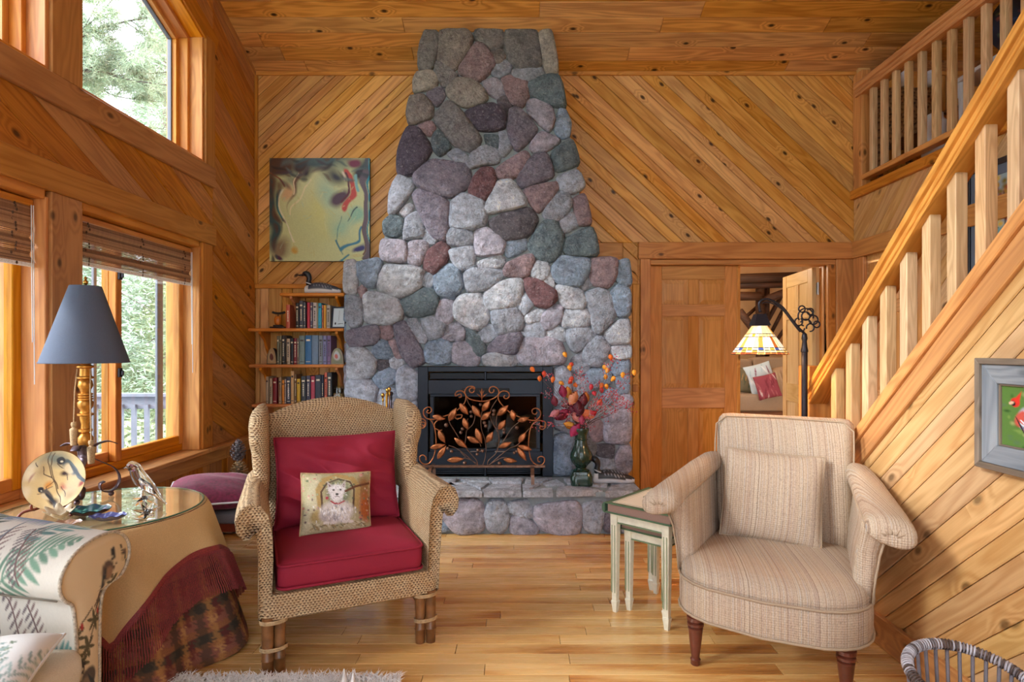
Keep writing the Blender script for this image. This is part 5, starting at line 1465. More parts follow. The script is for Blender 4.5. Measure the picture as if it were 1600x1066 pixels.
# ================================================================== LEFT CORNER
# ------------------------------------------------------------------ tall table lamp
LX, LY = -1.985, 2.70; LZ = RTZ+.009
tl = thing('table_lamp', 'tall gilded table lamp with slate blue cone shade and iron scroll base', 'lamp', (LX, LY, LZ))
def shade_cone(r0, r1, z0, z1, mat, par, t=.003, n=48):
    return MB().loft([[(r*math.cos(2*PI*k/n), r*math.sin(2*PI*k/n), z) for k in range(n)] for r, z in ((r0, z0), (r1, z1), (r1-t, z1), (r0-t, z0))], cap=False, loop=True).build('lamp_shade', mat, par, smooth=True)
sh = shade_cone(.172, .062, .628, .978, M_navy, tl)
MB().tube([(.172*math.cos(a), .172*math.sin(a), .628) for a in [2*PI*k/48 for k in range(48)]], .003, 6, loop=True).build('shade_binding', M_navy, sh, smooth='all')
prof = [(0, .20), (.012, .20), (.014, .235), (.022, .245), (.030, .262), (.030, .285), (.020, .30), (.014, .306), (.027, .312), (.027, .322), (.018, .326), (.017, .345), (.023, .375), (.023, .382), (.032, .386), (.032, .394), (.022, .398), (.020, .41), (.030, .425), (.032, .445), (.024, .455), (.030, .458), (.030, .463), (.022, .466), (.029, .469), (.029, .474), (.022, .477), (.029, .48), (.029, .486), (.018, .49), (.022, .505), (.030, .52), (.026, .545), (.018, .55), (.033, .555), (.033, .562), (.024, .566), (.022, .60), (.034, .605), (.034, .612), (.018, .618), (.032, .64), (.028, .67), (.012, .69), (0, .69)]
MB().lathe(prof, 28).build('turned_column', M_gold, tl, smooth=True)
MB().tube([(0, 0, .68), (0, 0, .985)], .004, 8).ball((0, 0, .76), (.03, .03, .045)).build('bulb_and_harp', M_brass, tl, smooth=True)
MB().lathe([(0, .975), (.008, .975), (.006, .985), (.010, .99), (.010, 1.0), (.004, 1.006), (.007, 1.015), (0, 1.025)], 12).build('finial', M_brass, tl, smooth=True)
MB().tube([(-.06, 0, .975), (0, 0, .975), (.06, 0, .975)], .002, 6).build('shade_spider', M_brass, tl)
for k in range(3):
    a = 2*PI*k/3-1.25; ca, sa = math.cos(a), math.sin(a)
    q = smoothp([(.028, .20), (.05, .235), (.09, .245), (.115, .225), (.10, .195), (.06, .19)], 5) if False else None
    pts = [(.018, .20), (.035, .228), (.065, .24), (.095, .225), (.098, .20), (.075, .19), (.05, .198)]
    up = [(.018, .205), (.022, .16), (.05, .13), (.09, .09), (.112, .04), (.10, -.0)]
    body = [(.100, .225), (.070, .24), (.035, .23), (.020, .205), (.022, .175), (.05, .150), (.088, .12), (.108, .08), (.105, .04), (.08, .012), (.05, .022), (.045, .05), (.06, .06)]
    sp = smoothp(body, 5)
    MB().strip([(r*1.22*ca, r*1.22*sa, z*1.04+.008) for r, z in sp], (-sa, ca, 0), .036, .0045).build('scroll_foot', M_strap, tl, smooth='all')
    MB().ball((.10*ca, .10*sa, .009), .012, 12, 8).build('ball_foot', M_strap, tl, smooth='all')
MB().lathe([(0, .185), (.026, .185), (.028, .19), (.028, .205), (.022, .21), (0, .21)], 20).build('collar', M_strap, tl, smooth=True)
tm = plain('tassel_cord', rgb(186, 158, 120), .8, 0, 200, .3)
for dx, zt_, dy in ((-.046, .335, .0), (.048, .255, -.02)):
    m = MB().tube([(dx*.8, dy, .60), (dx*.9, dy-.01, .5), (dx, dy-.01, zt_+.02)], .0028, 6)
    m.lathe([(0, .02), (.010, .02), (.012, .01), (.010, 0), (.006, -.003), (.0165, -.012), (.0165, -.02), (.013, -.085), (0, -.085)], 14, (dx, dy-.01, zt_)); m.build('tassel', tm, tl, smooth=True)

# ------------------------------------------------------------------ bird plate on a stand
cv = Cv(120, 120, (206, 178, 128)); rr = random.Random(2)
for i in range(16): cv.blob(rr.random(), rr.random(), .18, .14, rr.choice([(216, 190, 140), (190, 166, 124), (222, 200, 156)]), 0, .9)
cv.warp(.05, 5., 2.); cv.blob(.45, .12, .44, .2, (120, 124, 112), 0, .8); cv.blob(.62, .38, .10, .09, (60, 46, 48), 0, .7); cv.blob(.64, .62, .10, .07, (186, 120, 96), 20, .8); cv.blob(.25, .3, .16, .22, (176, 150, 108), 0, .8); cv.blob(.8, .8, .16, .12, (176, 146, 100), 0, .8); cv.blob(.38, .58, .09, .12, (206, 140, 70), 0, .7); cv.blob(.12, .45, .03, .16, (150, 96, 60), 10, .8); cv.blob(.5, .86, .14, .08, (70, 54, 46), 0, .6); cv.blob(.93, .6, .07, .1, (150, 70, 60), 0, .6)
for q in ([(.36, .0), (.34, .2), (.42, .45), (.5, .6), (.62, .8), (.66, .96)], [(.44, .02), (.38, .25), (.46, .5), (.56, .66)], [(.46, .5), (.36, .62), (.42, .75)], [(.5, .2), (.62, .3), (.7, .5)], [(.1, .1), (.16, .22)], [(.60, .62), (.68, .7), (.70, .82)], [(.46, .62), (.30, .72), (.22, .74)], [(.42, .45), (.3, .38), (.26, .26)]): cv.line(q, .010, (84, 66, 54), .5)
def bird(cv, x, y, k, fl=1, c=(74, 84, 90), b=(206, 186, 150)):
    cv.blob(x, y, .12*k, .065*k, c, 40*fl, .25); cv.blob(x-.03*k*fl, y+.02*k, .08*k, .045*k, b, 40*fl, .4); cv.blob(x-.10*k*fl, y-.08*k, .05*k, .045*k, (50, 52, 56), 0, .25); cv.blob(x-.09*k*fl, y-.065*k, .018*k, .012*k, (206, 196, 170), 20, .5); cv.seg(x+.06*k*fl, y+.05*k, x+.20*k*fl, y+.2*k, .03*k, c, .3); cv.seg(x-.02*k, y-.02*k, x+.12*k*fl, y+.1*k, .03*k, (50, 56, 62), .4)
bird(cv, .72, .28, 1.6); bird(cv, .40, .76, 1.3, 1, (90, 84, 80)); cv.grain(.1)
PM = TR((-1.95, 2.45, RTZ+.009+.022), R(9)) @ TR((0, 0, 0), 0, R(-14))
def platept(u, v, s=-1):
    a, b = u*2-1, v*2-1
    # square to disc
    x = a*math.sqrt(1-b*b/2); z = b*math.sqrt(1-a*a/2); r = min(1, math.hypot(x, z))
    return (x*.120, s*.002-.018*r*r*1.0+.018, .120-z*.120)
m, c = canvas_grid(cv, lambda u, v: platept(u, v)); k0 = len(m.v); W = 24
pb = MB(); 
pl_ = thing('decorative_plate', 'gold round plate painted with small birds, on a wooden stand', 'plate', M=PM)
m.build('painted_face', printed('glazed_plate', .15), pl_, cols=c, smooth='all')
MB().loft([[(r*math.cos(2*PI*k/48), y, .12+r*math.sin(2*PI*k/48)) for k in range(48)] for r, y in ((.1205, -.003), (.1215, -.001), (.118, .004), (.09, .014), (.06, .021), (.055, .0245), (.05, .022), (.001, .0215))], cap=False).build('plate_back', plain('gold_rim', rgb(176, 150, 104), .25, .3), pl_, smooth=True)
PS = TR((-1.95, 2.45, RTZ+.009), R(9))
ps = thing('plate_stand', 'small red-brown wooden easel holding the bird plate', 'plate stand', M=PS)
for s in (-1, 1):
    q = smoothp([(s*.10, -.035, .0), (s*.085, -.02, .02), (s*.05, .0, .026), (s*.045, .03, .03), (s*.05, .075, .0)], 4)
    MB().tube(q, .006, 8).tube([(s*.052, -.01, .024), (s*.052, -.026, .03), (s*.052, -.03, .05)], .005, 8).build('foot', W_red, ps, smooth='all')
    MB().tube([(s*.05, .022, .026), (s*.03, .07, .16)], .005, 8).build('upright', W_red, ps, smooth='all')
MB().tube([(-.05, .022, .028), (.05, .022, .028)], .005, 8).build('crossbar', W_red, ps, smooth='all')

# ------------------------------------------------------------------ shells
def shell(name, label, cat, loc, rz, L, Wd, H, cin, cout, seed, grp=None, shape='ab'):
    cva = Cv(44, 34, cin[0]); rr = random.Random(seed)
    for i in range(46): cva.blob(rr.random(), rr.random(), rr.uniform(.03, .12), rr.uniform(.02, .07), rr.choice(cin), rr.uniform(0, 180), .6)
    t = thing(name, label, cat, M=TR(loc, rz, R(4)))
    def pt(u, v, o):
        a, b = u*2-1, v*2-1; x = a*math.sqrt(1-b*b/2); y = b*math.sqrt(1-a*a/2); r = min(1, math.hypot(x, y)); d = 1-r*r
        return (x*L/2*(1+.1*y), y*Wd/2, H*(1-d**.8)*(1+.12*math.sin(9*math.atan2(y, x)))+.003+(0 if o else -.0028)+.0)
    m, c = canvas_grid(cva, lambda u, v: pt(u, v, 1)); m.build('nacre_lining', M_photo, t, cols=c, smooth='all')
    m, c = canvas_grid(Cv(30, 24, cout), lambda u, v: pt(u, v, 0)); 
    cc = c*(1+.5*(np.random.RandomState(seed).rand(len(c), 1)-.5)); m.build('outer_shell', printed('shell_crust', .8, 200., .001), t, cols=cc, smooth='all')
    return t
ZT = RTZ+.0095
ab = [(30, 70, 76), (70, 150, 140), (40, 60, 90), (120, 190, 170), (90, 90, 130), (50, 110, 120), (160, 150, 190)]
shell('abalone_shell', 'larger abalone shell with blue-green nacre at the foot of the lamp', 'shell', (-1.78, 2.44, ZT), R(12), .165, .10, .026, ab, (74, 52, 46), 5)
shell('abalone_shell', 'smaller blue shell in front of the larger abalone', 'shell', (-1.645, 2.36, ZT), R(14), .135, .06, .022, [(84, 90, 150), (130, 140, 190), (60, 60, 100), (150, 160, 200)], (110, 104, 110), 6)
shell('shell_dish', 'small pale shell dish with brown lining at the front of the table', 'shell', (-1.745, 2.275, ZT), R(12), .105, .06, .018, [(150, 116, 96), (196, 160, 130), (120, 90, 80)], (226, 206, 180), 7)
m = MB()
for k in range(7):
    a = -PI*.1+PI*1.2*k/6; m.loft([[(.0, 0, .0), (.004, 0, .0), (.004, .004, .0)], [(.035*math.cos(a), .01*math.sin(k), .012+.035*math.sin(a)), (.038*math.cos(a)+.002, .012, .014+.035*math.sin(a)), (.035*math.cos(a), .014, .012+.035*math.sin(a))]])
for k in range(18):
    pass
fs = MB(); ring0 = [(.006*math.cos(2*PI*k/40), .006*math.sin(2*PI*k/40), .0) for k in range(40)]
ring1 = [(.03*(1+.15*math.cos(7*2*PI*k/40))*math.cos(2*PI*k/40), .022*(1+.15*math.cos(7*2*PI*k/40))*math.sin(2*PI*k/40), .02+.006*math.cos(14*PI*k/40)) for k in range(40)]
ring2 = [(.05*(1+.18*math.cos(7*2*PI*k/40))*math.cos(2*PI*k/40), .03*(1+.18*math.cos(7*2*PI*k/40))*math.sin(2*PI*k/40), .042+.010*math.cos(14*PI*k/40)) for k in range(40)]
o = MB().loft([ring0, ring1, ring2, [(x*.98, y*.98, z+.001) for x, y, z in ring2], [(x*.95, y*.95, z+.003) for x, y, z in ring1]]).build('ruffled_shell', plain('pale_shell', rgb(222, 206, 176), .3, 0, 20, .15), None, TR((-1.865, 2.40, ZT), R(20), R(25)), smooth='all')
props(o, 'pale ruffled shell between the plate and the abalone', 'shell')

# crystal starfish and glass bird
m = MB()
for k in range(7):
    a = 2*PI*k/7+.3; el = .35+.5*(k % 2); d = Vector((math.cos(a)*math.cos(el), math.sin(a)*math.cos(el), math.sin(el)))
    m.tube([Vector((0, 0, .022)), Vector((0, 0, .022))+d*.025, Vector((0, 0, .022))+d*.055], [.010, .007, .0015], 6)
for k in range(5):
    a = 2*PI*k/5; m.tube([(0, 0, .02), (.03*math.cos(a), .03*math.sin(a), .006)], [.009, .004], 6)
o = m.build('crystal_starburst', M_crystal, None, TR((-1.515, 2.40, ZT+.002))); props(o, 'clear crystal starburst at the front right of the glass table top', 'ornament')
gb = thing('glass_bird', 'clear glass bird on a spiky crystal perch, right of the lamp', 'figurine', (-1.62, 2.55, ZT))
def birdbody(pts): return MB().tube(smoothp(pts, 4), [r for r in np.interp(np.linspace(0, 1, (len(pts)-1)*4+1), np.linspace(0, 1, len(pts)), RAD)], 14)
RAD = [.002, .007, .022, .024, .027, .030, .026, .017, .007, .003]
birdbody([(-.088, 0, .172), (-.074, 0, .176), (-.058, 0, .182), (-.040, 0, .172), (-.03, 0, .150), (-.012, 0, .122), (.018, 0, .095), (.045, 0, .068), (.075, 0, .036), (.095, 0, .018)]).build('body', M_crystal, gb, smooth='all')
MB().tube([(-.005, -.027, .13), (.03, -.03, .10), (.06, -.02, .066)], [.006, .013, .003], 8, 1.6).build('wing', M_crystal, gb, smooth='all')
m = MB().tube([(.0, .0, .095), (-.002, 0, .045)], [.007, .009], 8)
for k in range(8):
    a = 2*PI*k/8; m.tube([(0, 0, .045), (.05*math.cos(a), .05*math.sin(a), .004 if k % 2 else .04)], [.009, .002], 5)
m.build('perch', M_crystal, gb, smooth=True)

# ------------------------------------------------------------------ floral sofa arm (the rest of the sofa runs off to the left)
so = thing('floral_sofa', 'white sofa with leafy palm and bird print, its rolled arm at lower left', 'sofa', (-1.75, 1.6, 0))
rr = random.Random(12); cv = Cv(200, 210, (214, 210, 200))
def palm(cv, x0, y0, x1, y1, n, L, w, c, sp=42): cv.frond(x0, y0, x1, y1, n, L, w, c, sp, .2, rr)
TEAL, SAGE, DK, GR = (96, 140, 138), (110, 146, 126), (70, 84, 76), (140, 150, 156)
palm(cv, .60, .42, .98, .10, 11, .16, .0145, TEAL); palm(cv, .55, .55, .95, .38, 12, .13, .013, SAGE, 50); palm(cv, .05, .62, .34, .18, 10, .19, .018, DK)
palm(cv, .0, .40, .22, .05, 9, .17, .016, TEAL); palm(cv, .10, .98, .40, .62, 10, .18, .015, DK, 45); palm(cv, .42, .98, .66, .72, 9, .13, .013, SAGE); palm(cv, -.02, .9, .1, .55, 7, .15, .014, SAGE); palm(cv, .30, .35, .5, .12, 9, .1, .010, GR); palm(cv, .72, .98, .92, .74, 9, .1, .011, DK)
for s_, e_ in (((.48, .38), (.62, .66)), ((.60, .36), (.74, .52)), ((.62, .66), (.84, .98)), ((.7, .6), (.88, .82)), ((.36, .5), (.30, .62))):
    cv.line([s_, e_], .006, (110, 84, 84), .5)
    for k in range(13):
        t = k/13; x, y = s_[0]+(e_[0]-s_[0])*t, s_[1]+(e_[1]-s_[1])*t; cv.seg(x, y, x+.045, y-.03, .006, (120, 92, 92), .5); cv.seg(x, y, x-.045, y+.025, .006, (104, 90, 96), .5)
palm(cv, .05, .80, .5, .66, 9, .13, .013, DK); palm(cv, .5, .86, .98, .70, 11, .14, .013, TEAL); palm(cv, .1, .95, .6, .88, 10, .10, .011, SAGE); cv.blob(.44, .13, .10, .055, (208, 88, 84), -18, .3); cv.blob(.56, .06, .08, .03, (204, 96, 90), -25, .3); cv.blob(.36, .08, .06, .03, (200, 180, 172), 10, .4)
for k in range(15): cv.seg(.33+.015*k, .19, .30+.020*k, .34, .012, (110-k % 3*14, 126-k % 2*18, 160-k % 3*10), .4)
cv.line([(.46, .33), (.50, .46), (.49, .62)], .006, (110, 120, 130), .4); cv.grain(.05)
AX0, AX1 = -2.24, -1.345
prof = [(1.800, .02), (1.796, .2), (1.790, .36), (1.782, .48), (1.770, .545), (1.742, .572), (1.722, .61), (1.730, .655), (1.77, .695), (1.83, .716), (1.90, .72), (1.965, .708), (2.01, .676), (2.03, .63), (2.018, .585), (1.98, .555), (1.93, .55), (1.895, .52), (1.885, .4), (1.885, .02)]
pp = smoothp(prof, 6); L_ = [0]
for a, b in zip(pp[:-1], pp[1:]): L_.append(L_[-1]+math.hypot(b[0]-a[0], b[1]-a[1]))
def pat(v):
    s = v*L_[-1]
    for i in range(len(L_)-1):
        if s <= L_[i+1]+1e-9:
            t = (s-L_[i])/max(1e-9, L_[i+1]-L_[i]); return (pp[i][0]+(pp[i+1][0]-pp[i][0])*t, pp[i][1]+(pp[i+1][1]-pp[i][1])*t)
    return pp[-1]
def armpt(u, v):
    # canvas top (v=0) is the outside foot, bottom (v=1) the inside foot; u runs towards the front end
    y, z = pat(1-v*.80-.0 if False else (1-v)*.74); x = AX0+(AX1-AX0)*u
    x = -1.80+(AX1+1.80)*u
    rise = max(0, (AX1-x))*.16*(z/.7)
    n_ = noise.noise(Vector((x*9, y*9, z*9)))*.006
    return (x, y+n_, z+rise+n_*.5)
m, c = canvas_grid(cv, armpt); m.build('arm', M_print, so, None, True, cols=c, smooth='all')
# rear underside and the run of the arm beyond the frame
m = MB(); rings = []
for x in (-2.24, -2.1, -1.80):
    rings.append([(x, y, z+max(0, AX1-max(x, -1.8))*.16*(z/.7)) for y, z in prof])
m.loft(rings); m.build('arm_body', cloth('cream_linen', rgb(214, 208, 194), .85), so, None, True, smooth='all')
q_ = inset(prof, .014) if area(prof) > 0 else inset(prof[::-1], .014)
m = MB(); m.loft([[(-1.80, y, z+max(0, AX1+1.8)*.16*(z/.7)) for y, z in q_], [(AX1-.006, y, z) for y, z in q_]]); m.build('arm_core', plain('linen_core', rgb(206, 198, 182), .9), so, None, True, smooth='all')
# front panel of the arm: tan in the photograph's light, same print
cv = Cv(90, 170, (220, 202, 170))
for s_, e_ in (((.45, .30), (.75, .16)), ((.20, .42), (.42, .30))): cv.line([s_, ((s_[0]+e_[0])/2, (s_[1]+e_[1])/2-.02), e_], .010, (84, 72, 60), .5)
cv.line([(.95, .20), (.7, .26), (.45, .38), (.30, .52)], .010, (84, 72, 60), .5)
for x, y in ((.7, .24), (.58, .3), (.45, .36), (.36, .46), (.25, .4), (.62, .34), (.3, .52)):
    for k in range(6): a = k*1.05+.3; cv.seg(x, y, x+.10*math.cos(a), y+.055*math.sin(a), .02, (88, 84, 62), .4)
bird(cv, .62, .17, .8, -1, (96, 84, 78), (150, 120, 96)); bird(cv, .38, .60, .8, 1, (84, 76, 70), (130, 112, 92)); bird(cv, .88, .14, .5, 1, (110, 92, 80))
for x, y in ((.28, .74), (.22, .80), (.24, .88), (.20, .95), (.42, .78), (.45, .9)):
    for k in range(5): a = .5+k*.55; cv.seg(x, y, x+.12*math.cos(a), y+.05*math.sin(a), .018, (104, 100, 72), .4)
for x, y in ((.5, .33), (.3, .36), (.36, .84)): cv.blob(x, y, .02, .02, (170, 50, 50), 0, .4)
fp_ = [(y, z) for y, z in pp]
ys = [p[0] for p in fp_]; zsr = [p[1] for p in fp_]
m = MB(); cc = []
NW, NH = 30, 170
# rows in z, clipped to the arm outline
def span(z):
    xs = []
    for (a, b), (c_, d) in zip(fp_, fp_[1:]+[fp_[0]]):
        if (b-z)*(d-z) <= 0 and abs(b-d) > 1e-9: xs.append(a+(z-b)/(d-b)*(c_-a))
    return (min(xs), max(xs)) if xs else (1.85, 1.86)
vs = []
for j in range(NH):
    z = .021+(.7185-.021)*(1-j/(NH-1)); a, b = span(z)
    if .549 < z < .60: b = max(b, 1.9)
    for i in range(NW):
        y = a+(b-a)*i/(NW-1); bul = .012*(1-abs(2*i/(NW-1)-1)**3)*min(1, j/6, (NH-1-j)/4+.2); vs.append((AX1+bul, y, z))
        u = (y-1.70)/.34; v = (.72-z)/.70; ii = min(cv.w-1, max(0, int(u*cv.w))); jj = min(cv.h-1, max(0, int(v*cv.h))); cc.append(cv.a[jj, ii])
m.add(vs, [(j*NW+i, j*NW+i+1, (j+1)*NW+i+1, (j+1)*NW+i) for j in range(NH-1) for i in range(NW-1)])
m.build('arm_front', M_print, so, None, True, cols=np.array(cc), smooth='all')
e_ = [(AX1+.004, y, z) for y, z in pp[2:-2]]
MB().tube(e_, .0055, 6).build('piping', plain('printed_piping', rgb(186, 176, 160), .8, 0, 120, .45), so, None, True, smooth='all')
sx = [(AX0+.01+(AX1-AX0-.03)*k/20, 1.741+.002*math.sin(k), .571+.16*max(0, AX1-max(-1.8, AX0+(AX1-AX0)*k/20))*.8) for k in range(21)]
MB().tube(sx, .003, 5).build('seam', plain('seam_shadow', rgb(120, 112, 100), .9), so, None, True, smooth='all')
cushion_box('seat_cushion', -2.24, -1.30, 1.0, 1.78, .30, .42, cloth('cream_linen2', rgb(216, 210, 196)), so, .02, M=TR((1.75, -1.6, 0)))
MB().box((-2.24, 1.0, .05), (-1.33, 1.79, .30)).build('base', cloth('cream_linen3', rgb(210, 204, 190)), so, None, True, bevel=.01)
cv = Cv(70, 70, (228, 230, 232)); rr = random.Random(5)
for i in range(5): x = rr.random(); cv.frond(x, 1, x+rr.uniform(-.3, .3), .25, 8, .16, .014, rr.choice([(150, 176, 176), (170, 190, 200), (130, 150, 130)]), 40, .2, rr)
sp_, edge = pillow('throw_pillow', .36, .36, .11, M_print, None, TR((-1.44, 1.50, .463), R(20), R(-84), R(0)), cv, 40, .06, 4)
props(sp_, 'white leaf-print pillow lying on the sofa at lower left corner', 'pillow'); MB().tube(edge, .004, 6, loop=True).build('piping', M_white, sp_, smooth='all')

# ------------------------------------------------------------------ small stool with magenta cushion, behind the table
stl = thing('footstool', 'low dark-red wooden stool between round table and hearth', 'stool', (-1.72, 3.55, 0))
MB().loft([rr3(.28, .22, .03, 0, 0, .33), rr3(.29, .23, .03, 0, 0, .345), rr3(.29, .23, .03, 0, 0, .385), rr3(.27, .21, .03, 0, 0, .40)]).build('seat', M_grayfab, stl, smooth=True)
MB().loft([rr3(.285, .225, .03, 0, 0, .285), rr3(.285, .225, .03, 0, 0, .329)]).build('seat_frame', W_red, stl, smooth=True)
for sx_ in (-1, 1):
    for sy_ in (-1, 1): MB().tube(smoothp([(sx_*.245, sy_*.19, .30), (sx_*.265, sy_*.20, .2), (sx_*.255, sy_*.195, .1), (sx_*.272, sy_*.205, .0)], 4), [.022]*4+[.019]*4+[.014]*4+[.012], 10).build('leg', W_red, stl, smooth='all')
vp, edge = pillow('velvet_cushion', .46, .46, .15, M_velvet, None, TR((-1.80, 3.44, .485), R(20), R(-84)), None, 40, .05, 6, .010)
props(vp, 'magenta velvet cushion lying flat behind the round table', 'cushion'); MB().tube(edge, .006, 6, loop=True).build('piping', M_white, vp, smooth='all')

# ------------------------------------------------------------------ basket of pine cones on the hearth
def cone(name, label, M, L, r, col, n=70):
    t = thing(name, label, 'pine cone', M=M, group=None)
    MB().ball((0, 0, L/2), (r*.45, r*.45, L/2), 8, 8).build('core', M_any, t, color=s2l(np.array(col)/255.*.6))
    m = MB()
    for k in range(n):
        z = (k+.5)/n; a = k*2.39996; rr_ = r*math.sin(PI*min(1, z*.86+.12))**.7; c, s = math.cos(a), math.sin(a); zz = L*z
        tip = (rr_*c, rr_*s, zz+.012); w = .3*r
        m.add([(.3*rr_*c-w*s*.4, .3*rr_*s+w*c*.4, zz-.004), (.3*rr_*c+w*s*.4, .3*rr_*s-w*c*.4, zz-.004), (rr_*c+w*s*.5, rr_*s-w*c*.5, zz+.004), tip, (rr_*c-w*s*.5, rr_*s+w*c*.5, zz+.004), (.7*rr_*c, .7*rr_*s, zz-.008), (.95*rr_*c, .95*rr_*s, zz-.003)],
              [(0, 1, 2, 3, 4), (5, 1, 0), (5, 2, 1), (5, 0, 4), (6, 5, 4), (6, 2, 5), (6, 4, 3), (6, 3, 2)])
    m.build('scales', M_any, t, color=s2l(np.array(col)/255.)); return t
HZ = .319
cone('pine_cone', 'tan pine cone lying low on the hearth, behind the wicker chair', TR((-2.03, 4.28, HZ+.03), 0, 0, R(0)), .16, .065, (186, 158, 118))
cone('pine_cone', 'grey pine cone on top of the tan ones, behind the wicker chair', TR((-2.04, 4.285, HZ+.185), R(10)), .15, .055, (120, 112, 116))
cone('pine_cone', 'brown pine cone beside the tan one on the hearth behind the chair', TR((-1.90, 4.33, HZ+.02), R(10)), .14, .055, (130, 96, 66))
# ================================================================== LAMP, SHELVES, PICTURES, HEARTH THINGS
# ------------------------------------------------------------------ stained glass floor lamp
FX, FY = 1.555, 3.20
fl_ = thing('floor_lamp', 'black iron bridge floor lamp with lit stained glass shade behind the tweed armchair', 'lamp', (FX, FY, 0))
def Q(px, py): p = P(px, py, FY); return (p.x-FX, 0, p.z)
MB().lathe([(0, 0), (.13, 0), (.135, .01), (.12, .022), (.05, .035), (.03, .06), (.018, .08), (.018, .09), (0, .09)], 32).build('base', M_black, fl_, smooth=True)
MB().lathe([(0, .08), (.0155, .08), (.0155, 1.30), (.019, 1.302), (.019, 1.312), (.015, 1.33), (.012, 1.36), (.016, 1.375), (.012, 1.40), (.0, 1.41)], 18).build('pole', M_black, fl_, smooth=True)
arm = smoothp([Q(1256, 520)[::2], Q(1247, 512)[::2], Q(1236, 498)[::2], Q(1222, 480)[::2], Q(1206, 470)[::2], Q(1194, 468)[::2], Q(1186, 474)[::2], Q(1188, 488)[::2]], 5)
MB().tube([(x, 0, z) for x, z in arm], .0075, 8).build('arm', M_black, fl_, smooth='all')
MB().tube([(x+.004, 0, z-.016) for x, z in arm[4:28]], .004, 6).build('arm_brace', M_black, fl_, smooth='all')
def ring(cx, cy, r, w=.0045, a0=0, a1=2*PI): return [(Q(cx+r*math.cos(a0+(a1-a0)*k/16), cy+r*math.sin(a0+(a1-a0)*k/16))) for k in range(17)]
for i, (cx, cy, r, a0, a1) in enumerate(((1259, 494, 6.5, 0, 2*PI), (1259, 494, 12, 2.6, 6.6), (1271, 500, 7, 3.5, 9.2), (1248, 503, 6, -1, 4.6), (1266, 512, 6, 2.8, 8), (1276, 507, 5, 3, 9), (1253, 483, 5, 2.5, 8.5), (1266, 487, 5, 3.5, 9.5), (1252, 513, 5, 0, 5.5), (1259, 508, 9, 3.6, 6.0))):
    MB().tube(ring(cx, cy, r, a0=a0, a1=a1), .0042, 6).build('scroll', M_black, fl_, smooth='all')
SXP = Q(1187, 500)[0]; zt_, zb_ = Q(1187, 509)[2], Q(1187, 553)[2]
m = MB(); m.loft([[(SXP+r*math.cos(2*PI*k/4+PI/4), r*math.sin(2*PI*k/4+PI/4), z) for k in range(4)] for r, z in ((.034, Q(0, 491)[2]), (.062, zt_), (.058, zt_), (.03, Q(0, 491)[2]-.003))], cap=True)
m.build('shade_cap', M_black, fl_)
# shade: 12 sided cone of small coloured panes held in lead
PC = [(255, 236, 190), (250, 214, 140), (255, 244, 220), (236, 176, 84), (255, 228, 170), (200, 110, 56), (250, 240, 226), (240, 190, 100)]
rr = random.Random(4); NS = 28; rows = [(0., .30), (.30, .40), (.40, .78), (.78, .87), (.87, .95), (.95, 1.02)]
tg = NT('stained_glass'); inf = tg.n('ObjectInfo'); tg.l(inf.outputs['Color'], tg.b.inputs['Base Color']); tg.l(inf.outputs['Color'], tg.b.inputs['Emission Color']); tg.b.inputs['Emission Strength'].default_value = .11; tg.b.inputs['Roughness'].default_value = .2
rt0, rt1 = .040, .146
sh = thing('glass_shade', 'x', 'x'); del sh['label']; del sh['category']; sh.parent = fl_
def cone(u, a, off=0.): r = rt0+(rt1-rt0)*u+off; return (SXP+r*math.cos(a), r*math.sin(a), zt_+(zb_-zt_)*u)
for ri, (u0, u1) in enumerate(rows):
    n = NS if ri not in (0,) else 14
    for k in range(n):
        a0, a1 = 2*PI*k/n+.012, 2*PI*(k+1)/n-.012
        if ri == 1: c = (226, 232, 240) if k % 7 in (2, 4) else ((236, 196, 70) if k % 7 == 3 else (250, 226, 160))
        elif ri == 3: c = (84, 104, 176) if k % 7 in (1, 5) else rr.choice([(240, 240, 240), (240, 200, 90), (250, 230, 200)])
        elif ri == 5: c = rr.choice([(220, 130, 70), (240, 190, 110), (200, 100, 60)])
        elif ri == 2: c = PC[(k*3+k//7) % 8] if k % 7 not in (0, 3) else (252, 244, 230)
        else: c = rr.choice(PC)
        uu1 = u1-.006+(.02*math.sin(k*1.7) if ri == 5 else 0)
        ps_ = [cone(u0+.004, a0), cone(u0+.004, a1), cone(uu1, a1), cone(uu1, a0)]; pi = [cone(u0+.004, a0, -.002), cone(u0+.004, a1, -.002), cone(uu1, a1, -.002), cone(uu1, a0, -.002)]
        MB().add(ps_+pi, [(0,1,2,3),(7,6,5,4),(0,4,5,1),(1,5,6,2),(2,6,7,3),(3,7,4,0)]).build('pane', tg.m, sh, color=rgb(*c))
for u in [r_[0] for r_ in rows]+[1.015]:
    MB().tube([cone(u, 2*PI*k/56, .0006) for k in range(56)], .0017, 4, loop=True).build('lead_came', M_black, sh)
ld = bpy.data.lights.new('lamp_bulb', 'POINT'); lb = bpy.data.objects.new('lamp_bulb', ld); COL.objects.link(lb); lb.parent = fl_; lb.location = (SXP, 0, zt_-.10); ld.energy = 2.0; ld.color = (1., .62, .32); ld.shadow_soft_size = .03
MB().tube([(SXP, 0, zt_+.02), (SXP, 0, zt_-.05)], .016, 10).ball((SXP, 0, zt_-.06), (.02, .02, .03)).build('socket', M_brass, fl_, smooth=True)
lb.location = (SXP, -.0, zb_+.02)

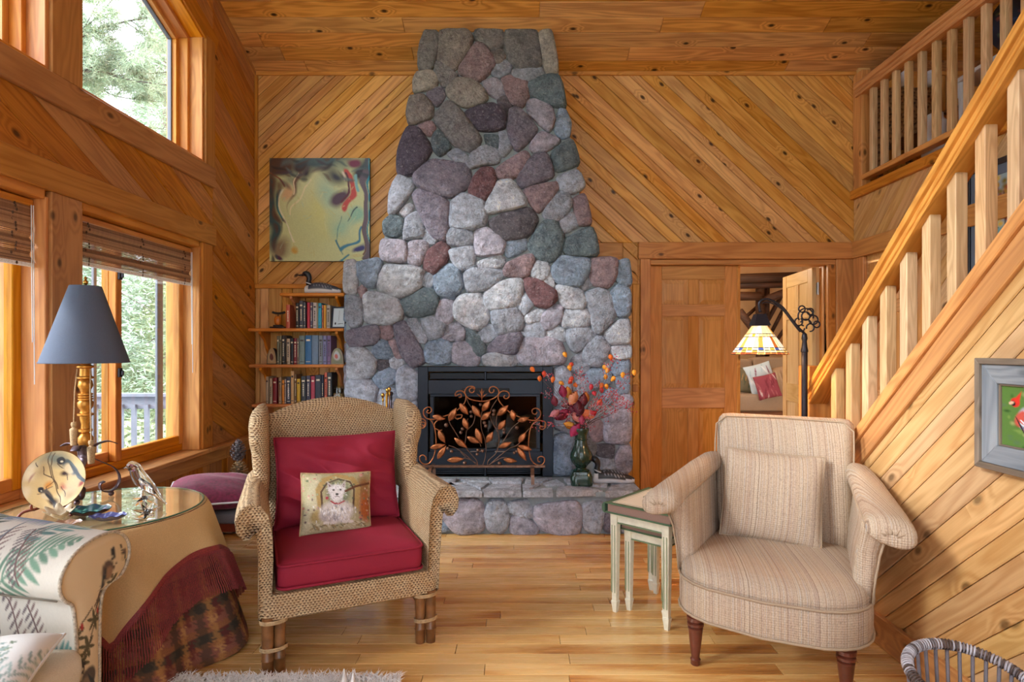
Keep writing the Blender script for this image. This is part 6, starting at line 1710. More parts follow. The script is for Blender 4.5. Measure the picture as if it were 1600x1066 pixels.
# ------------------------------------------------------------------ bookshelf
YSH = 4.86
bs = thing('wall_bookshelf', 'four short bracketed pine shelves between the left wall and the chimney', 'shelf', (-1.8, YB, 1.0))
def shx(px, Y=YSH): return (px-CX)/F*Y
SHZ = [1.755, 1.463, 1.163, .835]
SHX = [(436, 541), (387, 541), (388, 541), (392, 541)]
for i, (z, (a, b)) in enumerate(zip(SHZ, SHX)):
    x0 = max(shx(a), XL+.03); x1 = shx(537.5)
    board('shelf_board', (x0, YSH, z), (x1, YB-.02, z+.026), W_shelf, bs, .008)
    for x in (x0+.09, x1-.07):
        m = MB(); pr = [(0, 0), (-.19, 0), (-.19, -.02), (-.10, -.07), (-.05, -.15), (-.02, -.19), (0, -.19)]
        m.prism(pr, -.011, .011, lambda yy, zz, t: (-zz, yy, t)); m.build('bracket', W_shelf, bs, axes((0, 0, -1), (0, 1, 0), (1, 0, 0), (x, YB-.02, z)), True, bevel=.002)
def T1(x): return 410+x/5.607
def book(x0, x1, ytop, col, zb, grp, label, depth=.15, tilt=0., lay=False):
    px0, px1 = T1(x0), T1(x1); Yb = 4.885; X0, X1 = (px0-CX)/F*Yb, (px1-CX)/F*Yb; zt = EYE-((450+ytop/5.607)-CY)/F*Yb
    w, h = X1-X0-.0012, zt-zb
    t = thing('book', label, 'book', ((X0+X1)/2, Yb, zb), group=grp)
    if tilt: t.rotation_euler = (0, R(tilt), 0)
    r = random.Random(int(x0*7+ytop)); d = depth+r.uniform(-.02, .02); c = s2l(np.array(col)/255.)
    m = MB(); th = min(.0025, w*.16)
    m.box((-w/2, .004, 0), (-w/2+th, d, h)); m.box((w/2-th, .004, 0), (w/2, d, h)); pr = [(-w/2+w*k/6, .004-.004*math.sin(PI*k/6)) for k in range(7)]
    m.prism(pr+[(w/2, .007), (-w/2, .007)], 0, h); m.build('cover', M_book, t, color=c)
    MB().box((-w/2+th, .007, .004), (w/2-th, d-.004, h-.004)).build('pages', M_paper, t)
    if w > .010:
        lum = sum(col)/3; lc = s2l(np.array((232, 222, 196) if lum < 120 else (50, 44, 44))/255.)
        m = MB(); zz = h*.2
        if r.random() < .8: m.box((-w*.30, -.0006, h*.80), (w*.30, .004, h*.86)).box((-w*.34, -.0006, h*.08), (w*.34, .004, h*.10))
        if r.random() < .6:
            z0 = h*.28
            while z0 < h*.7: hh = r.uniform(.006, .014); m.box((-w*.14, -.0006, z0), (w*.14, .004, z0+hh)); z0 += hh+.004
        if m.v: m.build('spine_print', M_book, t, color=lc)['kind'] = 'stuff'
    return t
BK = [
 (1.481+.008, [(205,240,148,(196,92,66),'orange-red book with a pale panel, leftmost on the top book row'),(290,318,132,(44,34,30),'black book with gold print on the top book row'),(322,355,112,(64,64,78),'tall dark blue-grey book on the top book row'),(358,378,125,(84,84,96),'grey book right of the tall dark one, top row'),(390,415,128,(190,46,70),'crimson book on the top book row'),(418,438,125,(92,82,104),'dark violet book beside the crimson one, top row'),(442,474,128,(196,184,184),'wide pale grey book on the top book row'),(476,487,133,(176,172,140),'thin olive-cream book left of the turquoise one, top row'),(488,517,132,(40,156,190),'turquoise book on the top book row'),(520,532,150,(226,140,110),'thin salmon book right of the turquoise one'),(536,556,150,(226,164,60),'yellow-orange book on the top book row'),(560,592,150,(172,162,150),'grey-tan book half behind the framed picture')]),
 (1.189, [(125,145,420,(112,112,92),'leftmost olive-grey spine of the middle row'),(148,166,420,(134,130,108),'second olive-grey spine of the middle row'),(170,196,415,(36,30,30),'black book with white band, middle row'),(198,208,420,(64,60,60),'thin dark grey book of the middle row'),(210,240,445,(184,164,140),'short tan book of the middle row'),(245,270,440,(32,34,42),'short black book right of the tan one, middle row'),(273,300,440,(124,28,38),'dark red book of the middle row'),(304,318,440,(130,120,108),'thin taupe book right of the dark red one'),(320,370,418,(112,128,126),'thick grey-green book of the middle row'),(374,428,415,(44,106,160),'thick bright blue book of the middle row'),(431,488,415,(106,130,158),'thick slate blue book of the middle row'),(492,528,418,(120,128,140),'grey book striped with pink, middle row'),(530,562,418,(126,126,170),'lavender-blue book of the middle row'),(566,598,418,(124,100,146),'purple book, rightmost of the middle row')]),
 (.862, [(28,52,778,(172,152,126),'tan book, leftmost of the lowest row'),(60,84,795,(186,166,136),'cream book second in the lowest row'),(90,125,790,(134,30,36),'wide red book with light print, lowest row'),(140,165,783,(170,142,110),'light brown book of the lowest row'),(170,190,808,(224,140,48),'thin orange book of the lowest row'),(192,206,800,(180,160,156),'thin grey-pink book of the lowest row'),(209,245,780,(52,54,70),'navy book lettered down its spine, lowest row'),(248,275,728,(206,166,116),'tallest tan book of the lowest row'),(280,298,760,(110,84,60),'brown book between the tallest tan and the yellow one'),(300,330,797,(206,164,44),'yellow book of the lowest row'),(338,378,775,(60,66,74),'charcoal book of the lowest row'),(384,418,770,(72,72,96),'dark indigo book of the lowest row'),(424,458,775,(176,66,88),'raspberry book of the lowest row'),(462,512,765,(50,56,74),'wide dark book with blue foot, lowest row'),(515,537,765,(28,38,62),'narrow midnight blue book of the lowest row'),(542,566,743,(214,108,88),'coral book, tall, near the glass jar'),(568,606,743,(54,60,64),'dark grey book behind the glass jar')])]
GR = ['books on the top book row', 'books on the middle row', 'books on the lowest row']
for (zb, row), g in zip(BK, GR):
    for b in row:
        t = book(b[0], b[1], b[2], b[3], zb+.001, g, b[4])
        if b[0] == 209:
            tcu = bpy.data.curves.new('title', 'FONT'); tcu.body = 'WEATHER'; tcu.size = .021; tcu.extrude = .0004; tcu.align_x = 'CENTER'; tcu.align_y = 'CENTER'
            to = bpy.data.objects.new('tmp', tcu); COL.objects.link(to); bpy.context.view_layer.update()
            me = bpy.data.meshes.new_from_object(to.evaluated_get(bpy.context.evaluated_depsgraph_get())); bpy.data.objects.remove(to); me.materials.clear()
            link('spine_title', me, M_white2, t, axes((0, 0, -1), (1, 0, 0), (0, -1, 0), (0, -.0008, .085)))
# blue foot band of the wide dark book, white panel of the orange one
# framed picture leaning at the end of the top row
cv = Cv(40, 48, (206, 218, 226)); cv.line([(.48, .12), (.5, .8)], .012, (70, 80, 84), .5); cv.blob(.22, .82, .07, .08, (30, 34, 38), 0, .3); cv.line([(.42, .84), (.86, .82)], .02, (50, 56, 62), .5); cv.blob(.5, .3, .08, .2, (190, 200, 204), 0, .8)
pf = thing('picture_frame', 'small dark framed print leaning at the right end of the top shelf', 'picture frame', M=TR((shx(T1(648), 4.84), 4.885, 1.4905), R(-8), R(-9)))
m = MB(); w_, h_ = .064, .182
for a, b in (((-w_-.0, 0, 0), (-w_+.012, .014, h_)), ((w_-.012, 0, 0), (w_, .014, h_)), ((-w_+.012, 0, 0), (w_-.012, .014, .012)), ((-w_+.012, 0, h_-.012), (w_-.012, .014, h_))): m = MB().box(a, b); m.build('frame_side', M_anys, pf, color=rgb(52, 56, 70), bevel=.002)
m, c = canvas_grid(cv, lambda u, v: (-w_+.012+(2*w_-.024)*u, .006, h_-.012-(h_-.024)*v)); m.build('print', M_photo, pf, cols=c)
# decoys and knick-knacks
def loon(label, M, s, back):
    t = thing('loon_decoy', label, 'decoy', M=M @ Matrix.Scale(s, 4)); m = MB(); rings = []; NX = 40
    for k in range(NX):
        u = k/(NX-1); x = -.145+.32*u; h = .062*math.sin(PI*min(1, u*.80+.14))**.6*(1-.25*u); w = .062*math.sin(PI*min(1, u*.82+.15))**.65*(1-.2*u); zc = h*.86+.018*max(0, u-.75)*2
        rings.append([(x, w*math.cos(a), max(.0, zc+h*math.sin(a))) for a in [2*PI*q/24 for q in range(24)]])
    m.loft(rings); v = np.array(m.v); col = np.tile(s2l(np.array(back)/255.), (len(v), 1)); r = np.random.RandomState(3)
    wh = s2l(np.array((222, 224, 230))/255.); col[(v[:, 2] < .035)] = wh; col[(v[:, 0] < -.105) & (v[:, 2] < .085)] = wh
    sp = (np.sin(v[:, 0]*260)*np.sin(np.arctan2(v[:, 1], v[:, 2])*14) > .45) & (v[:, 2] > .05) & (v[:, 0] > -.07) & (v[:, 0] < .1); col[sp] = s2l(np.array((150, 156, 168))/255.)
    m.build('body', printed('loon_plumage', .4), t, cols=col, smooth='all')
    nk = smoothp([(-.105, 0, .07), (-.118, 0, .105), (-.112, 0, .14), (-.125, 0, .172), (-.15, 0, .182), (-.172, 0, .172)], 4)
    MB().tube([tuple(p) for p in nk], [.034, .031, .028, .026, .024, .023, .022, .022, .022, .023, .024, .025, .026, .027, .027, .026, .024, .021, .018, .014, .008], 16).build('head', M_anys, t, color=rgb(30, 34, 42), smooth='all')
    MB().tube([(-.168, 0, .170), (-.20, 0, .168), (-.228, 0, .172)], [.010, .007, .0015], 8, 1.).build('beak', M_anys, t, color=rgb(26, 26, 30), smooth='all')
    MB().tube([(-.104+.034*math.cos(2*PI*k/16), .034*math.sin(2*PI*k/16), .09-.012*math.cos(2*PI*k/16)) for k in range(16)], .005, 6, loop=True).build('neck_band', M_anys, t, color=rgb(210, 212, 220))
    for sy in (-1, 1): MB().ball((-.158, sy*.0215, .18), .004, 8, 6).build('eye', M_anys, t, color=rgb(120, 20, 20))
    return t
loon('dark loon decoy with raised bill on the highest shelf', TR((shx(497), 4.95, 1.7815), R(0)), .93, (62, 66, 80))
lo2 = loon('black and white loon decoy on the hearth right of the vase', TR((.70, 4.40, .3185), R(-8)), .95, (40, 42, 48))
# top row left: little canoe over a pumpkin
m = MB(); q = smoothp([(-.055, 0, .012), (-.035, 0, .004), (0, 0, 0), (.035, 0, .004), (.055, 0, .012)], 4)
kn = thing('pumpkin_figure', 'small orange pumpkin figure under a dark canoe at the left of the top book row', 'figurine', (shx(T1(130), 4.9), 4.93, 1.4905))
m.tube([(x, 0, z+.125) for x, _, z in q], [.004]+[.010]*15+[.004], 10).build('canoe', M_anys, kn, color=rgb(40, 34, 36), smooth='all')
for k in range(8):
    a = 2*PI*k/8; MB().ball((-.006+.015*math.cos(a), .015*math.sin(a), .065), (.018, .018, .038), 8, 8).build('pumpkin_rib', M_anys, kn, color=rgb(206, 120, 40), smooth='all')
MB().tube([(-.006, 0, .10), (-.004, 0, .122)], .004, 6).build('stem', M_anys, kn, color=rgb(60, 50, 34))
MB().box((-.065, -.03, 0), (.06, .03, .014)).box((-.04, -.022, .014), (.03, .022, .028)).build('base', M_anys, kn, color=rgb(34, 28, 28), bevel=.003)
def agate(label, px, z, r, face, rim, seed, hk=2.6):
    cv = Cv(40, 40, face[0]); rr = random.Random(seed)
    for i, c in enumerate(face[1:]): cv.blob(.5+rr.uniform(-.1, .1), .55+rr.uniform(-.1, .1), .42-.1*i, .36-.09*i, c, 30, .35)
    t = thing('stone_bookend', label, 'bookend', M=TR((shx(px, 4.9), 4.90, z), R(rr.uniform(-8, 8))))
    pr = [(r*math.cos(PI*k/16), hk*r*math.sin(PI*k/16)**.8 if 0 < k < 16 else 0) for k in range(17)]
    m = MB(); m.prism(pr, 0, .06, lambda x, zz, y: (x, y, zz)); m.build('rind', M_any, t, color=rgb(*rim), smooth=True)
    m, c = canvas_grid(cv, lambda u, v: ((u*2-1)*r*.86*math.sqrt(max(0, 1-(1-v)**2*.95)), -.0012, .006+(hk-.15)*r*(1-v))); m.build('polished_face', M_photo, t, cols=c)
agate('dark arched stone bookend at the left of the middle row', T1(82), 1.19, .042, [(170, 140, 100), (196, 170, 130), (90, 40, 36)], (50, 38, 34), 3, 3.2)
agate('banded red and white stone bookend at the right of the middle row', T1(655), 1.19, .052, [(120, 116, 84), (206, 196, 186), (186, 190, 194), (176, 70, 52)], (160, 140, 120), 4)
jr = thing('glass_jar', 'squat glass jar with a pale emblem at the right of the lowest row', 'jar', (shx(T1(666), 4.89), 4.93, .862))
MB().lathe([(0, 0), (.05, 0), (.054, .006), (.054, .115), (.050, .122), (.050, .126), (.048, .126), (.048, .12), (.052, .112), (.052, .008), (0, .006)], 28).build('jar_body', M_jar, jr, smooth=True)
MB().lathe([(0, .008), (.050, .008), (.050, .085), (0, .092)], 24).build('contents', M_any, jr, color=rgb(170, 130, 76), smooth=True)
MB().lathe([(0, .120), (.055, .120), (.055, .14), (.05, .145), (0, .145)], 28).build('lid', M_jar, jr, smooth=True)
m = MB()
for r_ in (.026, .016): m.tube([(-.008+r_*.9*math.cos(a), -.0545+.003*abs(math.cos(a)), .058+r_*math.sin(a)) for a in [2*PI*k/20 for k in range(20)]], .0022, 5, loop=True)
m.build('emblem', M_white2, jr)

# ------------------------------------------------------------------ abstract painting
cv = Cv(170, 170, (206, 212, 158)); cv.warp(.07, 5., 3.); rr = random.Random(9)
def U(x): return (x-212)/850.
def V(y): return (y-148)/852.
def B(x, y, rx, ry, c, rot=0, soft=.6, op=1.): cv.blob(U(x), V(y), rx/850., ry/850., c, rot, soft, op)
def Lq(pts, w, c, soft=.5, op=1., taper=False): cv.line([(U(x), V(y)) for x, y in pts], w/850., c, soft, op, taper)
B(630, 720, 420, 330, (198, 204, 146), 0, .8); B(640, 620, 160, 260, (206, 206, 130), -20, .8, .8); B(820, 700, 150, 160, (150, 196, 172), 0, .8, .8); B(700, 450, 110, 190, (170, 200, 170), -20, .8)
B(600, 170, 420, 110, (70, 96, 100), 0, .6); B(300, 200, 160, 110, (84, 56, 40), 20, .5); B(220, 520, 90, 420, (52, 74, 76), 0, .6); B(240, 350, 60, 200, (96, 52, 32), 0, .7, .8)
B(1010, 260, 110, 150, (50, 44, 60), 0, .6); B(760, 300, 150, 80, (44, 52, 66), 20, .9); B(540, 270, 110, 60, (30, 24, 26), -30, .9); B(480, 210, 90, 60, (60, 36, 28), 0, .5)
B(400, 330, 90, 70, (150, 156, 124), 20, .7); B(360, 440, 50, 90, (216, 176, 130), 0, .6); B(800, 470, 100, 80, (84, 60, 80), -30, .5); B(930, 180, 60, 30, (120, 50, 80), 10, .5)
Lq([(860, 240), (900, 300), (925, 380), (910, 460), (850, 560)], 34, (196, 76, 70), .4); Lq([(850, 250), (880, 330), (870, 430), (830, 500)], 16, (96, 36, 56), .5); Lq([(960, 290), (975, 360), (960, 440)], 20, (130, 186, 190), .5); Lq([(820, 250), (835, 320)], 14, (222, 206, 190), .5)
Lq([(480, 270), (430, 350), (390, 470), (385, 600)], 34, (96, 56, 40), .5, .9, True); Lq([(470, 260), (420, 350), (395, 440)], 7, (226, 206, 170), .5); Lq([(560, 330), (500, 380), (440, 480), (405, 610)], 8, (230, 222, 180), .5)
Lq([(320, 420), (312, 520), (325, 650), (360, 770), (420, 830)], 8, (230, 226, 200), .4); Lq([(305, 430), (295, 540), (305, 660)], 12, (40, 120, 130), .6); Lq([(240, 250), (300, 320), (330, 390)], 10, (140, 84, 56), .5)
B(300, 880, 130, 100, (140, 120, 92), 10, .6); B(440, 890, 30, 40, (206, 160, 70), 0, .6); B(290, 950, 60, 30, (84, 36, 70), 30, .5); B(240, 760, 50, 160, (50, 80, 84), 0, .6)
B(950, 640, 90, 90, (150, 196, 170), 20, .6); Lq([(880, 660), (950, 580)], 7, (60, 84, 90), .5); Lq([(790, 840), (820, 900), (880, 860), (960, 820), (1000, 740)], 10, (60, 130, 160), .5); B(960, 880, 70, 36, (60, 60, 120), -35, .5); Lq([(740, 1000), (800, 970), (880, 940)], 12, (50, 130, 150), .5); B(960, 960, 60, 30, (206, 200, 140), 0, .5)
Lq([(1005, 480), (1010, 700), (1003, 940)], 8, (110, 60, 50), .6); Lq([(1030, 160), (1025, 500), (1030, 990)], 26, (104, 92, 104), .4); Lq([(800, 600), (790, 700), (800, 860), (830, 920)], 6, (70, 130, 130), .5, .7)
for i in range(60): x, y = rr.uniform(330, 980), rr.uniform(350, 980); cv.seg(U(x), V(y), U(x+rr.uniform(-60, 60)), V(y+rr.uniform(-80, 80)), .008, rr.choice([(214, 214, 160), (176, 200, 170), (196, 190, 120)]), .7, .5)
for i in range(34):
    x, y = rr.uniform(230, 1000), rr.uniform(150, 330); a = rr.uniform(-.9, .9); L = rr.uniform(60, 170); cv.seg(U(x), V(y), U(x+L*math.cos(a)), V(y+L*math.sin(a)), rr.uniform(.015, .045), rr.choice([(50, 66, 74), (30, 26, 32), (84, 56, 44), (96, 120, 120), (60, 84, 90), (70, 44, 60)]), .8, .7)
for i in range(16):
    x, y = rr.uniform(215, 300), rr.uniform(300, 950); cv.seg(U(x), V(y), U(x+rr.uniform(-10, 40)), V(y+rr.uniform(60, 150)), rr.uniform(.015, .035), rr.choice([(50, 76, 80), (84, 56, 44), (40, 60, 66), (110, 84, 60)]), .8, .8)
Lq([(1056, 130), (1056, 1010)], 7, (40, 140, 160), .3); cv.grain(.12, 4)
p0, p1 = P(421, 247, 5.035), P(577.5, 408, 5.035)
pt_ = thing('abstract_painting', 'square green and teal abstract canvas on the back wall above the bookshelf', 'painting', ((p0.x+p1.x)/2, 5.04, p1.z))
MB().box((p0.x, 5.037, p1.z), (p1.x, 5.072, p0.z)).build('stretched_canvas', M_any, pt_, None, True, color=rgb(36, 66, 76), bevel=.003)
m, c = canvas_grid(cv, lambda u, v: (p0.x+(p1.x-p0.x)*u, 5.0362, p0.z+(p1.z-p0.z)*v)); m.build('painted_face', M_paint, pt_, None, True, cols=c)

# ------------------------------------------------------------------ cardinal print in weathered frame on the stair wall
cv = Cv(110, 70, (92, 128, 62)); rr = random.Random(6)
for i in range(90): cv.blob(rr.random(), rr.random(), rr.uniform(.02, .06), rr.uniform(.02, .06), rr.choice([(70, 110, 50), (120, 150, 76), (90, 120, 80), (56, 90, 44), (150, 160, 100)]), 0, .8)
cv.seg(.36, .55, .52, .92, .035, (150, 96, 96), .3); cv.blob(.285, .50, .135, .20, (176, 180, 196), 42, .2); cv.blob(.20, .52, .07, .17, (206, 90, 76), 30, .3); cv.blob(.135, .27, .05, .085, (216, 56, 46), 0, .2); cv.line([(.15, .24), (.20, .07)], .035, (222, 60, 46), .4, 1., True); cv.blob(.115, .29, .028, .05, (36, 28, 32), 0, .3); cv.seg(.12, .27, .07, .30, .018, (230, 190, 160), .3)
for i in range(34): x, y = rr.uniform(.17, .36), rr.uniform(.38, .70); cv.seg(x, y, x+.06, y+.08, .010, rr.choice([(210, 214, 226), (120, 126, 150), (214, 110, 96), (90, 90, 110), (230, 232, 240)]), .3)
cv.seg(.14, .5, .24, .8, .010, (50, 36, 44), .4)
cp = thing('cardinal_picture', 'red cardinal print in a weathered grey wooden frame on the stair wall', 'picture', (XS-.016, 1.82, .90))
FY0, FY1, FZ0, FZ1 = 1.47, 2.04, .914, 1.288
def mitre(par, xw, y0, y1, z0, z1, w, d0, d1, mat, nm):
    A = [(y0, z0), (y1, z0), (y1, z1), (y0, z1)]; Bq = inset(A, w)
    for i in range(4):
        j = (i+1) % 4; q = [A[i], A[j], Bq[j], Bq[i]]; e = Vector((0, A[j][0]-A[i][0], A[j][1]-A[i][1])).normalized(); c = Vector((xw, (A[i][0]+A[j][0])/2, (A[i][1]+A[j][1])/2)); Mx = axes(e, Vector((-1, 0, 0)).cross(e), Vector((-1, 0, 0)), c); Mi = Mx.inverted()
        vs = [Mi @ Vector((xx, a, b)) for xx in (xw-d0, xw-d1) for a, b in q]
        MB().add(vs, [(3,2,1,0),(4,5,6,7),(0,1,5,4),(1,2,6,5),(2,3,7,6),(3,0,4,7)]).build(nm, mat, par, Mx, True, bevel=.002)
mitre(cp, XS-.016, FY0, FY1, FZ0, FZ1, .020, 0, .036, W_greyb, 'outer_frame_side'); mitre(cp, XS-.016, FY0+.020, FY1-.020, FZ0+.020, FZ1-.020, .064, 0, .026, W_grey, 'frame_side'); mitre(cp, XS-.016, FY0+.084, FY1-.084, FZ0+.084, FZ1-.084, .006, 0, .020, W_greyb, 'frame_lip')
m, c = canvas_grid(cv, lambda u, v: (XS-.028, FY1-.088-(FY1-FY0-.176)*u, FZ1-.088-(FZ1-FZ0-.176)*v)); m.build('print', M_photo, cp, None, True, cols=c)

# autumn trees picture on the far right wall
cv = Cv(70, 70, (150, 176, 190)); rr = random.Random(16)
for i in range(150): cv.blob(rr.random(), rr.gauss(.32, .13), .05, .05, rr.choice([(206, 150, 50), (190, 110, 50), (170, 130, 50), (216, 180, 80), (150, 70, 50), (120, 110, 50)]), 0, .7)
cv.blob(.5, .8, .7, .22, (70, 150, 150), 0, .5)
for i in range(40): x = rr.random(); cv.seg(x, .6+.35*rr.random(), x+.1, .6+.35*rr.random(), .012, rr.choice([(90, 170, 160), (60, 120, 90), (110, 180, 190)]), .5)
for x in (.12, .3, .42, .66, .85): cv.line([(x, .2), (x+.02, .62)], .009, (80, 60, 50), .4)
ap_ = thing('autumn_picture', 'blue-framed picture of autumn trees by water on the far right wall behind the stairs', 'picture', (XR-.02, 3.4, 1.76))
mitre(ap_, XR-.018, 2.96, 3.77, 1.76, 2.455, .035, 0, .026, plain('black_frame', rgb(34, 36, 44), .4), 'frame_side'); mitre(ap_, XR-.018, 2.995, 3.735, 1.795, 2.42, .06, 0, .016, plain('slate_mat', rgb(96, 108, 126), .8), 'mat_side')
m, c = canvas_grid(cv, lambda u, v: (XR-.030, 3.675-.62*u, 2.36-.505*v)); m.build('print', M_photo, ap_, None, True, cols=c)

# ------------------------------------------------------------------ vase with autumn bouquet on the hearth
VX, VY = (908-CX)/F*4.36, 4.36
va = thing('green_vase', 'dark green glazed baluster vase on the hearth right of the fireplace', 'vase', (VX, VY, .3185))
def rsq(r, z, n=32): return [(max(-r, min(r, 1.25*r*math.cos(2*PI*k/n))), max(-r, min(r, 1.25*r*math.sin(2*PI*k/n))), z) for k in range(n)]
MB().loft([rsq(.078, 0), rsq(.078, .065), rsq(.074, .072), rsq(.066, .098)]).build('plinth', M_green, va, smooth=True)
MB().lathe([(0, .095), (.055, .095), (.06, .102), (.055, .108), (.040, .112), (.036, .12), (.05, .14), (.072, .165), (.082, .195), (.080, .22), (.066, .255), (.052, .285), (.046, .31), (.044, .325), (.05, .328), (.05, .334), (.044, .337), (.045, .36), (.05, .378), (.057, .392), (.060, .402), (.057, .414), (.050, .416), (.042, .40), (0, .39)], 36).build('body', M_green, va, smooth=True)
bq = thing('dried_bouquet', 'autumn bouquet of orange lantern pods, red berries and burgundy leaves in the green vase', 'flowers', (VX, VY, .71))
rr = random.Random(31); M_twig = plain('twig', rgb(96, 74, 66), .8); M_lan = objcolor('lantern_pod', .5, 40., .2)
def TQ(x, y, Y=4.36): return P(820+x/4.637, 540+y/4.637, Y)
base = Vector((VX, VY, .70))
def twig(tgt, r=.0022, bow=.03):
    mid = (base+tgt)/2+Vector((rr.uniform(-.02, .02), rr.uniform(-.02, .02), bow)); q = smoothp([tuple(base), tuple(base.lerp(mid, .5)+Vector((0, 0, .02))), tuple(mid), tuple(tgt)], 4)
    MB().tube(q, [r*1.2-(r*.7)*k/(len(q)-1) for k in range(len(q))], 5).build('branch', M_twig, bq, None, True, smooth='all')
lan = [(55,172,1),(108,238,1),(140,203,2),(202,245,1),(264,272,0),(290,65,0),(325,160,0),(336,140,2),(336,240,2),(366,286,1),(330,262,2),(580,158,0),(598,180,0),(622,83,1),(586,226,0),(640,240,0),(592,296,0),(710,212,0),(793,195,0),(555,322,3),(503,347,3),(480,300,3),(556,288,1)]
LC = [(244, 160, 40), (236, 116, 40), (214, 70, 40), (206, 50, 64)]
br = []
for x, y, k in lan:
    p = TQ(x, y, 4.36+rr.uniform(-.14, .04)); c = LC[k]
    t = thing('lantern_pod', 'x', 'x'); del t['label']; del t['category']; t.parent = bq; t.matrix_basis = bq.matrix_basis.inverted() @ TR(p, rr.uniform(0, 6), rr.uniform(-.9, .9), rr.uniform(-.6, .6))
    bpy.data.objects.remove(t)
    rings = []
    for j in range(8):
        u = j/7; r_ = .0175*math.sin(PI*min(1, u*.85+.1))**.8*(1-.3*u); rings.append([(r_*(1+.16*math.cos(5*a))*math.cos(a), r_*(1+.16*math.cos(5*a))*math.sin(a), .019-.044*u) for a in [2*PI*q/15 for q in range(15)]])
    MB().loft(rings).build('lantern_pod', M_lan, bq, TR(p, rr.uniform(0, 6), rr.uniform(-.9, .9), rr.uniform(-.6, .6)), True, color=rgb(*c), smooth='all')
    br.append(p)
for p in br[::2]: twig(p)
ends = []
for x, y in ((160, 350), (95, 575), (190, 560), (170, 220), (400, 200), (420, 250), (520, 280), (610, 150), (650, 100), (600, 350), (640, 380), (690, 380), (700, 420), (740, 430), (765, 440), (640, 430), (560, 440), (540, 480), (580, 510), (520, 400), (660, 470), (700, 285), (740, 230), (440, 330), (380, 380), (330, 330), (470, 500), (440, 570), (330, 500), (310, 540), (300, 420), (660, 350), (620, 330), (400, 430), (560, 390), (600, 460), (500, 440)):
    p = TQ(x, y, 4.36+rr.uniform(-.16, .10)); ends.append(p); twig(p, .0017, .015)
m = MB()
for p in ends:
    for k in range(15):
        q = p+Vector((rr.gauss(0, .022), rr.gauss(0, .02), rr.gauss(0, .02))); m.ball(q, rr.uniform(.0032, .0055), 6, 4)
m.build('berries', plain('red_berry', rgb(196, 58, 78), .3, 0, 60, .3), bq, None, True, smooth='all')['kind'] = 'stuff'
m = MB()
for p in ends:
    for k in range(7):
        q = p+Vector((rr.gauss(0, .022), rr.gauss(0, .02), rr.gauss(0, .02))); m.tube([p, q], .0008, 3)
        if k < 4: m.ball(q, .0026, 5, 3)
m.build('sprig', plain('white_bud', rgb(206, 186, 186), .6), bq, None, True)['kind'] = 'stuff'
for x, y, L, ang, c in ((270, 500, .10, 215, (150, 30, 66)), (250, 510, .07, 200, (120, 26, 56)), (362, 612, .095, 240, (170, 40, 90)), (450, 495, .095, 150, (232, 130, 84)), (325, 575, .075, 175, (226, 150, 50)), (312, 340, .075, 100, (206, 130, 40)), (275, 330, .08, 105, (150, 36, 76)), (350, 380, .09, 60, (206, 130, 90)), (300, 430, .06, 190, (110, 24, 44)), (380, 440, .09, 100, (96, 20, 40)), (420, 400, .09, 80, (110, 30, 44)), (440, 380, .08, 95, (190, 110, 50)), (495, 490, .05, 20, (186, 30, 40)), (370, 520, .07, 300, (206, 120, 110)), (400, 470, .08, 60, (84, 20, 38)), (215, 400, .07, 110, (120, 40, 60)), (540, 410, .05, 60, (216, 90, 60)), (345, 470, .08, 130, (100, 22, 44)), (410, 540, .06, 270, (170, 60, 90)), (215, 490, .07, 215, (196, 120, 130))):
    p = TQ(x, y, 4.36+rr.uniform(-.10, -.02)); rings = []; m = MB(); L *= 1.25
    for j in range(8):
        u = j/7; w = L*.30*math.sin(PI*min(1, u+.02))**.8; xx = L*(u-.5); b = .012*math.sin(u*PI)
        rings.append([(xx, w, b+.006), (xx, 0, b), (xx, -w, b+.006), (xx, 0, b-.0012)])
    m.loft(rings).build('leaf', M_lan, bq, axes((math.cos(R(ang)), rr.uniform(-.3, .3), math.sin(R(ang))), (-math.sin(R(ang)), .2, math.cos(R(ang))), (0, -1, 0), p), True, color=rgb(*c), smooth='all')

# ------------------------------------------------------------------ fireplace tools behind the wing chair
ft = thing('fireplace_tools', 'brass-knobbed fireplace tool set beside the chimney, behind the wicker chair', 'fireplace tools', ((604-CX)/F*4.52, 4.52, .3185))
MB().lathe([(0, 0), (.09, 0), (.09, .012), (.02, .02), (.008, .03), (.008, .66), (0, .66)], 24).build('stand', M_brass, ft, smooth=True)
for k, (dx, h) in enumerate(((-.028, .655), (.02, .70), (.032, .665), (.0, .69))):
    MB().tube([(dx, .0+.01*k, .06), (dx, .01*k, h-.03)], .004, 6).lathe([(0, h-.06), (.007, h-.06), (.009, h-.04), (.006, h-.03), (.013, h-.018), (.014, h-.005), (.009, h+.004), (0, h+.008)], 12, (dx, .01*k, 0)).build('tool_handle', M_brass if k != 2 else M_black, ft, smooth=True)

# ------------------------------------------------------------------ wicker basket, lower right
wk = thing('open_basket', 'grey-brown open wicker basket with wrapped rim at the lower right corner', 'basket', (1.345, 1.74, 0))
def rimp(a): return Vector((.175*math.cos(a), .135*math.sin(a), .335+.045*math.sin(a)+.012*math.cos(a)*-1))
rim = [rimp(2*PI*k/60) for k in range(60)]
MB().tube(rim, .013, 8, loop=True).build('rim', M_wickerd, wk, smooth='all')
for k in range(110):
    a = 2*PI*k/110; p = rimp(a); tq = (rimp(a+.02)-rimp(a-.02)).normalized(); u = tq.orthogonal().normalized(); v = tq.cross(u)
    MB().tube([p+tq*.002*math.sin(q)+(u*math.cos(2*PI*q/9)+v*math.sin(2*PI*q/9))*.0145 for q in range(9)], .0031, 4, loop=True).build('rim_wrap', M_any, wk, color=rgb(*rr.choice([(176, 170, 176), (130, 122, 126), (90, 74, 70), (196, 192, 200)])), smooth='all')
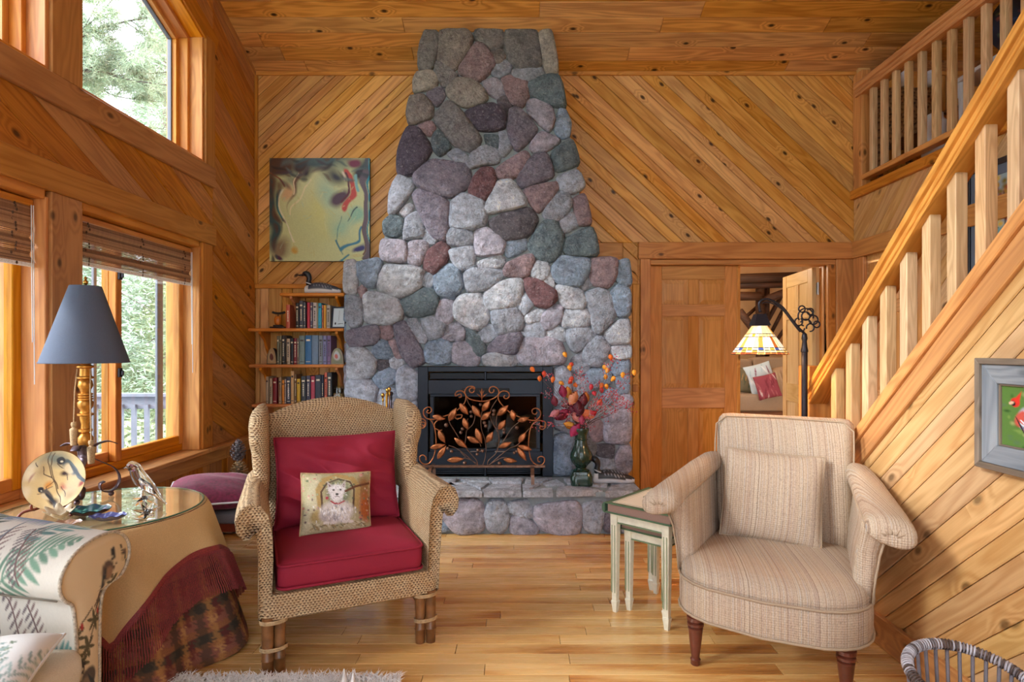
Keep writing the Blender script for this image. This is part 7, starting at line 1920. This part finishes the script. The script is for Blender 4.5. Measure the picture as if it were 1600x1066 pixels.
for k in range(30):
    a = 2*PI*k/30; p = rimp(a); b = Vector((.12*math.cos(a), .09*math.sin(a), .012)); MB().tube([b, b.lerp(p, .4)+Vector((.015*math.cos(a), .012*math.sin(a), 0)), p], .0055, 6).build('stake', M_any, wk, color=rgb(120, 112, 118), smooth='all')
m = MB()
for j in range(26):
    z = .012+.0085*j; s = .70+.30*(z/.335)**.8; m.tube([(.172*s*math.cos(2*PI*k/60)*(1+.03*(-1)**(k//2+j)), .13*s*math.sin(2*PI*k/60)*(1+.03*(-1)**(k//2+j)), z) for k in range(60)], .0042, 4, loop=True)
m.build('weave', M_wickerd, wk, smooth='all')['kind'] = 'stuff'
MB().lathe([(0, .004), (.115, .004), (.115, .012), (0, .012)], 24).xf(Matrix.Diagonal((1, .78, 1, 1))).build('base', M_wickerd, wk)

# ------------------------------------------------------------------ shag rug and antler at the bottom edge
rg = thing('shag_rug', 'shaggy white rug on the floor at the bottom edge', 'rug', (-.93, 2.0, 0))
MB().loft([rr3(.46, .30, .1, 0, 0, .001), rr3(.46, .30, .1, 0, 0, .012)]).build('backing', M_fur, rg)
m = MB(); rr = random.Random(77)
for k in range(5200):
    x, y = rr.uniform(-.46, .46), rr.uniform(-.30, .31)
    if rr.random() < .35: y = .30+rr.uniform(-.05, .015)
    a = rr.uniform(0, 2*PI); L = rr.uniform(.03, .055); lx, ly = math.cos(a)*L*.7, math.sin(a)*L*.5+(.012 if y > .25 else 0)
    w = .0022; p0 = Vector((x, y, .01)); p1 = p0+Vector((lx*.4, ly*.4, L*.6)); p2 = p0+Vector((lx, ly, L*.75+rr.uniform(-.01, .008)))
    d = Vector((-math.sin(a), math.cos(a), 0))*w; m.add([p0-d, p0+d, p1+d, p1-d, p2, p1+Vector((0, 0, .002))], [(0, 1, 2, 3), (3, 2, 4), (3, 5, 4), (2, 5, 4)])
m.build('pile', M_fur, rg)['kind'] = 'stuff'
an = thing('antler', 'pale forked antler lying on the shag rug at the bottom edge', 'antler', ((538-CX)/F*2.16, 2.16, .045))
MB().tube(smoothp([(-.10, -.16, .01), (-.05, -.10, .02), (-.01, -.04, .025), (.0, 0, .05), (-.002, .004, .098)], 5), [.016]*14+[.013, .011, .010, .008, .006, .004, .002], 10).build('beam', M_antler, an, smooth='all')
MB().tube(smoothp([(-.015, -.05, .025), (.02, -.02, .03), (.032, -.006, .05), (.033, 0, .088)], 5), [.013]*9+[.010, .009, .008, .006, .005, .004, .002], 10).build('tine', M_antler, an, smooth='all')
# ================================================================== LOFT, BEDROOM, OUTSIDE
wb_ = thing('wicker_chair', 'brown wicker chair in the loft behind the railing', 'chair', (3.22, 4.70, 2.69))
MB().loft([rr3(.23, .19, .05, 0, 0, .28), rr3(.24, .2, .05, 0, 0, .32), rr3(.24, .2, .05, 0, 0, .36)]).build('seat', M_wickerb, wb_, smooth=True)
MB().loft([rr3(.24, .03, .02, 0, .18, .3), rr3(.25, .035, .03, 0, .20, .6), rr3(.24, .03, .03, 0, .22, .80)]).build('backrest', M_wickerb, wb_, smooth=True)
for s in (-1, 1):
    MB().tube([(s*.22, -.18, 0), (s*.235, -.17, .3), (s*.25, -.16, .52), (s*.25, .1, .55), (s*.24, .2, .56)], .022, 8).build('arm', M_wickerb, wb_, smooth='all')
    MB().tube([(s*.22, .18, 0), (s*.22, .18, .3)], .022, 8).build('leg', M_wickerb, wb_, smooth='all'); MB().tube([(s*.21, -.17, 0), (s*.21, -.17, .3)], .022, 8).build('leg', M_wickerb, wb_, smooth='all')
for x, y, r, n_ in ((3.20, 4.88, .045, 'white folded cloth over the left of the loft chair back'), (3.42, 4.88, .05, 'white cup-shaped ornament at the right of the loft chair back')):
    o = MB().lathe([(0, 0), (r*.6, 0), (r*.8, .03), (r*.7, .06), (r, .10), (r*.6, .13), (0, .13)], 14).build('white_ornament', M_white, None, TR((x, y, 3.49)), smooth=True); props(o, n_, 'ornament')
jg = thing('white_jug', 'white ceramic jug on the loft floor behind the railing', 'jug', (3.06, 4.32, 2.69))
MB().lathe([(0, 0), (.06, 0), (.085, .04), (.09, .09), (.06, .14), (.055, .16), (.085, .22), (.085, .27), (.05, .32), (.05, .35), (0, .35)], 24).build('body', M_white2, jg, smooth=True); MB().tube(smoothp([(.08, 0, .26), (.13, 0, .24), (.13, 0, .14), (.08, 0, .10)], 4), .01, 8).build('handle', M_white2, jg, smooth='all')
wt = thing('white_table', 'white painted table with slim turned legs in the loft', 'table', (3.35, 3.95, 2.69))
MB().box((-.27, -.3, .50), (.3, .25, .53)).build('tabletop', M_white2, wt, bevel=.005)
for x in (-.22, .25):
    for y in (-.25, .2): MB().lathe([(0, 0), (.016, 0), (.02, .1), (.024, .4), (.034, .41), (.03, .44), (.036, .46), (.036, .50), (0, .50)], 12, (x, y, 0)).build('leg', M_white2, wt, smooth=True)
cv = Cv(90, 30, (40, 46, 66)); rr = random.Random(3)
for i in range(70): cv.blob(rr.random(), rr.uniform(.1, .7), .02, .03, rr.choice([(170, 90, 70), (206, 150, 120), (90, 110, 90), (60, 70, 110), (150, 50, 60)]), 0, .5)
cv.blob(.5, .95, .7, .14, (130, 124, 110), 0, .2)
hb = thing('patterned_pouf', 'dark flowered round cushion on the white loft table', 'cushion', (3.23, 3.78, 3.221))
m, c = canvas_grid(cv, lambda u, v: ((.17*math.sin(PI*(.12+.86*v))**.6)*math.cos(2*PI*u), (.17*math.sin(PI*(.12+.86*v))**.6)*math.sin(2*PI*u), .36*(1-v))); m.build('cover', M_print, hb, cols=c, smooth='all')

# bedroom beyond the double door
bx0, bx1, by1, bz = 1.0, 3.9, 8.1, 2.75
m = MB().box((bx0, by1, -.02), (bx1, by1+.1, bz)).box((bx1, YB+.12, -.02), (bx1+.1, by1, bz)); struct('wall_bedroom', m, M_tan)
m = MB().box((bx0, YB+.12, bz), (bx1, by1, bz+.1)); struct('ceiling_bedroom', m, W_back)
m = MB().box((bx0-.1, YB+.12, -.02), (bx0, 5.9, bz)).box((bx0-.1, 7.3, -.02), (bx0, by1, bz)).box((bx0-.1, 5.9, -.02), (bx0, 7.3, .8)).box((bx0-.1, 5.9, 2.1), (bx0, 7.3, bz)); struct('wall_bedroom_side', m, M_tan)
def log(par, a, b, r, Y, Y2=None): MB().tube([P(a[0], a[1], Y), P((a[0]+b[0])/2, (a[1]+b[1])/2, (Y+(Y2 or Y))/2), P(b[0], b[1], Y2 or Y)], [r, r*.96, r*.92], 10).build('log', W_log, par, None, True, smooth='all')
lbd = thing('log_bed', 'dark peeled-log bed frame seen through the open bedroom door', 'bed frame', (2.9, 7.6, 0))
for a, b, r, Y in (((1150, 436), (1245, 432), .065, 7.6), ((1150, 446), (1245, 444), .05, 7.65), ((1150, 463), (1188, 463), .06, 7.55), ((1193, 470), (1250, 448), .055, 7.6), ((1188, 430), (1188, 640), .06, 7.7), ((1197, 435), (1197, 560), .045, 7.75), ((1155, 486), (1185, 525), .05, 7.5), ((1200, 500), (1222, 460), .03, 7.8), ((1205, 520), (1232, 468), .025, 7.85), ((1215, 530), (1236, 500), .025, 7.85), ((1160, 500), (1185, 478), .025, 7.9)): log(lbd, a, b, r, Y)
db = thing('daybed', 'taupe upholstered daybed in the bedroom beyond the door', 'sofa', (2.75, 7.0, 0))
cushion_box('mattress', 2.2-2.75, 3.6-2.75, -.25, .5, .60, .79, M_taup, db, .01); MB().box((-.55, -.24, .05), (.85, .5, .6)).build('base', cloth('brown_bedcover', rgb(110, 76, 52)), db, bevel=.02)
cushion_box('back_cushion', -.55, .15, .30, .52, .78, 1.18, M_taup, db, .02); cushion_box('back_cushion', .17, .85, .30, .52, .78, 1.20, M_taup, db, .02)
for px, py, w, h, c, dots, tilt, lab, Y in ((1170, 595, .22, .30, (92, 84, 60), [(150, 120, 70), (60, 70, 50)], 4, 'dark green patterned pillow, leftmost on the daybed', 6.93), (1189, 593, .30, .38, (176, 196, 206), [(206, 216, 222), (150, 176, 190), (120, 50, 80)], -16, 'pale blue-white pillow on the daybed', 6.86), (1199, 604, .25, .28, (134, 56, 70), [(190, 176, 176), (110, 34, 50), (160, 90, 96)], -14, 'raspberry red patterned pillow at the front of the daybed', 6.74), (1219, 598, .26, .38, (156, 134, 108), [(176, 156, 130), (130, 108, 84)], -12, 'tan striped pillow on the daybed beside the red one', 6.84)):
    cv = Cv(36, 40, c); rr = random.Random(px)
    for i in range(26): cv.seg(*(lambda x, y: (x, y, x+rr.uniform(-.02, .02) if c[0] == 156 else x+rr.uniform(-.15, .15), y+.3))(rr.random(), rr.random()), .03, rr.choice(dots), .4)
    o, e = pillow('bed_pillow', w, h, .10, M_print, None, TR(P(px, py, Y), R(-14), R(-14), R(tilt)), cv, 36, .05, px); props(o, lab, 'pillow')
lt_ = bpy.data.lights.new('bedroom_fill', 'POINT'); lo_ = bpy.data.objects.new('bedroom_fill', lt_); COL.objects.link(lo_); lo_.location = (1.9, 6.6, 2.3); lt_.energy = 11; lt_.color = (1, .84, .66); lt_.shadow_soft_size = .15  # unseen fill light added to brighten the bedroom

# deck and railing outside
gd = struct('ground', MB().box((-70, -60, -1.6), (-2.6, 70, -1.5)).box((-2.6, -60, -1.6), (60, -3.3, -1.5)), plain('pale_grass', rgb(176, 190, 140), .9, 0, 1.2, .3))
dk = thing('deck', 'grey board deck outside the windows', 'deck', (-5, 3, -.2))
for i in range(35): board('deck_board', (-7.6, -1.+.24*i, -.2), (XL-WT-.03, -1.+.24*i+.225, -.165), W_deck, dk, .004)
dr_ = thing('deck_railing', 'grey painted deck railing outside the windows', 'railing', (-5, 7.2, -.16))
board('top_rail', (-7.6, 7.12, .735), (-2.6, 7.28, .775), W_deck, dr_); board('upper_rail', (-7.6, 7.18, .585), (-2.6, 7.22, .735), W_deck, dr_); board('bottom_rail', (-7.6, 7.18, -.08), (-2.6, 7.22, .0), W_deck, dr_)
bme = MB().box((-.30, -.019, -.024), (.36, .019, .024)).mesh('b')
for i in range(31): link('baluster', bme, W_deck, dr_, axes((0, 0, 1), (0, -1, 0), (1, 0, 0), (-7.5+.157*i, 7.16, .28)), True)
board('top_rail', (-7.64, -1, .735), (-7.48, 7.2, .775), W_deck, dr_); board('upper_rail', (-7.58, -1, .585), (-7.54, 7.2, .735), W_deck, dr_)
for i in range(50): link('baluster', bme, W_deck, dr_, axes((0, 0, 1), (1, 0, 0), (0, 1, 0), (-7.56, -.9+.16*i, .28)), True)

# trees
M_bark = plain('bark', rgb(150, 140, 132), .9, 0, 6, .3)
def leafmat(name, c):
    t = NT(name); n = t.noise(t.oc(), .9, 3, .6); n2 = t.noise(t.oc(), 9., 2, .6); c = np.array(c)
    cc = t.mix(t.rng(n, .35, .65, 0, 1), rgb(*c), rgb(*(c*.72))); cc = t.mix(t.rng(n2, .5, .7, 0, .6), cc, rgb(240, 242, 222)); t.l(cc, t.b.inputs['Base Color']); t.set(Roughness=.7); return t.m
MG = [leafmat('needles_sage', (196, 216, 188)), leafmat('needles_deep', (164, 192, 166)), leafmat('needles_lime', (214, 224, 180))]
def conifer(x, y, h, r, n, seed, mat, label, zb=-1.5):
    n = int(n*2.6)
    rs = np.random.RandomState(seed); t = thing('evergreen_tree', label, 'tree', (x, y, zb), group='trees beyond the deck')
    MB().tube([(0, 0, 0), (.03, 0, h*.5), (0, .02, h*.96)], [h*.018, h*.012, .02], 7).build('trunk', M_bark, t, smooth='all')
    m = MB()
    for k in range(26):
        z = h*(.12+.8*k/26); a = k*2.4; L = r*(1-z/h)**.7; m.tube([(0, 0, z), (L*.5*math.cos(a), L*.5*math.sin(a), z+.1), (L*.95*math.cos(a), L*.95*math.sin(a), z-.25*L)], [.03, .018, .006], 4)
    m.build('branches', M_bark, t)['kind'] = 'stuff'
    # sprays of needles: slim upright and drooping triangles around the boughs
    zz = h*(.08+.92*rs.rand(n)**1.15); lay = .5+.5*np.cos(zz/h*60); rad = r*(1-zz/h)**.75*(.35+.65*rs.rand(n)**.5)*(.7+.3*lay); an_ = rs.rand(n)*2*PI
    c = np.stack([rad*np.cos(an_), rad*np.sin(an_), zz-.22*rad], 1); s = (.07+.11*rs.rand(n))*(1 if y > 14 else .75)
    d = rs.randn(n, 3); d[:, 2] *= .6; d[:, :2] += c[:, :2]/np.maximum(.1, rad[:, None])*.8; d /= np.linalg.norm(d, axis=1)[:, None]; e = rs.randn(n, 3); e = np.cross(d, e); e /= np.linalg.norm(e, axis=1)[:, None]
    v = np.empty((n, 4, 3)); v[:, 0] = c-d*s[:, None]; v[:, 1] = c+e*s[:, None]*.16; v[:, 2] = c+d*s[:, None]; v[:, 3] = c-e*s[:, None]*.16
    me = bpy.data.meshes.new('foliage'); me.from_pydata(v.reshape(-1, 3).tolist(), [], np.arange(n*4).reshape(-1, 4).tolist()); o = link('foliage', me, mat, t); o['kind'] = 'stuff'
    return t
TS = [(-10.2, 13.5, 11, 2.6, 9000, 0, 'tall sage-green evergreen seen through the window beside the bookshelf'), (-8.6, 15.5, 9, 2.4, 7000, 2, 'yellow-green tree right of centre through the nearer pane'), (-13.5, 16, 13, 3.2, 9000, 1, 'darker evergreen behind the tall sage one'), (-11.4, 19, 14, 3.4, 8000, 0, 'tall pale evergreen standing farther off'), (-16.5, 19.5, 14, 3.6, 8000, 2, 'broad yellow-green evergreen in the second line'), (-14.5, 24, 16, 4., 7000, 1, 'farthest dark evergreen on the horizon'), (-18.5, 23, 15, 4., 7000, 0, 'wide pale evergreen at the left of the second line'), (-11.0, 11.0, 8, 2.2, 6000, 1, 'small evergreen close behind the deck railing'), (-14.5, 12.5, 10, 2.6, 7000, 0, 'evergreen seen through the nearest window'), (-12.2, 8.5, 9, 2.3, 6000, 2, 'lime-green evergreen near the left end of the deck'), (-13, 28, 18, 4.5, 6000, 0, 'very distant evergreen above the others'), (-9.6, 22, 15, 3.6, 6000, 1, 'distant evergreen at the right of the view')]
for i, (x, y, h, r, n, k, lab) in enumerate(TS): conifer(x, y, h, r, n, i+1, MG[k], lab)
# low shrubs under the trees
for i, (x, y, r) in enumerate(((-7.2, 10.2, 1.2), (-9.2, 10.8, 1.4), (-6.6, 12.2, 1.3), (-8.4, 12.4, 1.5), (-11.5, 14.5, 1.6))):
    rs = np.random.RandomState(50+i); n = 3500; d = rs.randn(n, 3); d /= np.linalg.norm(d, axis=1)[:, None]; c = d*(r*(.5+.5*rs.rand(n)**.5))[:, None]; c[:, 2] = np.abs(c[:, 2])*.9; s = .05+.07*rs.rand(n); e = rs.randn(n, 3); f_ = np.cross(d, e); f_ /= np.linalg.norm(f_, axis=1)[:, None]; g__ = np.cross(f_, e); g__ /= np.linalg.norm(g__, axis=1)[:, None]
    v = np.stack([c-f_*s[:, None], c+g__*s[:, None]*.5, c+f_*s[:, None], c-g__*s[:, None]*.5], 1)
    me = bpy.data.meshes.new('foliage'); me.from_pydata(v.reshape(-1, 3).tolist(), [], np.arange(n*4).reshape(-1, 4).tolist())
    t = thing('leafy_shrub', ['pale leafy shrub just beyond the deck railing', 'wide leafy shrub left behind the railing', 'leafy shrub farther right behind the railing', 'big leafy shrub between railing and tall trees', 'far leafy shrub under the tall evergreens'][i], 'shrub', (x, y, -1.5), group='shrubs beyond the deck'); link('foliage', me, MG[(i+2) % 3], t)['kind'] = 'stuff'
    MB().tube([(0, 0, 0), (.05, 0, r*.8)], [.05, .02], 6).build('stem', M_bark, t)
# the near pine whose boughs cross the upper window
np_ = thing('near_pine', 'long-needled pine whose dark boughs cross the upper window', 'tree', (-10.5, 8.6, -1.5))
MB().tube([(0, 0, 0), (0, 0, 5), (.1, 0, 11)], [.22, .17, .08], 10).build('trunk', M_bark, np_, smooth='all')
rr = random.Random(21); m = MB(); tips = []
M_bough = plain('dark_bough', rgb(92, 90, 88), .9)
def bough(pts, Y, r, sub=8):
    q = smoothp([tuple(P(x, y, Y+.15*k)) for k, (x, y) in enumerate(pts)], 6); q = [Vector(p) for p in q]; m.tube(q, [r*(1-.8*i/len(q)) for i in range(len(q))], 6)
    for k in range(sub):
        i = rr.randrange(2, len(q)-1); p = q[i]; d = Vector((rr.uniform(.1, .7), rr.uniform(-.4, .4), rr.uniform(-.35, .45))); a = p+d*.5; b = p+d; m.tube([p, a+Vector((0, 0, .03)), b], [r*.35, r*.25, r*.1], 4)
        for t in (.35, .55, .75, .9, 1.): tips.append(p.lerp(b, t))
    for i in range(4, len(q), 2): tips.append(q[i])
for pts, Y, r, s in (([(-120, 150), (0, 128), (90, 118), (150, 112), (210, 126), (300, 138)], 7.6, .030, 14), ([(-120, 120), (20, 110), (100, 108), (180, 118), (270, 112)], 7.9, .022, 12), ([(-100, 110), (60, 78), (120, 60), (165, 42), (215, 30), (300, 18)], 7.8, .026, 14), ([(-60, 60), (100, 52), (150, 28), (190, -20)], 7.7, .018, 9), ([(-100, 160), (60, 130), (130, 124), (180, 150), (260, 160)], 8.2, .016, 10), ([(-100, 90), (80, 92), (170, 86), (240, 74), (300, 80)], 8.4, .016, 10), ([(-100, 190), (60, 170), (140, 176), (210, 196), (290, 205)], 8.6, .012, 12), ([(-100, 220), (80, 205), (180, 225), (280, 240)], 9.0, .012, 10), ([(-100, 30), (60, 8), (140, 0), (260, -12)], 8.3, .016, 10)): bough(pts, Y, r, s)
m.build('boughs', M_bough, np_, None, True, smooth='all')['kind'] = 'stuff'
rs = np.random.RandomState(4); tp = np.array([tuple(t) for t in tips]); K = 60; c = np.repeat(tp, K, 0)+rs.randn(len(tp)*K, 3)*.035; n = len(c); d = rs.randn(n, 3); d[:, 0] += .6; d[:, 2] += .1; d /= np.linalg.norm(d, axis=1)[:, None]; e = np.cross(d, rs.randn(n, 3)); e /= np.linalg.norm(e, axis=1)[:, None]; L = (.09+.07*rs.rand(n))[:, None]
v = np.stack([c-e*.005, c+e*.005, c+d*L], 1); me = bpy.data.meshes.new('needles'); me.from_pydata(v.reshape(-1, 3).tolist(), [], np.arange(n*3).reshape(-1, 3).tolist()); link('needles', me, leafmat('long_needles', (186, 206, 176)), np_, None, True)['kind'] = 'stuff'
